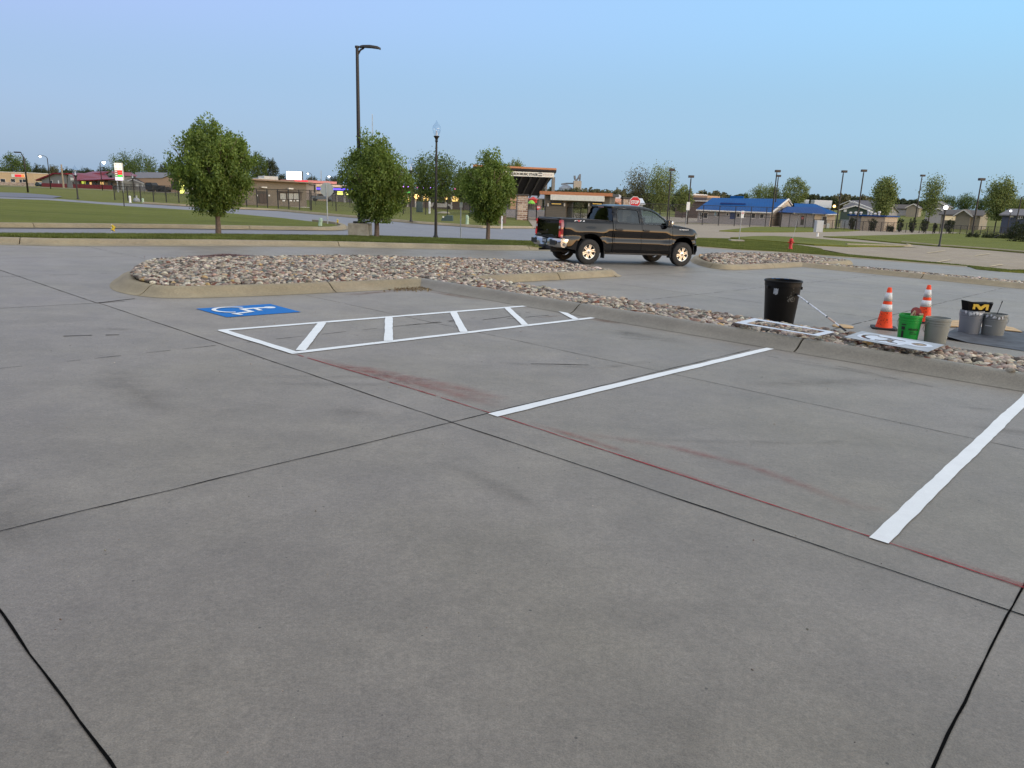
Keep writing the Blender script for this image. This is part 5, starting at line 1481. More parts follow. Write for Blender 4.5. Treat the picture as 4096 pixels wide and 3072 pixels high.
# ------------------------------------------------------------------ traffic signs and small things on the lawns
def octagon(r): return [(r * cos(radians(22.5 + 45 * k)), r * sin(radians(22.5 + 45 * k))) for k in range(8)]
mRedSign = M('sign_red', (.62, .012, .020), .4, var=.06); mWhiteSign = M('sign_white', (.78, .78, .76), .4, var=.05); mAlu = M('sign_back', (.46, .47, .43), .45, .4, var=.08)
# seen from behind
p = place(1310, 896); t = thing('blank_octagon_sign', 'bare metal back of an octagonal sign on the tip of the left lawn', 'sign', p)
h = Hh(p, 1308, 758); r = .38
mb = MB(); mb.cyl((0, .03, -.2), (0, .03, h + .30), .03, .03, 8); mb.build('post', mPoleG, t)
mb = MB(); mb.prism(octagon(r), 0, .012, XZ, (0, .05, h)); mb.build('sign_plate', mAlu, t)
# front one behind the pickup
pp = Vector(G(2537, 905)); pp = GD(2537, 47.0); t = thing('stop_sign', 'red octagonal STOP sign showing above the pickup roof', 'sign', pp)
h = Hh(pp, 2537, 808); r = 20.5 * pp.y / FPX / cos(radians(22.5)) * 1.0
mb = MB(); mb.cyl((0, .04, -.2), (0, .04, h + r * .8), .032, .032, 8); mb.build('post', mPoleG, t)
mb = MB(); mb.prism(octagon(r), 0, .012, XZ, (0, -.012, h)); sp = mb.build('sign_plate', mWhiteSign, t)
mb = MB(); mb.prism(octagon(r * .90), 0, .006, XZ, (0, -.018, h)); mb.build('red_field', mRedSign, sp)
tm = text_mesh('lettering', 'STOP', r * .78, mWhiteSign, sp, frame((-r * .70, -.022, h - r * .28), (1, 0, 0), (0, 0, 1)), .002, .012, r * 1.40)
# white rectangular sign right of the cab and its neighbour
pp = place(2745, 910); pp = GD(2748, 58); t = thing('lot_sign', 'plain white rectangular sign on a thin post above the pickup bonnet', 'sign', pp)
h = Hh(pp, 2753, 808); h2 = Hh(pp, 2753, 841); w = 13 * pp.y / FPX
mb = MB(); mb.cyl((0, .03, -.2), (0, .03, h), .025, .025, 6); mb.build('post', mPoleG, t); mb = MB(); mb.box((.05, 0, (h + h2) / 2), (w, .012, h - h2), bev=.003); mb.build('sign_plate', mWhiteSign, t)
pp = place(2957, 953); t = thing('lot_sign', 'small white sign with red symbol on a thin post at the grass tip', 'sign', pp)
h = Hh(pp, 2967, 843); h2 = Hh(pp, 2967, 872); w = 12 * pp.y / FPX
mb = MB(); mb.cyl((0, .03, -.2), (.03, .03, h), .025, .025, 6); mb.build('post', mPoleG, t); mb = MB(); mb.box((.06, 0, (h + h2) / 2), (w, .012, h - h2), bev=.003); sg = mb.build('sign_plate', mWhiteSign, t)
mb = MB(); rr = w * .32
mb.lathe([(rr, 0), (rr, .006), (rr * .74, .006), (rr * .74, 0)], 20, (.06, -.012, h - .32 * (h - h2)), Matrix.Rotation(pi / 2, 3, 'X'), False); mb.box((.06, -.012, h - .32 * (h - h2)), (rr * 1.7, .006, rr * .26), M4=Matrix.Rotation(radians(40), 3, 'Y')); mb.build('no_parking_ring', mRedSign, sg)
# edge-on post sign
p = place(1842, 952); t = thing('lot_sign', 'thin grey sign post seen edge-on left of the right pear tree', 'sign', p); h = Hh(p, 1847, 809); h2 = Hh(p, 1847, 830)
mb = MB(); mb.cyl((0, 0, -.2), (0, 0, h), .024, .024, 6); mb.build('post', mPoleG, t); mb = MB(); mb.box((0, .0, (h + h2) / 2), (.30, .012, h - h2), rz=radians(72)); mb.build('sign_plate', mAlu, t)
p = place(2007, 911); t = thing('marker_post', 'short white marker stake beside the brown utility box', 'marker', p); h = Hh(p, 2007, 864)
mb = MB(); mb.b2(-.05, .05, -.02, .02, -.1, h); mb.build('stake', mWhiteSign, t)
p = place(497, 826); t = thing('sign_post', 'thin black post at the edge of the left lawn below the fuel price sign', 'post', p); h = Hh(p, 490, 762)
mb = MB(); mb.cyl((0, 0, -.1), (0, 0, h), .035, .035, 6); mb.build('post', mPole, t)
mFlagY = M('yellow_flag', (.60, .42, .02), .6)
for (ub, vb, vt, us, lb) in [(443, 932, 896, 450, 'small yellow marker flag in front of the long left kerb'), (1343, 898, 875, 1348, 'small orange-yellow marker flag right of the bare sign back')]:
    p = place(ub, vb); t = thing('marker_flag', lb, 'marker flag', p, 0, 'yellow marker flags'); h = Hh(p, us, vt); dx = (us - ub) * p.y / FPX
    mb = MB(); mb.cyl((0, 0, -.05), (dx, 0, h), .008, .008, 5); mb.build('stake', mWhiteSign, t)
    mb = MB(); mb.tube([(dx, 0, h - .04), (dx + .06, .02, h - .10), (dx + .02, -.02, h - .18), (dx + .08, 0, h - .22)], [.03, .05, .05, .02], 6); mb.build('flag', mFlagY, t)
mGreenPed = M('pale_green_pedestal', (.40, .52, .38), .6, var=.08); mGreenBox = M('dark_green_box', (.045, .075, .07), .55, var=.1)
def pedestal(u0, u1, vt, vb, label, mat=None, cat='utility pedestal', name='utility_pedestal', cyl=True, tilt=0.0, D=None):
    um = (u0 + u1) / 2; p = place(um, vb) if D is None else GD(um, D); t = thing(name, label, cat, p); h = Hh(p, um, vt); w = (u1 - u0) / FPX * p.y
    mb = MB()
    if cyl: mb.lathe([(w * .56, -.05), (w * .5, .05), (w * .46, h * .55), (w * .52, h * .57), (w * .52, h * .9), (w * .44, h)], 12)
    else: mb.box((0, w * .35, h / 2), (w, w * .7, h), bev=min(.04, w * .06))
    mb.build('housing', mat or mGreenPed, t, angle=40)
    mb = MB()
    if cyl: mb.lathe([(w * .53, h * .88), (w * .47, h * 1.0), (w * .30, h * 1.03), (0, h * 1.04)], 12)
    else: mb.box((0, w * .35, h + .02), (w * 1.05, w * .75, .05), bev=.012)
    mb.build('lid', mat or mGreenPed, t, angle=40)
    return t
pedestal(1273, 1288, 873, 903, 'pale green leaning pedestal on the tip of the left lawn', None).rotation_euler = (0, radians(7), 0)
pedestal(1863, 1875, 861, 894, 'pale green pedestal just left of the right pear tree trunk')
pedestal(517, 525, 784, 808, 'whitish pedestal left of the covered mound behind the left lawn', mWhiteSign)
pedestal(568, 576, 794, 808, 'short pale green pedestal right of the covered mound by the chain fence')
pedestal(1714, 1722, 807, 836, 'whitish pedestal behind the chain fence under the elm', mWhiteSign, D=101)
pedestal(1665, 1689, 808, 830, 'dark green cabinet behind the chain fence left of the near acorn lamp', mGreenBox, cyl=False, D=103)
pedestal(1980, 2023, 864, 894, 'brown boxy utility cabinet right of the right pear tree', M('brown_cabinet', (.17, .115, .08), .7, var=.12), cyl=False, cat='utility cabinet')
# grey transformer with sloping front
p = place(1787, 884); t = thing('transformer_box', 'dark green transformer with slanted front near the side street', 'transformer', p); w = 46 / FPX * p.y; h = Hh(p, 1787, 862)
mb = MB(); mb.prism([(0, 0), (w * .1, h * .55), (w * .45, h), (w * .95, h), (w, 0)], 0, w * .9, XZ.copy(), (-w / 2, 0, 0)); mb.build('housing', mGreenBox, t)
mb = MB(); mb.box((-w * .30, -.01, h * .72), (w * .14, .01, h * .3)); mb.build('warning_label', mWhiteSign, t)
p = place(547, 806); t = thing('covered_valve', 'grey covered lump between the two pedestals by the chain fence', 'valve cover', p); w = 26 / FPX * p.y; h = Hh(p, 540, 791)
mb = MB(); mb.lathe([(w * .5, -.05), (w * .48, h * .4), (w * .36, h * .8), (w * .15, h), (0, h * 1.02)], 12); mb.build('cover', M('grey_tarp', (.24, .25, .26), .7, var=.2), t, smooth=True); mb = MB(); mb.cyl((0, 0, h * .8), (w * .05, 0, h * 1.6), .07, .06, 8); mb.build('vent_pipe', mPoleG, t)
# right grey meter cabinet on a post and low one
p = place(3273, 943); t = thing('meter_cabinet', 'tall light grey cabinet on a white post on the right lawn', 'utility cabinet', p); h = Hh(p, 3278, 882); hb = Hh(p, 3273, 929); w = 30 / FPX * p.y
mb = MB(); mb.box((0, .2, (h + hb) / 2), (w, .45, h - hb), rz=radians(12), bev=.02); mb.build('cabinet', M('light_grey_enclosure', (.42, .44, .45), .5, var=.06), t)
mb = MB(); mb.cyl((0, .2, -.1), (0, .2, hb + .05), .13, .10, 10); mb.build('post', mWhiteSign, t)
p = place(3380, 911); t = thing('meter_cabinet', 'low light grey cabinet on the fence line left of the small block building', 'utility cabinet', p); h = Hh(p, 3380, 881); w = 27 / FPX * p.y
mb = MB(); mb.box((0, .4, h / 2), (w, .8, h), bev=.03); mb.build('cabinet', M('light_grey_enclosure'), t); mb = MB(); mb.box((0, .4, h + .03), (w * 1.04, .85, .06)); mb.build('lid', M('light_grey_enclosure'), t)
p = place(3527, 913); t = thing('sign_board', 'small white board on a bent post in front of the low fence', 'sign', p); h = Hh(p, 3529, 882); h2 = Hh(p, 3529, 897); w = 10 / FPX * p.y
mb = MB(); mb.tube([(-.25, 0, -.1), (0, 0, h2)], .05, 6); mb.build('post', mWhiteSign, t); mb = MB(); mb.box((0, 0, (h + h2) / 2), (w, .03, h - h2), bev=.01); mb.build('sign_plate', mWhiteSign, t)
# fire hydrant
p = place(3161, 997, .03); s = Hh(p, 3161, 948) / .78
t = thing('fire_hydrant', 'red fire hydrant with a green cap and a flexible white marker rod', 'hydrant', p)
mHyd = M('hydrant_red', (.50, .016, .012), .45, var=.12); mHydG = M('hydrant_green', (.05, .16, .07), .5)
mb = MB(); mb.lathe([(.15 * s, -.03), (.15 * s, .05 * s), (.12 * s, .06 * s), (.105 * s, .10 * s), (.10 * s, .50 * s), (.135 * s, .53 * s), (.135 * s, .56 * s), (.11 * s, .57 * s)], 18); mb.build('barrel', mHyd, t, angle=35)
mb = MB(); mb.lathe([(.125 * s, .56 * s), (.12 * s, .62 * s), (.09 * s, .69 * s), (.0, .72 * s)], 16); mb.build('bonnet', mHyd, t, angle=35)
mb = MB(); mb.lathe([(.05 * s, .70 * s), (.05 * s, .74 * s), (.03 * s, .78 * s), (0, .785 * s)], 8); mb.build('operating_nut', mHydG, t)
for a, k in ((0, .8), (pi, .8), (-pi / 2, 1.2)):
    mb = MB(); d = Vector((cos(a), sin(a), 0)); mb.cyl(d * .08 * s + Vector((0, 0, .44 * s)), d * .17 * s + Vector((0, 0, .44 * s)), .045 * s * k, .045 * s * k, 12); mb.cyl(d * .17 * s + Vector((0, 0, .44 * s)), d * .20 * s + Vector((0, 0, .44 * s)), .055 * s * k, .05 * s * k, 8); mb.build('outlet_cap', mHyd, t, angle=35)
mb = MB(); hr = Hh(p, 3183, 860); k = p.y / FPX; mb.tube([(.06, 0, .62 * s), (9 * k, 0, hr * .55), (16 * k, 0, hr)], [.012, .009, .007], 5); mb.build('marker_rod', mPoleG, t)
# concrete utility cover on the grass
p = place(2945, 971, -.06); mb = MB(); mb.box((p.x, p.y, p.z + .16), (.9, .7, .08), bev=.02); tag(mb.build('manhole_cover', mConcBase), 'flat square concrete cover set in the grass right of the pickup', 'manhole cover')
p = place(1775, 853); mb = MB(); mb.lathe([(.9, 0), (.7, .12), (.3, .2), (0, .22)], 12, (p.x, p.y, p.z)); tag(mb.build('gravel_heap', mConcBase, smooth=True), 'low pale gravel heap on the grass behind the chain fence', 'gravel heap')

# ------------------------------------------------------------------ fences
mFence = M('fence_black', (.012, .012, .013), .6)
def mesh_mat(name, cell=.06, wire=.10, col=(.014, .014, .015)):
    m, t, b = nodes_mat(name); q = NT(t)
    uv = q.n('ShaderNodeUVMap').outputs[0]
    s = q.n('ShaderNodeSeparateXYZ', {0: uv})
    d1 = q.ma('ADD', s.outputs[0], s.outputs[1]); d2 = q.ma('SUBTRACT', s.outputs[0], s.outputs[1])
    def line(d): return q.ma('LESS_THAN', q.ma('FRACT', q.ma('DIVIDE', d, cell)), wire)
    a = q.ma('MAXIMUM', line(d1), line(d2))
    t.links.new(a, b.inputs['Alpha']); b.inputs['Base Color'].default_value = (*col, 1); b.inputs['Roughness'].default_value = .6
    return m
mMesh = mesh_mat('chain_link', .07, .095)
def fence(label, pts, heights, nposts, mat=None, rail_r=.03, post_r=.055, mid=False, picket=False, name='chain_link_fence', cat='fence'):
    """pts: ground points of the fence line; heights at each; nposts per run"""
    t = thing(name, label, cat, pts[0]); o = Vector(pts[0])
    D = [0]
    for a, b in zip(pts, pts[1:]): D.append(D[-1] + (Vector(b) - Vector(a)).length)
    def at(s):
        for i in range(len(pts) - 1):
            if s <= D[i + 1] or i == len(pts) - 2:
                k = (s - D[i]) / (D[i + 1] - D[i]); q = Vector(pts[i]).lerp(Vector(pts[i + 1]), k); return Vector((q.x, q.y, zg(q.x, q.y))), heights[i] + (heights[i + 1] - heights[i]) * k
    tops = []
    for i in range(nposts + 1):
        q, h = at(D[-1] * i / nposts); q = q - o; tops.append((q, h))
        mb = MB(); mb.cyl(q - Vector((0, 0, .1)), q + Vector((0, 0, h + .04)), post_r, post_r, 7); mb.build('post', mFence, t)
    mb = MB(); mb.tube([q + Vector((0, 0, h)) for q, h in tops], rail_r, 6)
    if mid: mb.tube([q + Vector((0, 0, h * .5)) for q, h in tops], rail_r * .8, 6)
    if picket: mb.tube([q + Vector((0, 0, .12)) for q, h in tops], rail_r * .8, 6)
    mb.build('rail', mFence, t)
    mb = MB(); uvs = []
    if picket:
        n = int(D[-1] / .13)
        for i in range(n):
            q, h = at(D[-1] * i / n); q = q - o; mb.box(q + Vector((0, 0, h / 2)), (.018, .018, h), rz=.3)
        mb.build('pickets', mFence, t)
        return t
    acc = 0
    for i in range(len(tops) - 1):
        (a, ha), (b, hb) = tops[i], tops[i + 1]; l = (b - a).length
        mb.add([a, b, b + Vector((0, 0, hb)), a + Vector((0, 0, ha))], [(0, 1, 2, 3)]); uvs += [(acc, 0), (acc + l, 0), (acc + l, hb), (acc, ha)]; acc += l
    ob = mb.build('chain_mesh', mMesh, t); uvl = ob.data.uv_layers.new(name='UVMap')
    for i, uv in enumerate(uvs): uvl.data[i].uv = uv
    return t
def fpts(L_): return [tuple(place(u, v)) for u, v in L_]
f1 = fpts([(459, 793), (860, 812), (1241, 834)]); fence('long black chain-link fence around the brown concession building', f1, [Hh(Vector(f1[0]), 455, 740), Hh(Vector(f1[1]), 858, 747), Hh(Vector(f1[2]), 1238, 756)], 17)
f2 = fpts([(1246, 834), (1621, 849), (1806, 857), (2064, 872)]); fence('black chain-link fence from the concession building to the brick gate pier, under the elm', f2, [Hh(Vector(f2[0]), 1240, 757), Hh(Vector(f2[1]), 1619, 782), Hh(Vector(f2[2]), 1806, 787), Hh(Vector(f2[3]), 2064, 800)], 9)
f3 = [tuple(GD(470, 150)), tuple(GD(1260, 118)), tuple(GD(1620, 110))]; fence('farther black chain-link fence behind the concession building', f3, [1.7, 1.7, 1.7], 22, post_r=.035)
HR = 118
f4 = [tuple(GD(2540, 112)), tuple(GD(2663, 114)), tuple(GD(2903, 118)), tuple(GD(3127, 122))]; hh_ = [Hh(Vector(f4[0]), 2540, 812), Hh(Vector(f4[1]), 2663, 817), Hh(Vector(f4[2]), 2905, 824), Hh(Vector(f4[3]), 3130, 831)]
fence('tall black ball-court fence in front of the big blue roof', f4, hh_, 9, mid=True, post_r=.06, rail_r=.045)
f5 = [tuple(GD(3129, 122)), tuple(GD(3258, 126))]; fence('medium height black fence in front of the second blue roof', f5, [Hh(Vector(f5[0]), 3133, 855), Hh(Vector(f5[1]), 3258, 858)], 4, post_r=.05)
f6 = [tuple(GD(3262, 124)), tuple(GD(3600, 124)), tuple(GD(3850, 122)), tuple(GD(4160, 120))]; fence('low dark fence running behind the clipped shrubs to the right edge', f6, [1.5, 1.5, 1.45, 1.45], 34, post_r=.05)

# ------------------------------------------------------------------ tools and traffic things around the strip
def on(u, v, dz=0.0):
    p = G(u, v, dz); return Vector((p.x, p.y, zg(p.x, p.y) + dz))
def lotz(a, b): q = LP(a, b); return Vector((q.x, q.y, zg(q.x, q.y)))
# trash can
p = lotz(4.72, 11.72); h = Hh(p, 3153, 1120); k = p.y / FPX * 1.03; rt = 68 * k; rb = 55 * k
t = thing('trash_can', 'round black plastic trash can with blue paint spots on the rim', 'trash can', p)
mCan = M('black_can_plastic', (.005, .005, .0055), .45, var=.25, scale=6, spec=.22)
mb = MB(); mb.lathe([(rb * .96, 0), (rb, .015), (rb + (rt - rb) * .84, h * .84), (rb + (rt - rb) * .86, h * .86), (rt * 1.0, h * .87), (rt, h * .955), (rt * 1.04, h * .96), (rt * 1.045, h * .985), (rt * 1.02, h), (rt * .985, h * .985), (rt * .95, h * .8), (rb * .92, .03), (0, .03)], 40); can = mb.build('body', mCan, t, angle=35)
mBlueP = M('dried_blue_paint', (.02, .16, .42), .6, var=.3, scale=12)
for a0, a1, z0, z1 in [(-2.2, -1.95, .97, 1.003), (-1.72, -1.45, .965, 1.004), (-1.36, -1.2, .975, 1.003)]:
    mb = MB(); vs = []; n = 8
    for i in range(n + 1):
        a = a0 + (a1 - a0) * i / n
        a2 = a + pi      # the far inner rim, seen over the near edge
        vs += [(rt * .945 * cos(-a2), rt * .945 * sin(-a2) * -1, h * .80), (rt * .99 * cos(-a2), rt * .99 * sin(-a2) * -1, h * 1.001)]
    mb.add(vs, [(2 * i, 2 * i + 1, 2 * i + 3, 2 * i + 2) for i in range(n)]); mb.add(vs, [(2 * i, 2 * i + 2, 2 * i + 3, 2 * i + 1) for i in range(n)])
    mb.build('paint_spot', mBlueP, can)
for sx in (-1, 1):
    mb = MB(); a = pi if sx < 0 else 0; c = Vector((sx * rt * .93, -.05, h * .84)); mb.box(c, (.035, .13, .05), bev=.01); mb.build('handle', mCan, can)
mb = MB(); aa = -2.42; rr = rb + (rt - rb) * .72 + .004; vs = []
for i in range(5):
    a = aa + .22 * i / 4 * 1.2; vs += [(rr * cos(a), rr * sin(a), h * (.70 + .02 * sin(i * 2))), ((rr + .004) * cos(a + .02), (rr + .004) * sin(a + .02), h * (.84 - .02 * (i % 2)))]
mb.add(vs, [(2 * i, 2 * i + 2, 2 * i + 3, 2 * i + 1) for i in range(4)]); mb.build('torn_sticker', M('grey_sticker', (.35, .38, .42), .5, var=.3, scale=20), can)
mb = MB(); rnd = random.Random(3)
for i in range(46):
    a = -1.33 + rnd.gauss(0, .13) ; z = h * (.55 + abs(rnd.gauss(0, .09))); rr = rb + (rt - rb) * (z / h) + .002; s_ = rnd.uniform(.003, .009)
    c = Vector((rr * cos(a), rr * sin(a), z)); q = Vector((cos(a), sin(a), 0)); tt = Vector((-sin(a), cos(a), 0)); mb.add([c - tt * s_, c + tt * s_ * .8 - Vector((0, 0, s_)), c + tt * s_ + Vector((0, 0, s_)), c - tt * s_ * .5 + Vector((0, 0, s_ * 1.3))], [(0, 1, 2, 3)])
mb.build('paint_spatter', M('grey_spatter', (.10, .10, .095), .6), can)
# roller pole leaning from the rocks to the can
pa = on(3190, 1183); a_ = Vector((p.x + .17, p.y - rt * .9, 0)); w_ = ray(3190, 1180); tq = a_.y / w_.y; top = Vector((w_.x * tq, a_.y, CAM_H + w_.z * tq)); w_ = ray(3382, 1328); base_ = G(3382, 1328, .13); base_ = Vector((base_.x, base_.y, zg(base_.x, base_.y) + .15))
t = thing('roller_pole', 'white paint-splashed extension pole leaning against the black trash can', 'extension pole', base_)
d = top - base_; mb = MB(); mb.cyl(d * .10, d, .011, .011, 10); mb.build('shaft', M('white_pole_paint', (.70, .72, .76), .4, var=.25, scale=25), t, smooth=False)
for f0, f1, m_ in ((.0, .12, mPlas), (.35, .37, mPlas), (.74, .755, mPlas), (.985, 1.03, mPlas), (.20, .34, M('wood_section', (.50, .38, .30), .6))): mb = MB(); mb.cyl(d * f0, d * f1, .0135, .0135, 10); mb.build('grip' if f0 == 0 else 'band', m_, t)
# cones
def cone(label, u, v, vt, sc=1.0, lean=0):
    p = on(u, v); h = Hh(p, u, vt); t = thing('traffic_cone', label, 'traffic cone', p, radians(-20), 'orange traffic cones')
    mOr = M('cone_orange', (.88, .070, .014), .5, var=.07, scale=8, spec=.3); mRef = M('reflective_collar', (.66, .66, .65), .45, var=.12, scale=25)
    R = lambda z: .137 * h / .72 * (1 - z / h) + .030 * (z / h)
    mb = MB(); b = .20 * h / .72; mb.prism([(b * x, b * y) for x, y in [(-1, -.8), (-.8, -1), (.8, -1), (1, -.8), (1, .8), (.8, 1), (-.8, 1), (-1, .8)]], 0, .032); mb.build('base', M('cone_base_black', (.015, .015, .015), .7), t)
    mb = MB(); z0 = .03; mb.lathe([(R(z0) * 1.06, z0), (R(z0), z0 + .02)] + [(R(z), z) for z in (h * .2, h * .4, h * .6, h * .8, h * .985)] + [(.024, h), (.018, h * .99)], 28, cap=True); body = mb.build('body', mOr, t, angle=50)
    for z0, z1 in ((.43, .60), (.68, .88)):
        mb = MB(); mb.lathe([(R(z0 * h) + .002, z0 * h), (R(z0 * h) + .0035, z0 * h), (R(z1 * h) + .0035, z1 * h), (R(z1 * h) + .001, z1 * h)], 28, cap=False); mb.build('reflective_collar', mRef, body, smooth=True)
    mb = MB(); rnd = random.Random(int(u))
    for i in range(26):
        z = h * rnd.uniform(.08, .42); a = -2.0 + rnd.uniform(-.9, .7); rr = R(z) + .0022; s_ = rnd.uniform(.003, .010); c = Vector((rr * cos(a), rr * sin(a), z)); tt = Vector((-sin(a), cos(a), 0)); mb.add([c - tt * s_, c + tt * s_ * .8 - Vector((0, 0, s_)), c + tt * s_ + Vector((0, 0, s_ * .6)), c + Vector((0, 0, s_))], [(0, 1, 2, 3)])
    mb.build('scuffs', M('dark_scuff', (.10, .015, .010), .8), body)
    return t
cone('nearer orange traffic cone, left of the green bucket', 3534, 1315, 1149)
cone('farther orange traffic cone, half hidden behind the green bucket', 3692, 1290, 1139)
# buckets
def bucket(label, u, v, vt, ut, r_px, mat, splash=None, fill=None, bail=0.0, text=False):
    p = on(u, v); h = Hh(p, ut, vt); k = p.y / FPX; R1_ = r_px * k; R0 = R1_ * .86
    t = thing('bucket', label, 'bucket', p, 0, 'five gallon buckets')
    prof = [(R0 * .97, 0), (R0, .01), (R1_ * .965, h * .70), (R1_ * 1.0, h * .705), (R1_ * 1.0, h * .73), (R1_ * .972, h * .735), (R1_ * .975, h * .79), (R1_ * 1.02, h * .795), (R1_ * 1.02, h * .82), (R1_ * .98, h * .825), (R1_ * .985, h * .90), (R1_ * 1.04, h * .905), (R1_ * 1.04, h * .935), (R1_, h * .94), (R1_ * 1.01, h * .985), (R1_ * 1.0, h), (R1_ * .955, h), (R1_ * .94, h * .9), (R0 * .93, .02), (0, .02)]
    mb = MB(); mb.lathe(prof, 36); b = mb.build('pail', mat, t, angle=40)
    mb = MB(); pts = []
    for i in range(13):
        a = pi * i / 12; pts.append((-(R1_ * 1.06) * cos(a), (R1_ * 1.07) * sin(a) * .98, h * .87 - h * .52 * sin(a)))
    mb.tube(pts, .0035, 6); mb.tube([(x, y, z) for x, y, z in pts[5:8]], .011, 8); mb.build('bail', mPoleG, t, smooth=True)
    if bail: t.rotation_euler = (0, 0, bail)
    if splash:
        mb = MB(); rnd = random.Random(int(u))
        for i in range(14):
            a = -pi / 2 + rnd.uniform(-1, 1); z = h * rnd.uniform(.84, .98); rr = R1_ * 1.045; s_ = rnd.uniform(.008, .02); l = rnd.uniform(.01, .05)
            c = Vector((rr * cos(a), rr * sin(a), z)); tt = Vector((-sin(a), cos(a), 0)); mb.add([c - tt * s_, c - tt * s_ * .3 - Vector((0, 0, l)), c + tt * s_, c + Vector((0, 0, s_))], [(0, 1, 2, 3)])
        mb.build('paint_drips', splash, b)
    return t, R1_, h
mGB = M('green_pail', (.012, .33, .045), .4, var=.05); mGy = M('grey_pail', (.25, .26, .235), .5, var=.08); mGy2 = M('blue_grey_pail', (.20, .215, .24), .5, var=.08)
t, R_, h_g = bucket('bright green bucket with black print holding a red roller frame', 3628, 1358, 1257, 3640, 42.5, mGB, bail=0.0)
mInk = M('black_print', (.012, .014, .012), .6)
def curved_text(name, body, size, mat, parent, R, ang0, z, width, wrap=True):
    o = text_mesh(name, body, size, mat, parent, Matrix.Identity(4), .0005, .001, width)
    for v in o.data.vertices:
        a = ang0 + v.co.x / R; r = R + .0015 + v.co.z; v.co = Vector((r * cos(a), r * sin(a), z + v.co.y))
    return o
for o_, z_, w_s, st in (('MENARDS', .50, .145, .042), ('', 0, 0, 0)):
    if o_: curved_text('lettering', o_, st, mInk, t, R_ * .945, -2.08, h_g * .42, w_s)
for z_, w_s in ((.34, .07), (.27, .11)): curved_text('lettering', 'PAINT' if w_s < .1 else '5 GALLON PAIL', .016, mInk, t, R_ * .93, -1.98, h_g * z_, w_s)
mb = MB(); RR = R_ * .925 + .002
def cyl_patch(mb, R, a0, a1, z0, z1, n=6, off=.0015):
    vs = []
    for i in range(n + 1):
        a = a0 + (a1 - a0) * i / n; vs += [((R + off) * cos(a), (R + off) * sin(a), z0), ((R + off + (z1 - z0) * .04) * cos(a), (R + off + (z1 - z0) * .04) * sin(a), z1)]
    mb.add(vs, [(2 * i, 2 * i + 2, 2 * i + 3, 2 * i + 1) for i in range(n)])
cyl_patch(mb, R_ * .955, -2.80, -2.35, h_g * .60, h_g * .645); cyl_patch(mb, R_ * .94, -2.78, -2.42, h_g * .42, h_g * .55); cyl_patch(mb, R_ * .905, -2.74, -2.5, h_g * .12, h_g * .38); mb.build('warning_print', mInk, t)
# roller frame in the green bucket
q = t.location + Vector((.03, .0, h_g)); t2 = thing('paint_roller', 'dark red tray and wooden roller handle sticking out of the green bucket', 'paint roller', q)
mb = MB(); mb.lathe([(0, -.012), (.075, -.012), (.08, 0), (.075, .012), (0, .012)], 20, (.05, .02, .028), Matrix.Rotation(radians(70), 3, 'X')); mb.build('pad', M('dark_red_pad', (.16, .012, .015), .7), t2, angle=40)
mb = MB(); mb.tube([(-.05, .0, -.06), (.0, 0, .03), (.02, .0, .055)], .014, 8); mb.tube([(.02, 0, -.05), (.02, -.01, .05)], .008, 6); mb.build('handle', M('worn_wood', (.42, .30, .20), .7, var=.3), t2)
mb = MB(); mb.box((.10, -.03, .008), (.06, .02, .025), bev=.005); mb.build('clamp', M('worn_wood'), t2)
bucket('grey bucket standing alone right of the green bucket', 3738, 1369, 1270, 3752, 46, mGy, bail=0.3)
t3, R3, h3 = bucket('blue-grey bucket holding the black box with yellow print', 3873, 1333, 1240, 3888, 42, mGy2, splash=M('white_splash', (.7, .72, .74), .5), bail=-.6)
t4, R4_, h4 = bucket('grey bucket with a thin rod, rightmost of the buckets', 3967, 1342, 1254, 3972, 44, M('grey_pail_b', (.22, .23, .22), .5, var=.08), splash=M('white_splash'), bail=-.8)
mb = MB(); cyl_patch(mb, R4_ * .96, -2.1, -1.5, h4 * .46, h4 * .49, off=.003); mb.build('tape_strip', M('white_tape', (.7, .7, .7), .5), t4)
# black box with yellow emblem standing in the bucket
q = t3.location + Vector((.055, 0, h3 * .95)); k = q.y / FPX
t5 = thing('box_of_tools', 'black soft box with a yellow M-shaped print sitting in the blue-grey bucket', 'tool bag', q)
w0, w1, hz = 42 * k, 51 * k, 42 * k
mb = MB()
mb.add([(-w0, -.09, 0), (w0, -.09, 0), (w0, .09, 0), (-w0, .09, 0), (-w1, -.10, hz), (w1 * .96, -.10, hz * .88), (w1 * .96, .10, hz * .88), (-w1, .10, hz), (-w1 * .1, -.10, hz * .82), (-w1 * .1, .10, hz * .82)],
       [(0, 3, 2, 1), (0, 1, 5, 8, 4), (2, 3, 7, 9, 6), (1, 2, 6, 5), (3, 0, 4, 7), (4, 8, 9, 7), (8, 5, 6, 9)])
mb.build('bag', M('black_box', (.005, .005, .006), .75, spec=.1), t5); mYel = M('yellow_print', (.62, .40, .03), .55, var=.1)
mb = MB(); E_ = [(-.62, .20), (-.62, .62), (-.22, .62), (.02, .42), (.26, .62), (.66, .62), (.66, .14), (.46, .14), (.46, .40), (.38, .40), (.12, .16), (-.08, .16), (-.34, .42), (-.42, .42), (-.42, .20)]
mb.prism([(x * w1 * .95, z * hz * 1.15) for x, z in E_], 0, .003, XZ, (0, -.104, hz * .04)); mb.build('yellow_emblem', mYel, t5)
mb = MB(); mb.tube([(w1 * .85, 0, hz * .86), (w1 * 1.16, -.02, hz * .92)], .006, 5); mb.build('strap', M('black_box'), t5)
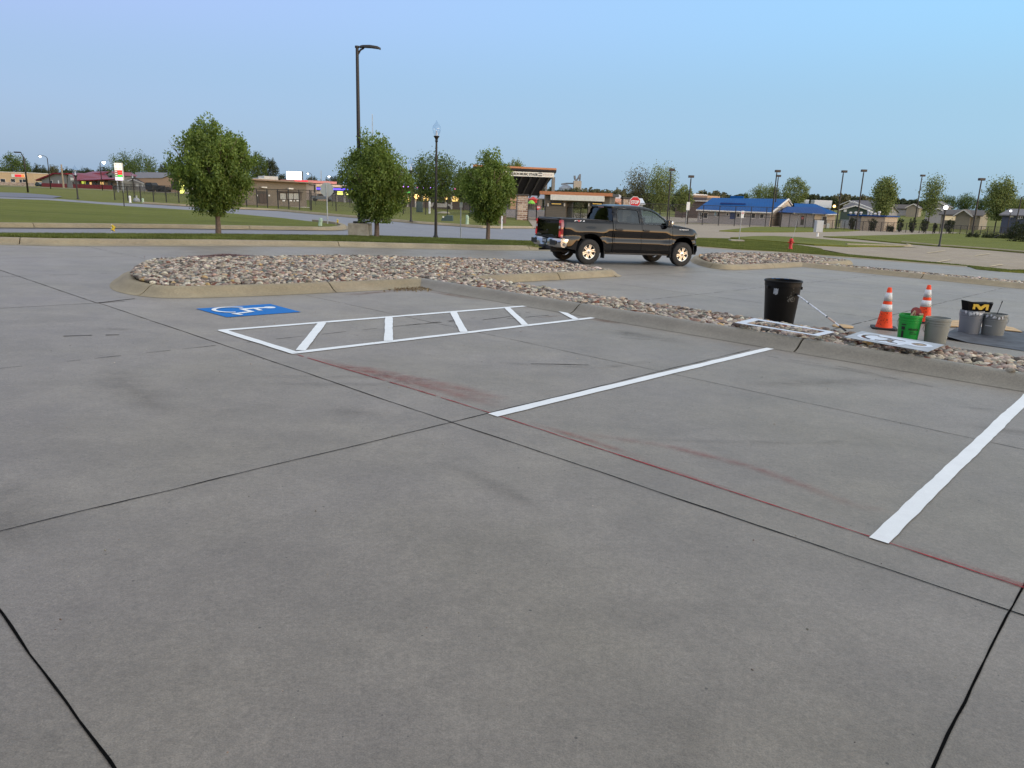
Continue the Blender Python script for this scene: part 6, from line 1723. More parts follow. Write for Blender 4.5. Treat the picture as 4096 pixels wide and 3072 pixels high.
q = t4.location + Vector((-.01, 0, h4 * .9)); t6 = thing('stir_rod', 'thin dark rod standing in the rightmost bucket', 'rod', q); mb = MB(); mb.cyl((-.02, 0, -.2), (24 * k * .75, 0, 56 * k), .006, .005, 6); mb.cyl((24 * k * .70, 0, 52 * k), (24 * k * .78, 0, 60 * k), .009, .007, 6); mb.build('rod', mPlas, t6)
# stencils on the rocks
mSt = M('stencil_board', (.36, .38, .40), .6, var=.15, scale=6); mStW = M('stencil_overspray', (.58, .62, .68), .6, var=.12, scale=10)
def stencil(name, label, ab, z, holes, thick=.004, paint=None):
    """flat cut-out board; ab corners in lot coordinates, holes in board coordinates 0..1"""
    P = [Vector(lotz(a, b)) + Vector((0, 0, zz)) for (a, b), zz in zip(ab, z)]
    def bil(s, t_): return P[0].lerp(P[1], s).lerp(P[3].lerp(P[2], s), t_)
    o = thing(name, label, 'stencil', P[0])
    outer = [(0, 0), (1, 0), (1, 1), (0, 1)]
    V = [Vector(v) for v in outer]; E = [(0, 1), (1, 2), (2, 3), (3, 0)]
    for h in holes:
        b = len(V); V += [Vector(x) for x in h]; E += [(b + i, b + (i + 1) % len(h)) for i in range(len(h))]
    r = delaunay_2d_cdt(V, E, [], 1, 1e-6); vs2 = r[0]; fs = []
    for f in r[2]:
        cx = sum(vs2[i].x for i in f) / 3; cy = sum(vs2[i].y for i in f) / 3
        if not any(inside(h, cx, cy) for h in holes): fs.append(list(f))
    def emit(mb, up, fs):
        vs = [bil(v.x, v.y) - P[0] + Vector((0, 0, up)) for v in vs2]; out = []
        for f in fs:
            a, b, c = vs[f[0]], vs[f[1]], vs[f[2]]; out.append(f if (b - a).cross(c - a).z > 0 else f[::-1])
        mb.add(vs, out)
    mb = MB(); emit(mb, thick, fs); vs = [bil(v.x, v.y) - P[0] for v in vs2]; mb.add(vs, [f[::-1] for f in fs])
    for R__ in [outer] + holes:
        n = len(R__); a = [bil(*x) - P[0] for x in R__]; mb.add(a + [x + Vector((0, 0, thick)) for x in a], [(i, (i + 1) % n, n + (i + 1) % n, n + i) for i in range(n)])
    mb.build('board', mSt if paint else mStW, o)
    if paint:
        pf = [f for f in fs if paint(sum(vs2[i].x for i in f) / 3, sum(vs2[i].y for i in f) / 3)]
        mb = MB(); emit(mb, thick + .002, pf); mb.build('white_overspray', mStW, o)
    return o
stencil('line_stencil', 'long open white frame stencil lying on the river rock in front of the trash can', [(4.50, 9.66), (3.33, 9.62), (3.30, 10.13), (4.52, 10.32)], [.215, .215, .225, .225], [[(.10, .15), (.92, .13), (.92, .84), (.10, .82)]])
def wh(cx, cy, r, a0, a1, w, n=14):
    o = [(cx + r * cos(radians(a0 + (a1 - a0) * i / n)) * 1.0, cy + r * 1.7 * sin(radians(a0 + (a1 - a0) * i / n))) for i in range(n + 1)]
    q = [(cx + (r - w) * cos(radians(a0 + (a1 - a0) * i / n)), cy + (r - w) * 1.7 * sin(radians(a0 + (a1 - a0) * i / n))) for i in range(n, -1, -1)]
    return o + q
# dense ring of points so that the painted zone follows the cut-outs
hl = [wh(.30, .52, .19, 100, 262, .055), wh(.30, .52, .19, 280, 372, .055), [(.28, .70), (.28, .62), (.62, .60), (.62, .67), (.44, .69), (.44, .72)], [(.40, .52), (.46, .50), (.47, .26), (.60, .22), (.60, .30), (.52, .33), (.51, .56)], [(.70, .55), (.74, .66), (.80, .70), (.86, .66), (.88, .56), (.86, .46), (.80, .42), (.74, .46)]]
_o = stencil('wheelchair_stencil', 'grey board with a cut-out wheelchair symbol ringed by white overspray on the river rock', [(3.07, 9.80), (2.06, 9.66), (2.04, 10.36), (3.08, 10.52)], [.225, .22, .235, .235], hl)
_o.children[0].data.materials[0] = mSt
# the overspray: a white band round the figure
def band_poly(s0, s1): return None
mb = MB(); P = [Vector(lotz(a, b)) + Vector((0, 0, zz)) for (a, b), zz in zip([(3.07, 9.80), (2.06, 9.66), (2.04, 10.36), (3.08, 10.52)], [.225, .22, .235, .235])]
bil = lambda s, t_: P[0].lerp(P[1], s).lerp(P[3].lerp(P[2], s), t_)
outl = [(.07, .50), (.09, .75), (.20, .88), (.40, .90), (.60, .84), (.76, .80), (.90, .72), (.955, .56), (.92, .42), (.82, .30), (.68, .34), (.64, .12), (.44, .12), (.34, .16), (.18, .18), (.09, .32)]
V = [Vector(v) for v in outl]; E = [(i, (i + 1) % len(outl)) for i in range(len(outl))]
for hh in hl:
    b = len(V); V += [Vector(x) for x in hh]; E += [(b + i, b + (i + 1) % len(hh)) for i in range(len(hh))]
r = delaunay_2d_cdt(V, E, [], 1, 1e-6); vs = [bil(v.x, v.y) - P[0] + Vector((0, 0, .0062)) for v in r[0]]; fs = []
for f in r[2]:
    cx = sum(r[0][i].x for i in f) / 3; cy = sum(r[0][i].y for i in f) / 3
    if any(inside(x, cx, cy) for x in hl): continue
    f = list(f); a, b, c = vs[f[0]], vs[f[1]], vs[f[2]]; fs.append(f if (b - a).cross(c - a).z > 0 else f[::-1])
mb.add(vs, fs); mb.build('white_overspray', mStW, _o)
# ground sheet under the buckets and lids / boards
mTarp = M('dark_tarp', (.055, .06, .072), .7, var=.4, scale=5, bump=.8, bscale=7)
pts = [(2.55, 12.72), (2.66, 13.4), (2.72, 14.6), (2.4, 15.2), (.6, 15.1), (-.6, 14.3), (-.6, 12.8), (.6, 12.62), (1.5, 12.62), (2.2, 12.66)]
rng_ = random.Random(9); mb = MB(); V = [Vector(ab2xy(*p_)) for p_ in pts]; n = len(V); inn = []
for i in range(900):
    a, b = rng_.uniform(-.6, 2.75), rng_.uniform(12.6, 15.2); q = ab2xy(a, b)
    if inside([(v.x, v.y) for v in V], *q): inn.append(Vector(q))
r = delaunay_2d_cdt(V + inn, [(i, (i + 1) % n) for i in range(n)], [], 1, 1e-6)
vs = []
for v in r[0]:
    wv = .006 + .009 * (1 + sin(v.x * 9 + 2 * sin(v.y * 4))) * (1 + sin(v.y * 11 + v.x * 3)) * .5
    e = min((v - q).length for q in V); wv += .05 * max(0, 1 - (v - V[0]).length / .35)
    vs.append((v.x, v.y, zg(v.x, v.y) + wv))
fs = []
for f in r[2]:
    f = list(f); a, b, c = Vector(vs[f[0]]), Vector(vs[f[1]]), Vector(vs[f[2]]); fs.append(f if (b - a).cross(c - a).z > 0 else f[::-1])
mb.add(vs, fs); tag(mb.build('drop_cloth', mTarp, smooth=True), 'rumpled dark drop cloth spread under the two right buckets', 'drop cloth')
mWood2 = M('plywood', (.50, .33, .16), .7, var=.2, scale=6)
def board(label, corners, z, th=.012, mat=None, name='plywood_board', cat='board'):
    mb = MB(); P_ = [lotz(*c) for c in corners]; mb.add([q + Vector((0, 0, z)) for q in P_] + [q + Vector((0, 0, z + th)) for q in P_], [(0, 3, 2, 1), (4, 5, 6, 7), (0, 1, 5, 4), (1, 2, 6, 5), (2, 3, 7, 6), (3, 0, 4, 7)])
    tag(mb.build(name, mat or mWood2), label, cat)
pA = lotz(3.95, 12.45); mb = MB(); mb.lathe([(0, 0), (.16, 0), (.165, .008), (.15, .022), (0, .026)], 24, (pA.x, pA.y, pA.z + .004)); tag(mb.build('stencil_lid', mWood2, angle=40), 'round tan lid lying flat on the concrete left of the nearer cone', 'lid')
def ABx(u, v): q = G(u, v); return (q.dot(AX), q.dot(BX))
c = [ABx(3760, 1308), ABx(3850, 1311), ABx(3850, 1286), ABx(3765, 1285)]; board('long tan board edge showing between the grey bucket and the blue-grey bucket', c, .012)
c = [ABx(4000, 1322), ABx(4096, 1333), ABx(4060, 1316), ABx(4004, 1306)]; board('tan board corner at the right of the buckets', c, .014)
# white paper / paint jug between the two right buckets
q = on(3919, 1310); t7 = thing('paint_jug', 'white jug standing between the two right buckets', 'jug', q); mb = MB(); mb.box((0, .05, .06), (.09, .09, .12), bev=.015); mb.build('jug', mWhiteSign, t7); mb = MB(); mb.cyl((0, .05, .12), (0, .05, .145), .02, .02, 10); mb.build('cap', mPoleG, t7)
# dead leaves gathered in the kerb corner
rng = np.random.default_rng(8); n = 260; ab = np.stack([rng.normal(10.68, .13, n), rng.normal(9.05, .30, n)], 1); P3 = np.array([list(lotz(min(a, 10.8), min(b, 9.32))) for a, b in ab]); P3[:, 2] += .012 + np.abs(rng.normal(0, .008, n))
o = leaves_mesh('dead_leaves', P3.astype(np.float32), .05, rng, leaf_mat('dead_leaf', (.16, .10, .05), (.42, .34, .22)), None, 0, .45); tag(o, 'dry leaves swept into the kerb corner at the end of the island', 'dead leaves', None, 'stuff')
# weeds / sedum tufts on the back of the island
mSedum = leaf_mat('sedum', (.16, .085, .085), (.30, .21, .20))
for k_, (a, b, ra, rb_, n) in enumerate([(15.9, 8.0, .35, .9, 2600), (15.3, 9.8, .3, .7, 2000), (14.6, 11.3, .3, .6, 1500)]):
    rng = np.random.default_rng(40 + k_); q = rng.normal(0, .45, (n, 2)); P3 = np.array([list(lotz(a + x * ra, b + y * rb_)) for x, y in q]); P3[:, 2] += .17 + .07 * np.exp(-(q ** 2).sum(1) * 2) * rng.uniform(.3, 1, n)
    o = leaves_mesh('sedum_mat', P3.astype(np.float32), .045, rng, mSedum, None, -.8, .5); tag(o, ['reddish ground cover mat on the back left of the rock island', 'reddish ground cover mat in the middle back of the rock island', 'faint reddish ground cover mat right of the other two'][k_], 'ground cover', None, 'stuff')
# the added shade-casting building behind the camera is built last
# ------------------------------------------------------------------ buildings
class Bld:
    """front wall between picture columns u0 and u1 at forward distances D0, D1; local x along the wall, y away from the viewer"""
    def __init__(s, name, label, cat, u0, u1, D0, D1, group=None, zb=None):
        if D1 is None: D1 = D0 - (u1 - u0) / FPX * D0 * ((u0 + u1) / 2 - 2048) / FPX * .85
        p, q = GD(u0, D0), GD(u1, D1); s.o = Vector((p.x, p.y, min(p.z, q.z) if zb is None else zb)); d = Vector((q.x - p.x, q.y - p.y)); s.w = d.length
        s.a = atan2(d.y, d.x); s.ex = Vector((cos(s.a), sin(s.a), 0)); s.n = Vector((sin(s.a), -cos(s.a), 0)); s.t = thing(name, label, cat, s.o, s.a, group)
    def L(s, u, v, y=0.0):
        """local x, z where the picture point meets the plane at depth y"""
        r = ray(u, v); o = s.o - s.n * y; k = (o - Vector((0, 0, CAM_H))).dot(s.n) / r.dot(s.n); h = Vector((0, 0, CAM_H)) + r * k - o; return h.dot(s.ex), h.z
    def rect(s, u0, u1, v0, v1, y=0.0):
        um, vm = (u0 + u1) / 2, (v0 + v1) / 2; x0 = s.L(u0, vm, y)[0]; x1 = s.L(u1, vm, y)[0]; z1 = s.L(um, v0, y)[1]; z0 = s.L(um, v1, y)[1]; return x0, x1, z0, z1
    def part(s, nm, mat, x0, x1, y0, y1, z0, z1, par=None, bev=0.0):
        mb = MB(); mb.b2(x0, x1, y0, y1, z0, z1, bev=bev); return mb.build(nm, mat, par or s.t)
    def win(s, u0, u1, v0, v1, mat, frame_=None, nm='window', fw=.08, y=0.0):
        x0, x1, z0, z1 = s.rect(u0, u1, v0, v1, y)
        mb = MB(); mb.b2(x0, x1, y - .05, y + .02, z0, z1); w = mb.build(nm, mat, s.t)
        if frame_:
            mb = MB(); f = fw
            mb.b2(x0 - f, x0, y - .08, y + .02, z0 - f, z1 + f); mb.b2(x1, x1 + f, y - .08, y + .02, z0 - f, z1 + f); mb.b2(x0, x1, y - .08, y + .02, z1, z1 + f); mb.b2(x0, x1, y - .08, y + .02, z0 - f, z0); mb.build('frame', frame_, w)
        return w
    def box(s, mat, x0, x1, y0, y1, h, nm='wall', z0=-.6): return s.part(nm, mat, x0, x1, y0, y1, z0, h)
    def gable(s, nm, mat, x0, x1, y0, y1, ze, zr, axis='x', over=.4, th=.18, wallmat=None, fascia=None):
        """gabled roof; axis: direction of the ridge"""
        mb = MB()
        if axis == 'x':
            ym = (y0 + y1) / 2; sl = (zr - ze) / (ym - y0); A = [(y0 - over, ze - over * sl), (ym, zr), (y1 + over, ze - over * sl)]
            pr = [(A[0][0], A[0][1]), (A[1][0], A[1][1]), (A[2][0], A[2][1]), (A[2][0], A[2][1] - th), (A[1][0], A[1][1] - th), (A[0][0], A[0][1] - th)]
            MM = Matrix(((0, 0, 1), (1, 0, 0), (0, 1, 0))); mb.prism(pr, x0 - over, x1 + over, MM)
            r = mb.build(nm, mat, s.t)
            if wallmat: mb = MB(); mb.prism([(y0 + .02, ze - .3), (y1 - .02, ze - .3), (y1 - .02, ze - th), (ym, zr - th - .01), (y0 + .02, ze - th)], x0 + .02, x1 - .02, MM); mb.build('gable_wall', wallmat, s.t)
        else:
            xm = (x0 + x1) / 2; sl = (zr - ze) / (xm - x0); A = [(x0 - over, ze - over * sl), (xm, zr), (x1 + over, ze - over * sl)]
            pr = [A[0], A[1], A[2], (A[2][0], A[2][1] - th), (A[1][0], A[1][1] - th), (A[0][0], A[0][1] - th)]
            mb.prism(pr, y0 - over, y1 + over, XZ); r = mb.build(nm, mat, s.t)
            if wallmat: mb = MB(); mb.prism([(x0 + .02, ze - .3), (x1 - .02, ze - .3), (x1 - .02, ze - th), (xm, zr - th - .01), (x0 + .02, ze - th)], y0 + .02, y1 - .02, XZ); mb.build('gable_wall', wallmat, s.t)
            if fascia:
                mb = MB(); t2 = .26
                mb.prism([A[0], A[1], (A[1][0], A[1][1] - t2 * 1.1), (A[0][0], A[0][1] - t2)], y0 - over - .06, y0 - over - .005, XZ); mb.prism([A[1], A[2], (A[2][0], A[2][1] - t2), (A[1][0], A[1][1] - t2 * 1.1)], y0 - over - .06, y0 - over - .005, XZ); mb.build('trim', fascia, r)
        return r
    def hip(s, nm, mat, x0, x1, y0, y1, ze, zr, inset, over=.5):
        x0 -= over; x1 += over; y0 -= over; y1 += over; ym = (y0 + y1) / 2
        V = [(x0, y0, ze), (x1, y0, ze), (x1, y1, ze), (x0, y1, ze), (x0 + inset, ym, zr), (x1 - inset, ym, zr)]
        mb = MB(); mb.add(V, [(0, 1, 5, 4), (1, 2, 5), (2, 3, 4, 5), (3, 0, 4), (0, 3, 2, 1)]); return mb.build(nm, mat, s.t)
def seam_mat(name, col, axis=0, pitch=.4, rough=.35, metal=0.0):
    m, t, b = nodes_mat(name); q = NT(t); P = q.n('ShaderNodeTexCoord').outputs['Object']; s = q.n('ShaderNodeSeparateXYZ', {0: P}).outputs[axis]
    f = q.ma('LESS_THAN', q.ma('FRACT', q.ma('DIVIDE', s, pitch)), .10); n = q.mr(q.noise(P, .5, 4, .6), .3, .7, .88, 1.1)
    v = q.n('ShaderNodeVectorMath', {0: col, 3: q.ma('MULTIPLY', n, q.ma('SUBTRACT', 1, q.ma('MULTIPLY', f, .25)))}, operation='SCALE').outputs[0]
    t.links.new(v, b.inputs['Base Color']); b.inputs['Roughness'].default_value = rough; b.inputs['Metallic'].default_value = metal; b.inputs['Specular IOR Level'].default_value = .12
    bp = q.n('ShaderNodeBump', {'Strength': .5, 'Distance': .03, 'Height': f}); t.links.new(bp.outputs[0], b.inputs['Normal']); return m
def brick_mat(name, c1, c2, mortar, scale=4.0, bw=.5, rh=.22):
    m, t, b = nodes_mat(name); q = NT(t); P = q.n('ShaderNodeTexCoord').outputs['Object']; s = q.n('ShaderNodeSeparateXYZ', {0: P})
    v = q.n('ShaderNodeCombineXYZ', {0: q.ma('ADD', s.outputs[0], s.outputs[1]), 1: s.outputs[2]}).outputs[0]
    br = q.n('ShaderNodeTexBrick', {'Vector': v, 'Color1': (*c1, 1), 'Color2': (*c2, 1), 'Mortar': (*mortar, 1), 'Scale': scale, 'Mortar Size': .03, 'Brick Width': bw, 'Row Height': rh, 'Bias': 0.0})
    cc = q.mix(1.0, br.outputs[0], q.n('ShaderNodeCombineXYZ', {0: q.mr(q.noise(P, 5, 3, .7), .3, .7, .7, 1.3), 1: q.mr(q.noise(P, 5, 3, .7), .3, .7, .7, 1.3), 2: q.mr(q.noise(P, 5, 3, .7), .3, .7, .7, 1.3)}).outputs[0], 'MULTIPLY')
    t.links.new(cc, b.inputs['Base Color']); b.inputs['Roughness'].default_value = .85; return m
def siding_mat(name, col, pitch=.16):
    m, t, b = nodes_mat(name); q = NT(t); P = q.n('ShaderNodeTexCoord').outputs['Object']; s = q.n('ShaderNodeSeparateXYZ', {0: P}).outputs[2]
    fr = q.ma('FRACT', q.ma('DIVIDE', s, pitch)); f = q.ma('LESS_THAN', fr, .14); n = q.mr(q.noise(P, 2, 4, .6), .3, .7, .93, 1.07)
    v = q.n('ShaderNodeVectorMath', {0: col, 3: q.ma('MULTIPLY', n, q.ma('SUBTRACT', 1, q.ma('MULTIPLY', f, .35)))}, operation='SCALE').outputs[0]
    t.links.new(v, b.inputs['Base Color']); b.inputs['Roughness'].default_value = .7; bp = q.n('ShaderNodeBump', {'Strength': .6, 'Distance': .02, 'Height': fr}); t.links.new(bp.outputs[0], b.inputs['Normal']); return m
mTanB = M('tan_stucco', (.56, .40, .24), .85, var=.08); mTan2 = M('tan_metal', (.50, .31, .18), .7, var=.06); mGreyS = siding_mat('grey_siding', (.22, .22, .20)); mDkS = siding_mat('dark_taupe_siding', (.17, .145, .12), .22)
mRedRoof = seam_mat('dark_red_roof', (.20, .018, .028)); mRedW = M('dark_red_wainscot', (.18, .02, .022), .7); mGlassD = M('dark_window', (.02, .022, .028), .12, spec=.8, var=.05); mLit = M('lit_window', (.8, .6, .3), .5, emit=(1.0, .66, .20), estr=1.6, var=.3, scale=2)
mLitYG = M('lit_yellow_green', (.8, .8, .2), .5, emit=(.92, .95, .22), estr=1.6, var=.1); mTrimW = M('white_trim', (.68, .64, .58), .6); mTrimD = M('dark_trim', (.04, .035, .03), .6); mAshR = M('brown_shingles', (.10, .085, .075), .9, var=.15, scale=3); mGreyR = M('grey_shingles', (.16, .15, .155), .9, var=.15, scale=3)
mOr = M('orange_eave', (.50, .20, .085), .5, var=.05); mBlueR = seam_mat('blue_metal_roof', (.004, .080, .26), 0, .45, .65); mBlueR2 = seam_mat('blue_metal_roof_b', (.003, .048, .19), 0, .45, .55); mCream = M('cream_stucco', (.60, .46, .33), .8, var=.06); mGreyW = M('grey_block', (.30, .275, .265), .85, var=.08); mSignW = M('blank_sign_panel', (.74, .71, .62), .6, var=.06)
mStone = brick_mat('stone_veneer', (.20, .10, .07), (.50, .38, .28), (.50, .46, .40), 1.0, .75, .24); mDoor = M('brown_door', (.055, .038, .030), .6); mWhiteRf = M('white_metal_roof', (.62, .63, .65), .4, var=.06); mBlueS = siding_mat('dark_blue_siding', (.06, .07, .105)); mGrnS = siding_mat('dark_green_siding', (.060, .085, .065)); mTanS = siding_mat('olive_tan_siding', (.29, .25, .185)); mGreyV = siding_mat('pale_grey_siding', (.36, .34, .33))

# 1 tan shop at far left
b = Bld('shop_building', 'long tan flat-roofed shop with a red and white sign at the far left edge', 'building', -60, 150, 300, 300)
w = b.w; hz = b.L(40, 690)[1]; b.box(mTanB, 0, w, 0, 12, hz); b.part('parapet', mTrimW, -.2, w + .2, -.2, 12.2, hz, hz + .25); b.box(mStone, .0, w, -.12, 0, b.L(60, 729)[1], 'brick_base')
x0, x1, z0, z1 = b.rect(48, 103, 696, 710); sg = b.part('sign', mSignW, x0, x1, -.35, -.05, z0, z1); b.part('sign_panel', M('lit_red_panel', (.6, .02, .03), .5, emit=(.9, .03, .05), estr=.5), x0 + (x1 - x0) * .25, x0 + (x1 - x0) * .72, -.42, -.36, z0 + .2, z1 - .2, sg); b.part('sign_panel', M('lit_orange_panel', (.8, .2, .03), .5, emit=(1, .35, .12), estr=.6), x0 + (x1 - x0) * .72, x1 - .3, -.42, -.36, z0 + .15, z1 - .15, sg)
for r_ in ((3, 21, 716, 728), (44, 61, 716, 728), (91, 107, 718, 729)): b.win(*r_, mGlassD, mTrimW)
b.win(79, 89, 718, 740, mGlassD, mTrimW, 'door')
b = Bld('parked_car', 'dark green car parked between the tan shop and the red roofed restaurant', 'car', 152, 176, 292, 292); s = b.w
mCarD = M('dark_car', (.012, .03, .025), .2, coat=1.0); mb = MB(); mb.prism([(0, .3), (0, .85), (s * .08, 1.0), (s * .25, 1.55), (s * .6, 1.58), (s * .78, 1.05), (s, .9), (s, .3)], 0, 1.75, XZ); bd = mb.build('body', mCarD, b.t); b.part('window', mGlassD, s * .28, s * .62, -.02, 1.77, 1.1, 1.48)
for xx in (.2, .8): mb = MB(); mb.cyl((s * xx, -.02, .33), (s * xx, 1.77, .33), .33, .33, 12); mb.build('wheel', mTyreR, b.t)
# 2 red roofed restaurant
b = Bld('restaurant', 'grey restaurant with a big dark red metal roof, upper storey and porch', 'building', 155, 476, 285, 262)
zE = b.L(450, 722)[1]; base = 0
xA, xB, xC, xD = b.L(155, 740)[0], b.L(268, 745)[0], b.L(322, 745)[0], b.L(478, 745)[0]
z1_, z2_ = b.L(165, 716)[1], b.L(225, 692)[1]
# left low wing with its gable end facing the road
mb = MB(); mb.prism([(xA + 2, -.6), (xB, -.6), (xB, b.L(268, 698)[1]), (b.L(220, 694)[0], b.L(220, 694)[1]), (xA + 2, b.L(160, 718)[1])], 0, 16, XZ); mb.build('wall', mGreyS, b.t)
mb = MB(); a_, c_, e_ = b.L(150, 719), b.L(222, 691), b.L(272, 693)
mb.prism([a_, c_, e_, (e_[0], e_[1] - .45), (c_[0], c_[1] - .45), (a_[0], a_[1] - .45)], -.8, 16.5, XZ); mb.build('roof', mRedRoof, b.t)
b.part('wainscot', mRedW, xA + 2, xB, -.10, 0, -.5, b.L(200, 733)[1]); b.win(201, 210, 722, 734, mGlassD, mTrimW); b.win(233, 237, 722, 743, mWhiteSign, None, 'door')
# main roof: gable end grey with red slope running right, porch
mb = MB(); mb.prism([(xB + .02, -.6), (xC, -.6), (xC, b.L(322, 719)[1]), (b.L(272, 697)[0] + .02, b.L(272, 697)[1])], .05, 15, XZ); mb.build('wall', mGreyS, b.t)
g0, g1, g2, g3 = b.L(266, 692), b.L(360, 697), b.L(327, 724), b.L(430, 724)
mb = MB(); V = [(g0[0], 2.0, g0[1] + .15), (g1[0], 6.0, g1[1] + .5), (b.L(440, 719)[0], 0.0, b.L(440, 719)[1]), (g2[0], -2.5, g2[1] + .1), (g0[0], 16, g0[1] - .5), (g1[0] + 3, 16, g1[1] - .5)]
mb.add(V, [(0, 3, 2, 1), (0, 1, 5, 4)]); mb.add([(x, y, z - .25) for x, y, z in V], [(0, 1, 2, 3)]); mb.build('roof', mRedRoof, b.t)
p0, p1 = b.L(315, 720, -3), b.L(478, 717, -3); ztp = b.L(420, 711)[1]
mb = MB(); mb.add([(p0[0], -3, p0[1]), (p1[0], -3, p1[1] + .2), (p1[0], 1, ztp + .2), (p0[0], 1, ztp), (p0[0], -3, p0[1] - .3), (p1[0], -3, p1[1] - .1)], [(0, 1, 2, 3), (4, 5, 1, 0)]); mb.build('porch_roof', mRedRoof, b.t)
b.box(mGreyS, xC, xD, .5, 15, zE, 'wall'); b.part('wainscot', mRedW, xC + .3, xD, -2.9, -2.7, -.5, b.L(400, 739)[1] - .1)
for k in range(8): x = xC + (xD - xC) * (k + .5) / 8; b.part('porch_post', mTrimD, x - .1, x + .1, -2.9, -2.7, -.5, zE)
for (u0, u1, v0, v1, m_) in [(327, 341, 725, 735, mLitYG), (344, 354, 731, 737, mLitW), (357, 366, 729, 738, mLit), (402, 417, 728, 738, mLit), (421, 431, 731, 740, mTanB), (456, 466, 733, 740, mTanB), (376, 384, 730, 745, mGlassD), (444, 449, 730, 745, mGlassD)]: b.win(u0, u1, v0, v1, M('dim_lit_window', (.8, .6, .3), .5, emit=(1, .6, .2), estr=.9) if m_ is mLit else (M('neon_yellow', (.6, .6, .1), .5, emit=(.8, .9, .1), estr=.7) if m_ is mLitYG else (mGlassD if m_ is mLitW else m_)), None, y=.4)
x0, x1, z0, z1 = b.rect(285, 298, 711, 722); b.part('sign', mSignW, x0, x1, -.3, -.05, z0, z1); b.win(290, 298, 727, 744, mDoor, mTrimW, 'door')
# upper storey
x0, x1 = b.L(385, 700, 5)[0], b.L(466, 700, 5)[0]; zz0, zz1 = b.L(400, 716, 5)[1], b.L(400, 699, 5)[1]
b.part('upper_wall', mGreyS, x0, x1, 5, 13, zz0 - 1, zz1); mb = MB(); xm = b.L(442, 690, 5)[0]; mb.prism([(b.L(425, 690, 5)[0], zz1), (x1, zz1), (xm + .5, b.L(442, 689, 5)[1])], 4.9, 13, XZ); mb.build('gable_wall', mGreyS, b.t)
mb = MB(); zrr = b.L(400, 685, 5)[1]; xr0 = b.L(330, 688, 5)[0]; mb.add([(xr0, 4.2, b.L(330, 697, 5)[1]), (b.L(422, 699, 5)[0], 4.2, b.L(422, 699, 5)[1]), (xm, 5, zrr), (xr0 + 1.5, 8, zrr), (x1 + 1, 4.6, zz1 - .1), (x1 + 1, 13, zz1 - .1), (xm, 13, zrr)], [(0, 1, 2, 3), (2, 4, 5, 6)]); mb.build('upper_roof', mRedRoof, b.t)
x0, x1, z0, z1 = b.rect(440, 449, 702, 714, 5); b.part('window', mGlassD, x0, x1, 4.85, 5.0, z0, z1)
# 3 small gabled house, 4 tan metal shed
b = Bld('office_house', 'low pale house with a dark gabled roof behind the fuel price sign', 'building', 505, 590, 270, 262); w = b.w; ze = b.L(585, 733)[1]; zr = b.L(551, 716)[1]; b.box(mGreyV, 0, w, 0, 10, ze); b.gable('roof', mAshR, 0, w, 0, 10, ze, zr, 'y', .5, .25, mGreyV, mTrimW)
for u in (519, 549, 573): b.win(u - 5, u + 5, 736, 746, mWhiteSign, mTrimW)
b = Bld('white_building', 'white low building between the red roof and the tan shed', 'building', 466, 575, 300, 300); w = b.w; b.box(mTrimW, 0, w, 0, 12, b.L(500, 713)[1]); b.gable('roof', mWhiteRf, 0, w, 0, 12, b.L(500, 713)[1], b.L(500, 700)[1], 'x')
b = Bld('metal_shed', 'large tan metal building with a gabled front and round sign behind the pickup-sized flatbed', 'building', 560, 765, 268, 235); w = b.w; xs_ = b.L(654, 740)[0]; ze = b.L(600, 712)[1]
b.box(mTan2, 0, xs_ + .02, .02, 22, ze); mb = MB(); xe = xs_ + (w - xs_) * 1.0; zl = b.L(654, 712)[1]; za = b.L(703, 692)[1]; xa = b.L(703, 692)[0]
mb.prism([(xs_, -.6), (xe, -.6), (xe, zl), (xa, za), (xs_, zl)], 0, 20, XZ); mb.build('gable_wall', mTan2, b.t)
mb = MB(); mb.add([(-.4, -.3, ze), (xs_, -.3, zl), (xa, -.3, za + .1), (xa, 20, za + .1), (b.L(620, 691, 10)[0], 10, b.L(620, 689, 10)[1]), (b.L(540, 692, 10)[0], 10, b.L(540, 689, 10)[1])], [(0, 1, 2, 3, 4, 5)]); mb.add([(xa, -.4, za + .1), (xe + .4, -.4, zl - .2), (xe + .4, 20, zl - .2), (xa, 20, za + .1)], [(0, 1, 2, 3)]); mb.build('roof', mGreyR, b.t)
b.win(686, 714, 727, 757, mDoor, mTrimD, 'door'); q_ = b.L(699, 708); mb = MB(); mb.cyl((q_[0], -.12, q_[1]), (q_[0], 0, q_[1]), .85, .85, 20); sgn = mb.build('round_sign', mSignW, b.t); mb = MB(); mb.cyl((q_[0] + .1, -.16, q_[1] - .1), (q_[0] + .1, -.12, q_[1] - .1), .45, .45, 5); mb.build('dark_emblem', mTrimD, sgn)
x0, x1, z0, z1 = b.rect(716, 747, 703, 714); b.part('sign', M('lit_red_panel'), x0, x1, -.5, -.1, z0, z1)
# fuel pumps / lit panels left of the first pear tree
p = GD(737, 205); t = thing('fuel_pump', 'yellow lit pump island left of the tallest pear tree', 'fuel pump', p); mb = MB(); mb.box((0, 0, 1.9), (1.3, .6, 3.8), bev=.05); mb.build('cabinet', mLitYG, t); mb = MB(); mb.box((0, -.32, 2.6), (.9, .05, .9)); mb.build('display', mGlassD, t)
p = GD(768, 205); t = thing('white_kiosk', 'small white kiosk left of the tallest pear tree behind the fence', 'kiosk', p); mb = MB(); mb.box((0, 0, 1.3), (2.6, 1.5, 2.9), bev=.05); mb.build('kiosk', mTrimW, t); mb = MB(); mb.box((0, -.77, 1.5), (1.6, .05, .8)); mb.build('window', mGlassD, t)
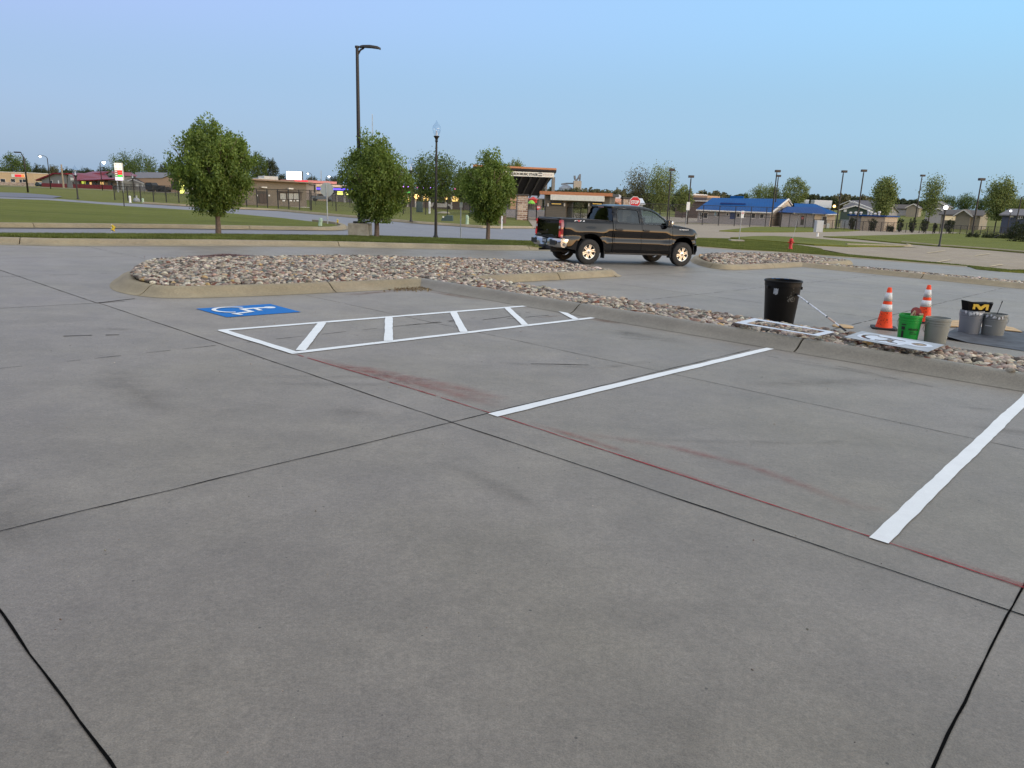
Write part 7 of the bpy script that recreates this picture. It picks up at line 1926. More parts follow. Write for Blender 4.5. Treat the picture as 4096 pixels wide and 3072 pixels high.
# flatbed truck
b = Bld('flatbed_truck', 'black flatbed truck with trailer parked before the tan shed', 'truck', 590, 678, 225, 222); s = b.w
mb = MB(); mb.prism([(0, .5), (0, 1.7), (s * .03, 2.6), (s * .26, 2.65), (s * .33, 1.9), (s * .33, .5)], 0, 2.2, XZ); mb.build('cab', mCarD if False else mPlas, b.t); b.part('window', mGlassD, s * .05, s * .25, -.03, 2.2, 1.75, 2.4); b.part('flatbed', mPlas, s * .33, s * .97, 0, 2.3, .75, 1.15)
for a_, c_, hh in ((.38, .5, 1.6), (.52, .66, 1.9), (.70, .82, 1.5), (.84, .92, 1.35)): b.part('load', mPlas, s * a_, s * c_, .3, 2.0, 1.15, hh)
for xx in (.12, .5, .72, .84): mb = MB(); mb.cyl((s * xx, -.02, .42), (s * xx, 2.2, .42), .42, .42, 12); mb.build('wheel', mTyreR, b.t)
# fuel price sign
b = Bld('price_sign', 'tall lit fuel price sign with red and green digits before the dark tree', 'price sign', 475, 507, 160, 160); w = b.w; zt_ = b.L(490, 652)[1]; zb_ = b.L(490, 723)[1]
for xx in (.18, .82): b.part('post', mPoleG, w * xx - .09, w * xx + .09, -.09, .09, -.5, zb_ + .3)
fr_ = b.part('cabinet', mTrimW, 0, w, -.2, .2, zb_, zt_, bev=.06); mLP = M('lit_white_panel', (.8, .8, .75), .5, emit=(1.0, .97, .82), estr=.5)
zz = lambda v: b.L(490, v)[1]
b.part('logo_panel', mLP, .08, w - .08, -.24, -.2, zz(681), zz(654), fr_)
for i, (sx, sz) in enumerate(((-1, 1), (1, 1), (-1, -1), (1, -1))): cx_, cz_ = w / 2 + sx * w * .17, zz(667.5) + sz * w * .17; mb = MB(); mb.prism([(cx_, cz_), (cx_ + sx * w * .15, cz_ + sz * w * .03), (cx_ + sx * w * .10, cz_ + sz * w * .12)], -.27, -.24, XZ); mb.build('logo_mark', M('orange_mark', (.6, .15, .05), .5, emit=(.8, .2, .05), estr=.4), fr_)
mDigR = M('red_digits', (.9, .02, .02), .5, emit=(1.0, .03, .02), estr=1.6); mDigG = M('green_digits', (.05, .8, .05), .5, emit=(.06, .95, .08), estr=1.0); mPanR = M('red_panel', (.30, .03, .03), .5, emit=(.7, .06, .05), estr=.3); mPanG = M('green_panel', (.05, .25, .05), .5, emit=(.06, .5, .06), estr=.3)
for v0, v1, mp, md, tx in ((682, 689.5, mPanR, mDigR, '3.19'), (690.5, 698.5, mPanR, mDigR, '2.89'), (700, 708, mPanG, mDigG, '3.59')):
    pn = b.part('price_panel', mp, .1, w - .1, -.24, -.2, zz(v1), zz(v0), fr_); hz_ = zz(v0) - zz(v1)
    b.part('grade_label', mLP, .15, w * .36, -.26, -.24, zz(v1) + hz_ * .3, zz(v0) - hz_ * .3, fr_)
    for k in range(3): x = w * .47 + k * w * .15; b.part('digit', md, x, x + w * .11, -.27, -.24, zz(v1) + hz_ * .12, zz(v0) - hz_ * .1, fr_)
b.part('lower_panel', M('lit_lilac_panel', (.7, .65, .85), .5, emit=(.85, .78, 1.0), estr=.7), .08, w - .08, -.24, -.2, zz(722), zz(709.5), fr_)
# 5 concession building
b = Bld('concession_building', 'brown flat-roofed concession building with double doors and shuttered serving windows', 'building', 940, 1228, 91, 97); w = b.w
zl, zr_ = b.L(1027, 724)[1], b.L(1228, 732)[1]; mb = MB(); mConc2 = M('brown_block', (.185, .155, .12), .85, var=.06)
mb.prism([(0, -.6), (w, -.6), (w, zr_), (0, zl + .1)], 0, 7, XZ); mb.build('wall', mConc2, b.t)
mb = MB(); mb.prism([(-.5, zl + .1), (w + .55, zr_ - .02), (w + .55, zr_ + .12), (-.5, zl + .30)], -.8, 7.5, XZ); mb.build('roof', M('tan_roof_edge', (.26, .18, .13), .7), b.t)
b.part('light_strip', mTrimW, *b.rect(1040, 1062, 747, 751)[:2], -.5, -.1, *b.rect(1040, 1062, 747, 751)[2:]); x0, x1, z0, z1 = b.rect(1148, 1167, 752, 757); b.part('light_strip', mTrimW, x0, x1, -.5, -.1, z0, z1)
x0, x1, z0, z1 = b.rect(1029, 1071, 765, 814); b.part('door_recess', mTrimD, x0, x1, -.04, -.005, z0, z1); xm = (x0 + x1) / 2 + .1
for a_, c_ in ((x0 + (x1 - x0) * .18, xm - .01), (xm + .01, x1 - .05)): dr = b.part('door', mDoor, a_, c_, -.08, -.045, z0, z0 + (z1 - z0) * .78)
x0, x1, z0, z1 = b.rect(1109, 1207, 768, 801); b.part('serving_recess', M('recess_brown', (.10, .08, .065), .8), x0, x1, -.04, -.005, z0 + .0, z1); b.part('awning', mTrimD, x0 - .05, x1 + .05, -.35, -.01, z1 - .02, z1 + .08)
for u0, u1 in ((1120, 1143), (1149, 1172), (1174, 1194)): b.win(u0, u1, 773, 797, M('pale_shutter', (.36, .36, .33), .5), mDoor, 'window', .05, -.05)
for u0, u1, v0, v1 in ((1024, 1030, 779, 785), (1073, 1079, 779, 785), (1129, 1139, 800, 805), (1157, 1168, 800, 805), (1185, 1195, 800, 805), (1174, 1178, 800, 805)): x0, x1, z0, z1 = b.rect(u0, u1, v0, v1); b.part('notice', mWhiteSign, x0, x1, -.07, -.04, z0, z1)
for u0, u1, v0, v1 in ((1044, 1100, 705, 721), (1022, 1046, 712, 718)):
    x0, x1, z0, z1 = b.rect(u0, u1, v0, v1, 3); b.part('roof_unit', M('roof_unit_white', (.50, .49, .45), .6), x0, x1, 2, 4, zl, z1, bev=.03)
b.part('plinth', mTrimW, 2, w, -1.0, -.3, -.45, -.02)
# fast food building with lit billboard behind
b = Bld('fast_food_building', 'tan restaurant with a red lit roof band just behind the concession building', 'building', 1128, 1268, 215, 208); w = b.w; zt_ = b.L(1250, 735)[1]; b.box(M('tan_wall_b', (.60, .45, .34), .8), 0, w, 0, 12, zt_)
x0, x1 = b.L(1136, 726)[0], b.L(1243, 726)[0]; z0, z1 = b.L(1190, 730)[1], b.L(1190, 720)[1]; b.part('roof_band', M('pink_roof', (.55, .22, .2), .6), x0, x1, -1.2, 10, z0, z1); b.part('red_light_band', M('red_glow', (.8, .02, .04), .5, emit=(1, .04, .08), estr=1.1), b.L(1193, 726)[0], x1 + .1, -1.35, -1.2, b.L(1220, 729)[1], b.L(1220, 723)[1])
x0, x1, z0, z1 = b.rect(1247, 1261, 782, 789); b.part('window', mGlassD, x0, x1, -.1, 0, z0, z1); x0, x1, z0, z1 = b.rect(1236, 1262, 738, 741); b.part('downpipe', mTrimD, x0, x1, -.15, 0, z0, z1); q_ = b.L(1259, 740); b.part('downpipe', mTrimD, q_[0] - .15, q_[0] + .15, -.2, 0, b.L(1260, 771)[1], q_[1])
b = Bld('lit_billboard', 'glaring white lit billboard with an orange squiggle over the concession roof', 'billboard', 1151, 1214, 235, 235); w = b.w; z0, z1 = b.L(1180, 719)[1], b.L(1180, 686)[1]
for xx in (.25, .75): b.part('post', mPoleG, w * xx - .15, w * xx + .15, 0, .3, -.5, z0)
sg = b.part('frame', mTrimD, 0, w + .12, -.1, .45, z0 - .1, z1 + .1, bev=.03); b.part('lit_face', M('lit_face', (1, 1, 1), .5, emit=(1, 1, 1), estr=2.2), .1, w - .15, -.16, -.1, z0, z1, sg)
mb = MB(); mb.tube([(w * .66, -.2, z0 + .8), (w * .74, -.2, z0 + 1.3), (w * .78, -.2, z0 + .5), (w * .86, -.2, z0 + 1.25), (w * .95, -.2, z0 + .95), (w * .80, -.2, z0 + .85)], .10, 5); mb.build('orange_squiggle', M('orange_glow', (.9, .2, .05), .5, emit=(1, .22, .05), estr=1.2), sg)
# 6 fuel station canopy with blue light band and lit shop strip behind the middle tree
b = Bld('fuel_canopy', 'long low canopy edged with blue light to the left of the middle pear tree', 'canopy', 1270, 1440, 200, 196); w = b.w; z0, z1 = b.L(1350, 760)[1], b.L(1350, 752)[1]; mBlueL = M('blue_glow', (.1, .05, .9), .5, emit=(.16, .10, 1.0), estr=1.6)
b.part('canopy', M('dark_canopy', (.06, .06, .09), .6), 0, w, 0, 8, z0 - .3, z1 + .2); b.part('light_band', mBlueL, 0, w, -.12, 0, z0, z1 - .1)
for k in range(5): x = w * (k + .5) / 5; b.part('column', mTrimW, x - .2, x + .2, 3, 3.4, -.5, z0)
b2_ = Bld('fuel_shop', 'glowing fuel station shop with yellow lit panels under the blue canopy', 'building', 1275, 1560, 212, 208); w = b2_.w; b2_.box(M('shop_grey', (.24, .22, .22), .8), 0, w, 0, 10, b2_.L(1350, 764)[1])
for u0, u1 in ((1349, 1371), (1380, 1400), (1409, 1425)): b2_.win(u0, u1, 760, 779, mLitYG if u0 < 1400 else mLit)
for u0, u1 in ((1283, 1300), (1305, 1340)): b2_.win(u0, u1, 764, 777, mGlassD, mTrimW)
p = GD(1286, 188); t = thing('parked_car', 'grey pickup parked left of the bare octagonal sign, by the fuel canopy', 'car', p, .05); mb = MB(); mb.prism([(-2.6, .5), (-2.6, 1.1), (-1.2, 1.2), (-.8, 1.8), (.7, 1.8), (1.1, 1.15), (2.5, 1.05), (2.6, .5)], 0, 1.9, XZ); mb.build('body', M('grey_car_paint', (.14, .16, .19), .25, coat=1.0), t); mb = MB(); mb.box((-.05, -.01, 1.5), (1.2, .04, .38)); mb.build('window', mGlassD, t)
for xx in (-1.7, 1.7): mb = MB(); mb.cyl((xx, -.02, .4), (xx, 1.9, .4), .4, .4, 12); mb.build('wheel', mTyreR, t)
b = Bld('strip_mall', 'low dark shop row with glowing windows behind the elm', 'building', 1580, 1905, 175, 170); w = b.w; zE = b.L(1750, 782)[1]; b.box(M('shop_dark', (.16, .14, .13), .8), 0, w, 0, 10, zE); b.part('roof', mAshR, -.5, w + .5, -2.0, 10.5, zE, zE + .5); b.part('roof', mAshR, w * .1, w * .9, 2, 9, zE + .5, b.L(1750, 760)[1])
for u0, u1 in ((1624, 1642), (1689, 1718), (1738, 1752), (1808, 1822), (1824, 1833)): b.win(u0, u1, 786, 806, mLit)
for u in (1630, 1662, 1689, 1720, 1806): x = b.L(u, 795, -1.9)[0]; b.part('column', mTrimW, x - .12, x + .12, -1.95, -1.7, -.5, zE)
for u, v, r_ in ((1666, 785, .55), (1786, 791, .42), (1704, 780, .2), (1760, 789, .2), (1620, 784, .25)): q_ = b.L(u, v, -2.1); mb = MB(); mb.lathe([(0, -r_), (r_ * .7, -r_ * .7), (r_, 0), (r_ * .7, r_ * .7), (0, r_)], 12, (q_[0], -2.1, q_[1])); mb.build('wall_lamp', mLitY, b.t, smooth=True)
x0, x1, z0, z1 = b.rect(1628, 1641, 765, 771, -2.2); b.part('green_sign', M('green_glow', (.1, .6, .1), .5, emit=(.2, .9, .2), estr=.8), x0, x1, -2.4, -2.2, z0, z1)
p = GD(1765, 160); t = thing('parked_car', 'white car parked at the lit shop row behind the near acorn lamp', 'car', p, .05); mb = MB(); mb.prism([(-2.4, .35), (-2.45, .95), (-1.9, 1.1), (-1.3, 1.65), (.8, 1.65), (1.5, 1.05), (2.3, .9), (2.4, .35)], 0, 1.8, XZ); mb.build('body', M('white_car_paint', (.5, .5, .5), .3, coat=1.0), t); mb = MB(); mb.box((-.2, -.01, 1.35), (1.9, .04, .4)); mb.build('window', mGlassD, t)
for xx in (-1.5, 1.5): mb = MB(); mb.cyl((xx, -.02, .35), (xx, 1.8, .35), .35, .35, 12); mb.build('wheel', mTyreR, t)
# string of coloured lights
t = thing('string_lights', 'string of small violet and blue lights strung between the middle and right pear trees', 'string lights', GD(1440, 150)); o = Vector(GD(1440, 150)); mV = M('violet_glow', (.5, .1, .9), .5, emit=(.50, .22, 1.0), estr=5.0); mPk = M('pink_glow', (.8, .1, .5), .5, emit=(1.0, .15, .55), estr=4.0)
UL = [(1551, 743), (1583, 744), (1608, 746), (1614, 746.5), (1628, 747), (1633, 747), (1638, 747), (1647, 748), (1668, 749), (1673, 749), (1690, 750), (1694, 750), (1718, 751), (1722, 751.5), (1819, 754.5), (1970, 755), (1975, 755), (1970, 760), (2007, 757), (2013, 757), (2034, 757.5), (2040, 757.5), (2045, 757.5), (2049, 757.5)]
wire = []
for i, (u, v) in enumerate(UL):
    p = GD(u, 150); q_ = Vector((p.x, p.y, ztop(p, u, v))) - o; wire.append(q_); r_ = .12
    mb = MB(); mb.lathe([(0, -r_), (r_ * .7, -r_ * .7), (r_, 0), (r_ * .7, r_ * .7), (0, r_)], 8, q_); mb.build('bulb', mPk if i in (0, 7, 8, 14, 20) else mV, t, smooth=True)
p = GD(1400, 150); ws = Vector((p.x, p.y, ztop(p, 1400, 742))) - o; p = GD(2090, 150); we = Vector((p.x, p.y, ztop(p, 2090, 758))) - o
mb = MB(); mb.tube([ws] + sorted(wire, key=lambda a: a.x) + [we], .012, 4); mb.build('wire', mPlas, t)
for e in (ws, we): mb = MB(); mb.cyl((e.x, e.y, -1), e, .08, .06, 6); mb.build('wire_post', mPole, t)
# 7 music stage
b = Bld('music_stage', 'open music stage with orange roof edge and a long pale banner ending in MUSIC STAGE', 'stage', 1905, 2216, 111.5, 113); w = b.w
zt0, zt1 = b.L(2006, 664, -3)[1], b.L(2224, 674, -3)[1]; xr = b.L(2226, 674, -3)[0]; zs = (zt1 - zt0) / (b.L(2224, 674, -3)[0] - b.L(2006, 664, -3)[0]); zat = lambda x: zt1 + (x - xr) * zs
zb0 = lambda x: zat(x) - 3.6
V = []; mRf = M('stage_roof_dark', (.022, .020, .020), .8)
xl = -.8; yF, yB = -3.0, 9.0; drop = 3.4
mb = MB(); mb.add([(xl, yF, zat(xl) - .15), (xr, yF, zat(xr) - .15), (xr - .6, yB, zat(xr) - drop), (xl, yB, zat(xl) - drop), (xl, yF, zat(xl) - .5), (xr, yF, zat(xr) - .5), (xr - .6, yB, zat(xr) - drop - .4), (xl, yB, zat(xl) - drop - .4)], [(0, 1, 2, 3), (4, 7, 6, 5), (0, 4, 5, 1), (1, 5, 6, 2), (2, 6, 7, 3), (3, 7, 4, 0)]); rf = mb.build('roof', mRf, b.t)
mb = MB(); mb.add([(xl, yF - .06, zat(xl) - .22), (xr, yF - .06, zat(xr) - .22), (xr, yF - .06, zat(xr) + .03), (xl, yF - .06, zat(xl) + .03), (xl, yF, zat(xl) - .22), (xr, yF, zat(xr) - .22), (xr, yF, zat(xr) + .03), (xl, yF, zat(xl) + .03)], [(0, 1, 2, 3), (3, 2, 6, 7), (1, 5, 6, 2), (0, 4, 5, 1), (4, 7, 6, 5)]); mb.build('orange_edge', mOr, rf)
for k in range(9): x = xl + (xr - xl) * (k + .5) / 9; mb = MB(); mb.add([(x - .09, yF + .2, zat(x) - .52), (x + .09, yF + .2, zat(x) - .52), (x + .09, yB, zat(x) - drop - .42), (x - .09, yB, zat(x) - drop - .42), (x - .09, yF + .2, zat(x) - .85), (x + .09, yF + .2, zat(x) - .85), (x + .09, yB, zat(x) - drop - .75), (x - .09, yB, zat(x) - drop - .75)], [(4, 5, 1, 0), (5, 6, 2, 1), (6, 7, 3, 2), (7, 4, 0, 3), (4, 7, 6, 5)]); mb.build('roof_beam', M('beam_grey', (.10, .095, .09), .7), rf)
# banner
za, zb_ = b.L(2216, 691, -3.3)[1], b.L(2216, 710, -3.3)[1]; x1 = b.L(2216, 700, -3.3)[0]; zsl = (b.L(2216, 710, -3.3)[1] - b.L(2040, 703.5, -3.3)[1]) / (x1 - b.L(2040, 703.5, -3.3)[0]); x0 = .2; hb = za - zb_ - .02
mb = MB(); mb.add([(x0, -3.4, zb_ + (x0 - x1) * zsl), (x1, -3.4, zb_), (x1, -3.4, zb_ + hb), (x0, -3.4, zb_ + (x0 - x1) * zsl + hb), (x0, -3.2, zb_ + (x0 - x1) * zsl), (x1, -3.2, zb_), (x1, -3.2, zb_ + hb), (x0, -3.2, zb_ + (x0 - x1) * zsl + hb)], [(0, 1, 2, 3), (1, 5, 6, 2), (3, 2, 6, 7), (4, 7, 6, 5), (0, 4, 5, 1), (0, 3, 7, 4)]); bn = mb.build('banner', mSignW, b.t)
mLet = M('sign_letters_black', (.02, .02, .02), .6)
def on_banner(u0, u1, body, size, mat, bold=.012, dv=0):
    xa, xb = b.L(u0, 700, -3.3)[0], b.L(u1, 700, -3.3)[0]; zz_ = zb_ + (xa - x1) * zsl + hb * .26
    return text_mesh('lettering', body, size, mat, bn, frame((xa, -3.412, zz_), Vector((1, 0, zsl)), (0, 0, 1)), .004, bold, xb - xa)
on_banner(2080, 2150, 'MUSIC STAGE', hb * .70, mLet, .02); on_banner(2021, 2077, '-DAVIDSON', hb * .70, mLet, .02); on_banner(1968, 2019, 'HARLEY', hb * .70, mLet, .02)
q_ = b.L(2160, 698, -3.3); mb = MB(); mb.prism([(-.42, 0), (-.2, .24), (.2, .24), (.42, 0), (.2, -.24), (-.2, -.24)], -.004, .004, XZ, (q_[0], -3.412, q_[1])); em = mb.build('emblem', M('grey_emblem', (.16, .15, .14), .6), bn)
mb = MB(); mb.b2(q_[0] - .38, q_[0] + .38, -3.422, -3.417, q_[1] - .07, q_[1] + .07); mb.build('emblem_bar', mSignW, em)
xa, xb = b.L(2173, 699, -3.3)[0], b.L(2210, 699, -3.3)[0]; 
for k in range(6): b.part('faded_print', M('faded_print', (.55, .48, .44), .6), xa + (xb - xa) * k / 6, xa + (xb - xa) * (k + .6) / 6, -3.412, -1.101, zb_ + hb * .36, zb_ + hb * .72, bn)
# back wall band, columns
x0 = b.L(2031, 740, 8)[0]; x1b = b.L(2188, 740, 8)[0]; z0, z1 = b.L(2110, 748, 8)[1], b.L(2110, 728, 8)[1]; b.part('back_wall', M('beige_panel', (.40, .33, .22), .7), -.5, x1b, 8, 8.3, z0, z1)
for u, y, vt, r_ in ((2213, -3, 709, 5.5), (2185, 8, 735, 4), (2035, 8, 735, 4)): x = b.L(u, 730, y)[0]; k = r_ * 112 / FPX; b.part('column', M('column_grey', (.20, .185, .165), .7), x - k, x + k, y - .3, y + .3, -.5, b.L(u, vt, y)[1])
b.part('stage_floor', mGreyW, -.3, w, -1, 9, -.5, 1.0)
# brick gate piers and gates
def pier(u0, u1, vt, vb, label, D=None):
    um = (u0 + u1) / 2; p = place(um, vb) if D is None else GD(um, D); t = thing('brick_pier', label, 'gate pier', p, .12, 'brick gate piers'); h = Hh(p, um, vt); w = (u1 - u0) / FPX * p.y * .86
    mb = MB(); mb.b2(-w / 2, w / 2, 0, w, -.2, h); mb.build('shaft', mStone, t); mb = MB(); mb.b2(-w / 2 - .1, w / 2 + .1, -.1, w + .1, h, h + .18, bev=.03); mb.build('cap', mTrimD, t); return p, w, h
pp_, pw, ph = pier(2066, 2112, 783, 874, 'brick gate pier at the left of the entrance gate, in front of the stage'); pier(2488, 2526, 796, 868, 'brick gate pier partly hidden by the red stop sign', D=pp_.y)
g0, g1 = GD(2112, pp_.y + .6), GD(2180, pp_.y + .6)
t = fence('black picket entrance gate between the brick pier and the ticket building', [tuple(g0), tuple(g1)], [1.65, 1.65], 2, picket=True, name='entrance_gate', cat='gate')
q_ = GD(2154, pp_.y + .4) - g0; x0 = (18 / FPX) * pp_.y; mb = MB(); mb.box((q_.x, q_.y, Hh(g0, 2154, 829)), (x0 * .8, .02, 11 / FPX * pp_.y)); nt_ = mb.build('notice', M('pink_notice', (.62, .16, .18), .5), t); mb = MB(); mb.box((q_.x, q_.y - .015, Hh(g0, 2154, 829)), (x0 * .55, .01, 3 / FPX * pp_.y)); mb.build('notice_text', mWhiteSign, nt_)
# ticket building: two siding blocks under one sloping roof with an open passage
b = Bld('ticket_building', 'grey-brown park entrance building with orange roof edge and a long blank white sign', 'building', 2178, 2436, 90, 88); w = b.w; mTk = siding_mat('ticket_siding', (.150, .128, .100), .2)
ztl, ztr = b.L(2180, 778)[1], b.L(2436, 786)[1]; xl1, xr0 = b.L(2264, 830)[0], b.L(2352, 830)[0]
b.box(mTk, 0, xl1, 0, 4.5, ztl); b.box(mTk, xr0, w, 0, 4.5, ztr); b.part('lintel', mTk, xl1, xr0, 0, 4.5, b.L(2300, 808)[1], ztr)
mb = MB(); mb.prism([(-.45, ztl - .02), (w + .35, ztr - .02), (w + .35, ztr + .30), (-.45, ztl + .32)], -.7, 5.2, XZ); rf = mb.build('roof', mTrimD, b.t); mb = MB(); mb.prism([(-.5, ztl), (w + .4, ztr), (w + .4, ztr + .36), (-.5, ztl + .38)], -.78, -.705, XZ); mb.build('orange_edge', mOr, rf)
x0, x1, z0, z1 = b.rect(2202, 2417, 781, 803, -.8); b.part('blank_sign', mSignW, x0, x1, -.85, -.55, z0, z1, bev=.02); 
for xx in (.2, .8): b.part('sign_bracket', mTrimD, x0 + (x1 - x0) * xx - .05, x0 + (x1 - x0) * xx + .05, -.55, 0, (z0 + z1) / 2 - .05, (z0 + z1) / 2 + .05)
for u0, u1 in ((2204, 2248), (2368, 2410)):
    wn_ = b.win(u0, u1, 809, 820, mGlassD, mTrimD); x0, x1, z0, z1 = b.rect(u0 + 3, u1 - 3, 814, 817); b.part('lit_strip', M('amber_strip', (.6, .4, .1), .5, emit=(.9, .55, .12), estr=.5), x0, x1, -.07, -.05, z0, z1, wn_)
for u in (2193, 2259, 2356): x = b.L(u, 819)[0]; z = b.L(u, 819)[1]; b.part('wall_light', mTrimW, x - .07, x + .07, -.15, 0, z - .18, z + .18)
t = fence('black picket gate in the passage of the ticket building', [tuple(GD(2268, 90)), tuple(GD(2350, 90))], [1.7, 1.7], 3, picket=True, name='passage_gate', cat='gate')
make_tree('bush', 'reddish brown bush behind the passage gate of the ticket building', 'shrub', tuple(GD(2318, 96)), 2.2, 2.0, .1, 'round', mBrown, 201, 60, 1600, .12, .04, cs=.3, trunk=False)
b = Bld('side_shed', 'low dark shed with a reddish sloping roof right of the ticket building', 'building', 2436, 2474, 100, 99); w = b.w; b.box(mTk, 0, w, 0, 3, b.L(2450, 806)[1]); mb = MB(); z_ = b.L(2450, 805)[1]; mb.prism([(-.2, z_ + .2), (w + .3, z_ - .4), (w + .3, z_ - .2), (-.2, z_ + .4)], -.4, 3.3, XZ); mb.build('roof', mOr, b.t)
# park things beyond the gate
b = Bld('park_pavilion', 'grey metal roofed pavilion seen past the brick pier', 'building', 2092, 2170, 185, 185); w = b.w; z0 = b.L(2130, 790)[1]; zr = b.L(2130, 773)[1]; b.gable('roof', M('pavilion_roof', (.24, .25, .28), .5), 0, w, 0, 9, z0, zr, 'x'); b.box(mTanS, 0, w, 4, 8.5, z0 - .3)
for k in range(5): x = w * (k + .1) / 4.2; b.part('post', mTrimD, x - .1, x + .1, .2, .4, -.5, z0)
b = Bld('tan_hall', 'tan flat building left of the brick pier behind the right pear tree', 'building', 2040, 2096, 160, 160); w = b.w; b.box(mTan2, 0, w, 0, 8, b.L(2060, 775)[1]); b.part('roof', mAshR, -.3, w + .3, -.3, 8.3, b.L(2060, 775)[1], b.L(2060, 772)[1])
p = GD(2124, 130); t = thing('play_canopy', 'lime green canopy of the playground seen over the gate', 'play canopy', p); h = Hh(p, 2124, 800); r_ = 15 / FPX * 130; mb = MB(); mb.lathe([(r_, h - .55), (r_ * .55, h - .15), (0, h), (0, h - .1), (r_ * .96, h - .62)], 8); mb.build('canopy', M('lime_plastic', (.22, .55, .05), .5), t); mb = MB(); mb.cyl((0, 0, -.3), (0, 0, h - .1), .08, .08, 8); mb.build('post', mPole, t)
p = GD(2131, 132); t = thing('play_tower', 'red playground tower behind the lime green canopy', 'play tower', p); h = Hh(p, 2131, 793); mb = MB(); mb.box((0, 1.2, h - .5), (1.4, 1.2, .6), bev=.1); mb.lathe([(1.0, h - .2), (0, h + .3)], 6, (0, 1.2, 0)); mb.build('roof', M('play_red', (.50, .03, .02), .5), t); mb = MB(); [mb.cyl((x, y, -.3), (x, y, h - .3), .06, .06, 6) for x in (-.6, .6) for y in (.7, 1.7)]; mb.build('post', mPole, t)
p = GD(2150, 128); t = thing('red_slide', 'small red play post right of the lime canopy', 'play post', p); mb = MB(); mb.lathe([(.32, -.2), (.32, .8), (.2, 1.1), (.24, 1.5), (0, 1.7)], 10); mb.build('post', M('play_red'), t, smooth=True)
b = Bld('greenhouse', 'small white arched greenhouse right of the ticket building', 'greenhouse', 2436, 2482, 150, 150); w = b.w
for k in range(2): x0 = w * .5 * k; x1 = w * .5 * (k + 1) - .05; zc_ = b.L(2450, 787)[1]; rr = (x1 - x0) / 2; mb = MB(); mb.prism([(x0, -.4), (x1, -.4), (x1, zc_)] + [((x0 + x1) / 2 + rr * cos(pi * i / 8), zc_ + rr * .9 * sin(pi * i / 8)) for i in range(1, 8)] + [(x0, zc_)], 0, 8, XZ); mb.build('house', mWhiteRf, b.t)
b = Bld('white_hall', 'long white building behind the tall fence right of the greenhouse', 'building', 2472, 2500, 165, 165); w = b.w; b.box(mWhiteRf, 0, w, 0, 8, b.L(2480, 792)[1])
b = Bld('low_white_house', 'pale low building behind the stop sign and the budding tree', 'building', 2528, 2570, 170, 170); w = b.w; b.box(mGreyV, 0, w, 0, 8, b.L(2540, 812)[1]); b.gable('roof', mWhiteRf, 0, w, 0, 8, b.L(2540, 812)[1], b.L(2540, 792)[1], 'x')
# grain elevator far away
b = Bld('grain_elevator', 'distant concrete grain elevator tower with leg and cone-roofed bins', 'grain elevator', 2236, 2326, 900, 900, zb=-2); z_ = lambda v: b.L(2300, v)[1]; xx_ = lambda u: b.L(u, 750)[0]
b.part('tower', M('pale_concrete', (.42, .36, .30), .9), xx_(2295), xx_(2325), 0, 14, 0, z_(723)); mb = MB(); mb.b2(xx_(2316), xx_(2322), 4, 8, z_(723), z_(695)); mb.b2(xx_(2312), xx_(2322), 3, 9, z_(712), z_(701)); mb.tube([(xx_(2297), 5, z_(702)), (xx_(2299), 5, z_(715)), (xx_(2306), 5, z_(722))], 1.3, 5); mb.tube([(xx_(2318), 5, z_(700)), (xx_(2306), 5, z_(722))], 1.0, 5); mb.build('leg_house', M('grey_steel', (.17, .18, .20), .6), b.t)
mb = MB(); mb.lathe([(xx_(2266) - xx_(2238), 0), (xx_(2266) - xx_(2238), z_(752)), (1.5, z_(735)), (0, z_(734))], 20, (xx_(2266), 15, 0)); mb.build('bin', M('bin_steel', (.28, .31, .35), .5), b.t, angle=30)
mb = MB(); mb.tube([(xx_(2246), 10, z_(738)), (xx_(2266), 10, z_(734)), (xx_(2297), 8, z_(733))], .9, 5); mb.build('conveyor', M('grey_steel'), b.t)
# school behind the tall fence
b = Bld('school_building', 'low tan and dark brick school with pale flat roofs left of the blue roof', 'building', 2700, 2824, 210, 205); w = b.w; zz = lambda v: b.L(2780, v)[1]; b.box(brick_mat('dark_brick', (.10, .06, .045), (.14, .09, .07), (.12, .10, .09), 1.0, .4, .15), 0, w, 0, 14, zz(806)); b.part('roof', mTrimW, b.L(2780, 800)[0], w + .5, -.8, 10, zz(805), zz(801)); b.part('upper_wall', M('brown_band', (.09, .075, .075), .7), b.L(2760, 790)[0], w - .5, 1, 12, zz(803), zz(789)); x0 = b.L(2738, 780)[0]; b.part('tan_top', mTan2, x0, b.L(2814, 785)[0], 3, 13, zz(790), zz(780)); b.part('pale_roof', mWhiteRf, x0 - .3, b.L(2760, 785)[0], 2.5, 13.5, zz(782), zz(774))
# big blue roofed building
b = Bld('blue_roof_building', 'long grey building under a big bright blue metal roof with a cream gable', 'building', 2792, 3083, 138, 134); w = b.w; zE = b.L(2940, 842)[1]; zR = b.L(2940, 793)[1]
b.box(mGreyW, 0, w, 0, 16, zE + .1); D_ = 9.0
xg0, xg1 = w, b.L(3183, 835)[0]
pA, pB, pC, pD_ = b.L(2784, 838, -.8), b.L(3086, 849, -.8), None, None
yR = 9.0
rA, rB = b.L(2850, 791, yR), b.L(3152, 796, yR)
V = [(pA[0], -.8, pA[1]), (pB[0], -.8, pB[1]), (rB[0], yR, rB[1]), (rA[0], yR, rA[1]), (b.L(3186, 826, 14)[0], 17.5, pB[1] + .2), (pA[0] + 3, 17.5, pB[1] + .2)]
mb = MB(); mb.add(V, [(0, 1, 2, 3), (3, 2, 4, 5)]); mb.add([(x, y, z - .25) for x, y, z in V], [(3, 2, 1, 0), (5, 4, 2, 3)]); rf = mb.build('roof', mBlueR, b.t)
mb = MB(); mb.tube([(pA[0], -.85, pA[1] - .12), (pB[0], -.85, pB[1] - .12)], .13, 6); mb.build('gutter', mTrimW, rf)
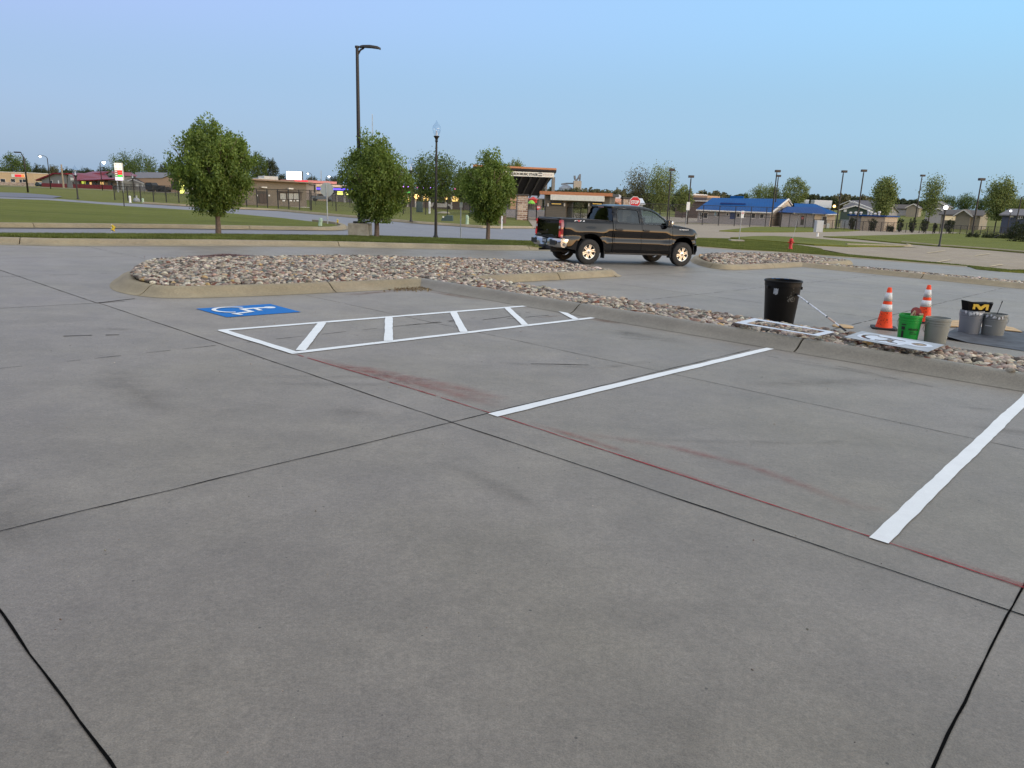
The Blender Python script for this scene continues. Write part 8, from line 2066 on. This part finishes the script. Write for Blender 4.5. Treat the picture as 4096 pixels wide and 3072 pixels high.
mb = MB(); gx0, gz0 = b.L(3088, 846, .2); gz = zE
mb.add([(pB[0] - .3, .0, -.6), (b.L(3183, 850, 14)[0], 15, -.6), (b.L(3183, 828, 14)[0], 15, V[4][2] - .1), (rB[0] - .05, yR, rB[1] - .25), (pB[0] - .3, .0, pB[1] - .2)], [(0, 1, 2, 3, 4)]); mb.build('gable_wall', mCream, b.t)
mb = MB(); mb.tube([(pB[0] + .05, -.6, pB[1] - .1), (rB[0] + .1, yR - .1, rB[1] - .05), (V[4][0] + .1, 17.4, V[4][2])], .17, 6); mb.build('white_trim', mTrimW, rf)
x0, x1 = b.L(2882, 811, 4)[0], b.L(2983, 813, 4)[0]; zz_ = b.L(2930, 812, 4)[1]; mb = MB(); mb.b2(x0, x1, 3.6, 4.2, zz_ - .25, zz_ + .02); mb.build('roof_seam', M('dark_blue_seam', (.006, .03, .15), .5), rf)
x0, x1, z0, z1 = b.rect(2922, 2975, 784, 792, 12); b.part('cupola', mBlueR, x0, x1, 11, 13, z0 - .5, z1)
for r_ in ((2800, 2812, 850, 876), (2806, 2830, 852, 872), (2865, 2877, 849, 866), (2906, 2914, 852, 862), (2948, 2958, 854, 868), (2972, 2982, 855, 870), (3006, 3020, 855, 872), (3040, 3054, 857, 872)): b.win(*r_, mGlassD, mTrimW)
b.win(2920, 2943, 850, 876, M('blue_door', (.01, .035, .13), .5), None, 'door'); b.win(2858, 2868, 845, 862, M('pale_blue_panel', (.15, .35, .5), .5), mTrimW)
# second blue roofed building
b = Bld('blue_roof_pavilion', 'smaller grey and cream building with a dark blue hipped roof', 'building', 3128, 3345, 134, 132); w = b.w; zE = b.L(3200, 856)[1]; xs_ = b.L(3258, 870)[0]
b.box(mGreyW, 0, xs_, 0, 12, zE); b.box(mCream, xs_, w, .05, 12, zE)
q0, q1 = b.L(3120, 849, -.9), b.L(3310, 856, -.9); r0, r1 = b.L(3150, 826, 5), b.L(3285, 829, 5)
mb = MB(); mb.add([(q0[0], -.9, q0[1]), (q1[0], -.9, q1[1]), (r1[0], 5, r1[1]), (r0[0], 5, r0[1]), (q0[0], 9, q0[1]), (q1[0], 9, q1[1])], [(0, 1, 2, 3), (1, 5, 2), (4, 0, 3), (2, 5, 4, 3)]); mb.build('roof', mBlueR2, b.t)
s0, s1 = b.L(3176, 828, 5.5), b.L(3354, 855, -.3); t0, t1 = b.L(3176, 813, 8), b.L(3262, 816, 8); bk = b.L(3354, 850, 12)
mb = MB(); mb.add([(s0[0], 4.9, s0[1]), (q1[0] - .3, -.5, q1[1] - .1), (s1[0], -.5, s1[1]), (t1[0], 8, t1[1]), (t0[0], 8, t0[1]), (s1[0], 13, s1[1]), (s0[0], 13, s1[1])], [(0, 1, 2, 3, 4), (2, 5, 3), (4, 3, 5, 6)]); mb.build('upper_roof', mBlueR, b.t)
mb = MB(); mb.tube([(q1[0] - .3, -.6, q1[1] - .16), (s1[0], -.6, s1[1] - .1)], .12, 6); mb.build('gutter', mTrimW, b.t)
b.win(3288, 3305, 866, 897, mDoor, mTrimW, 'door'); b.win(3203, 3216, 863, 900, mTrimD, None, 'door'); b.win(3206, 3214, 867, 877, M('pink_notice'), None, 'notice')
for u in (3303, 3309): x = b.L(u, 890)[0]; b.part('bollard', mTrimW, x - .1, x + .1, -2, -1.8, -.5, .9)
# white roofs behind
for (u0, u1, v0, v1, D, lb) in ((3165, 3228, 797, 813, 240, 'long white roofed building right behind the cream gable'), (3250, 3320, 800, 830, 235, 'white roofed building behind the second blue roof')):
    b = Bld('white_roof_building', lb, 'building', u0, u1, D, D); w = b.w; z0, z1 = b.L(u0 + 20, v1)[1], b.L(u0 + 20, v0)[1]; b.box(mGreyV, 0, w, 0, 14, z0); mb = MB(); mb.prism([(0, z0), (w, z0), (w, z1), (0, z1)], -.5, 2.5, XZ); mb.build('roof', mWhiteRf, b.t)
p = GD(3334, 165); t = thing('yellow_floodlight', 'glowing orange floodlight on a short pole right of the second blue roof', 'floodlight', p); h = Hh(p, 3334, 825); mb = MB(); mb.cyl((0, 0, -.3), (0, 0, h), .08, .07, 6); mb.build('pole', mPole, t); mb = MB(); r_ = .30; mb.lathe([(0, -r_), (r_ * .8, -r_ * .6), (r_, 0), (r_ * .7, r_ * .7), (0, r_)], 12, (0, 0, h)); mb.build('lamp', mLitY, t, smooth=True)
# houses on the rise
def house(name, label, u0, u1, ve, vr, vb, D, wallm, roofm, axis='y', D1=None, wins=(), trim=True, depth=9, ov=.5):
    um = (u0 + u1) / 2; g = GD(um, D); zb = ztop(g, um, vb); b = Bld(name, label, 'house', u0, u1, D, D1, zb=zb); w = b.w; ze, zr = b.L(um, ve)[1], b.L(um, vr)[1]
    b.part('wall', wallm, 0, w, 0, depth, -3.0, ze); b.gable('roof', roofm, 0, w, 0, depth, ze, zr, axis, ov, .22, wallm, mTrimW if (trim and axis == 'y') else None)
    for (a, c, d, e, m_) in wins: b.win(a, c, d, e, m_, mTrimW)
    return b
house('green_house', 'dark green gabled house behind the small block building', 3362, 3478, 838, 820, 858, 195, mGrnS, mGreyR, wins=((3376, 3386, 837, 846, mWhiteSign),), depth=12)
b = Bld('long_roof_house', 'house with a long grey roof and pale stripes behind the dark green gable', 'house', 3345, 3485, 225, 215); w = b.w; zz_ = [b.L(3400, v)[1] for v in (803, 822)]; b.gable('roof', mGreyR, 0, w, 2, 12, zz_[1] - 1.2, zz_[0] + .3, 'x', .4, .3, mGreyV); b.part('wall', mGreyV, 0, w, 2, 12, -3, zz_[1] - 1.2)
mb = MB(); a_, c_, d_ = b.L(3345, 820), b.L(3386, 803), b.L(3480, 836); [mb.tube([(a_[0] + dx, 1.2, a_[1] - dx * .1), (c_[0] + dx, 1.2, c_[1] - dx * .12), (d_[0], 1.0, d_[1])], .16, 5) for dx in (0, 1.6)]; mb.build('white_trim', mTrimW, b.t)
house('tan_house', 'small olive-tan gabled house left of the half bare tree', 3624, 3674, 828, 814, 846, 270, mTanS, mAshR, depth=10)
house('dark_roof_house', 'long dark roofed house behind the olive-tan gable', 3560, 3640, 832, 817, 843, 285, mGreyV, mAshR, 'x', depth=9)
house('grey_gable_house', 'taller pale grey gabled house right of the half bare tree', 3703, 3783, 822, 803, 862, 230, mGreyV, mGreyR, depth=12)
house('grey_garage_house', 'lower pale grey gabled garage in front of the taller grey house', 3726, 3775, 843, 831, 864, 215, mGreyV, mGreyR, depth=9)
b = house('long_tan_house', 'long low tan house with a centre gable and a lit garage door', 3768, 3925, 858, 838, 888, 175, mTanS, mAshR, 'x', wins=((3859, 3873, 862, 870, mWhiteSign), (3903, 3909, 862, 869, mWhiteSign)), depth=12)
x0, x1 = b.L(3808, 857)[0], b.L(3908, 857)[0]; ze, zr = b.L(3860, 857)[1], b.L(3860, 837)[1]; b.gable('porch_gable', mAshR, x0 + 1, x1 - 1, -1.2, 6, ze, zr, 'y', .5, .22, mTanS, mTrimW); b.part('porch_wall', mTanS, x0 + 1, x1 - 1, -1.1, 1, -3, ze)
x0, x1, z0, z1 = b.rect(3780, 3822, 864, 881); b.part('garage_door', M('lit_garage', (.6, .5, .35), .6, emit=(.9, .7, .42), estr=.45, var=.3, scale=.8), x0, x1, -.08, 0, z0, z1); x0, x1, z0, z1 = b.rect(3823, 3831, 863, 881); b.part('brick_post', M('red_brick_plain', (.28, .08, .05), .8), x0, x1, -.2, 0, z0, z1)
b = house('dark_blue_house', 'dark blue house with a grey hipped roof and white framed windows at the right edge', 4012, 4130, 858, 834, 886, 150, mBlueS, mGreyR, 'x', wins=((4070, 4074, 861, 875, mGlassD), (4077, 4081, 861, 875, mGlassD), (4085, 4089, 861, 875, mGlassD), (4043, 4053, 863, 868, mWhiteSign)), depth=13)
p = GD(4042, 138); t = thing('white_floodlight', 'glaring white floodlight in front of the dark blue house at the right edge', 'floodlight', p); h = Hh(p, 4042, 844); mb = MB(); mb.cyl((0, 0, -.3), (0, 0, h), .08, .07, 6); mb.build('pole', mPole, t); mb = MB(); r_ = .18; mb.lathe([(0, -r_), (r_ * .8, -r_ * .6), (r_, 0), (r_ * .7, r_ * .7), (0, r_)], 12, (0, 0, h)); mb.build('lamp', mLitW, t, smooth=True)
# block building with vents and blue roof edge
b = Bld('block_building', 'small tan block building with a thin blue roof and white roof vents', 'building', 3398, 3545, 132, 128); w = b.w; zt_ = b.L(3500, 866)[1]; xs_ = b.L(3444, 880)[0]; b.box(brick_mat('tan_block', (.42, .32, .22), (.46, .36, .25), (.36, .28, .2), 1.0, .4, .2), xs_, w, 0, 7, zt_); b.box(mGreyW, 0, xs_ + .02, .3, 7, zt_); b.part('roof', mBlueR2, -.2, w + .25, -.3, 7.3, zt_, zt_ + .22)
for u, vt in ((3403, 848), (3424, 847), (3445, 848), (3475, 841), (3486, 846), (3502, 852), (3518, 846)): q_ = b.L(u, vt, 2); mb = MB(); mb.cyl((q_[0], 2, zt_ + .2), (q_[0], 2, q_[1] - .25), .16, .16, 8); mb.lathe([(.16, q_[1] - .25), (.30, q_[1] - .18), (.22, q_[1]), (0, q_[1] + .05)], 8, (q_[0], 2, 0)); mb.build('vent_pipe', mTrimW, b.t)
# playground frame at the right edge
p = GD(4075, 100); t = thing('swing_frame', 'dark play equipment frame cut by the right edge', 'play equipment', p); h = Hh(p, 4080, 785); mb = MB(); mb.tube([(-.2, 0, -.3), (.0, 0, h - .1), (.3, 0, h), (2.2, 0, h - .05), (2.6, 0, -.3)], .07, 6); mb.build('frame', mPole, t); mb = MB(); mb.tube([(-2.6, 0, .3), (.6, 0, 2.0)], .05, 6); mb.build('brace', mPole, t)
make_tree('bush', 'dark rounded bush at the right edge below the play equipment', 'shrub', tuple(GD(4100, 92)), 2.6, 3.2, .1, 'round', mShrub, 205, 70, 2400, .2, .05, cs=.35, trunk=False)
random.seed(11)
for i, u in enumerate((3895, 3923, 3958, 3983, 4004, 4030, 4057)):
    make_tree('bush', ['low bush directly under the rightmost stadium light', 'second low bush from the rightmost stadium light', 'widest of the low dark bushes in the row by the right edge', 'tiny low bush right of the widest one', 'low bush in the middle right of the row by the right edge', 'low bush third from the right edge in the row', 'low bush beside the dark rounded one at the right edge'][i], 'shrub', tuple(GD(u, 104)), .62, 1.0 if i == 2 else .8, .04, 'round', mShrub, 210 + i, 30, 500, .13, .04, group='low bushes by the right edge', cs=.16, trunk=False)


# invented building, unseen behind the camera, added to shade the near slabs
mBlocker = brick_mat('blocker_brick', (.12, .07, .05), (.17, .11, .08), (.18, .16, .14), 1.0, .4, .15)
sb = thing('shop_building', 'unseen brown brick building with dark windows, added behind the camera to shade the near slabs', 'building', (-4, -5.0, zg(-4, -5.0)))
mb = MB(); mb.b2(-30, 17, -14, 0, -1, 6.6); mb.build('wall', mBlocker, sb)
mb = MB(); mb.b2(-30.4, 17.4, -14.4, .5, 6.6, 6.95); mb.build('roof', mTrimD, sb)
for x in range(-27, 16, 6): mb = MB(); mb.b2(x, x + 3.4, .0, .05, .6, 2.9); w_ = mb.build('window', mGlassD, sb); mb = MB(); mb.b2(x - .08, x, 0, .09, .52, 2.98); mb.b2(x + 3.4, x + 3.48, 0, .09, .52, 2.98); mb.b2(x, x + 3.4, 0, .09, 2.9, 2.98); mb.b2(x, x + 3.4, 0, .12, .52, .6); mb.build('frame', mTrimD, w_)
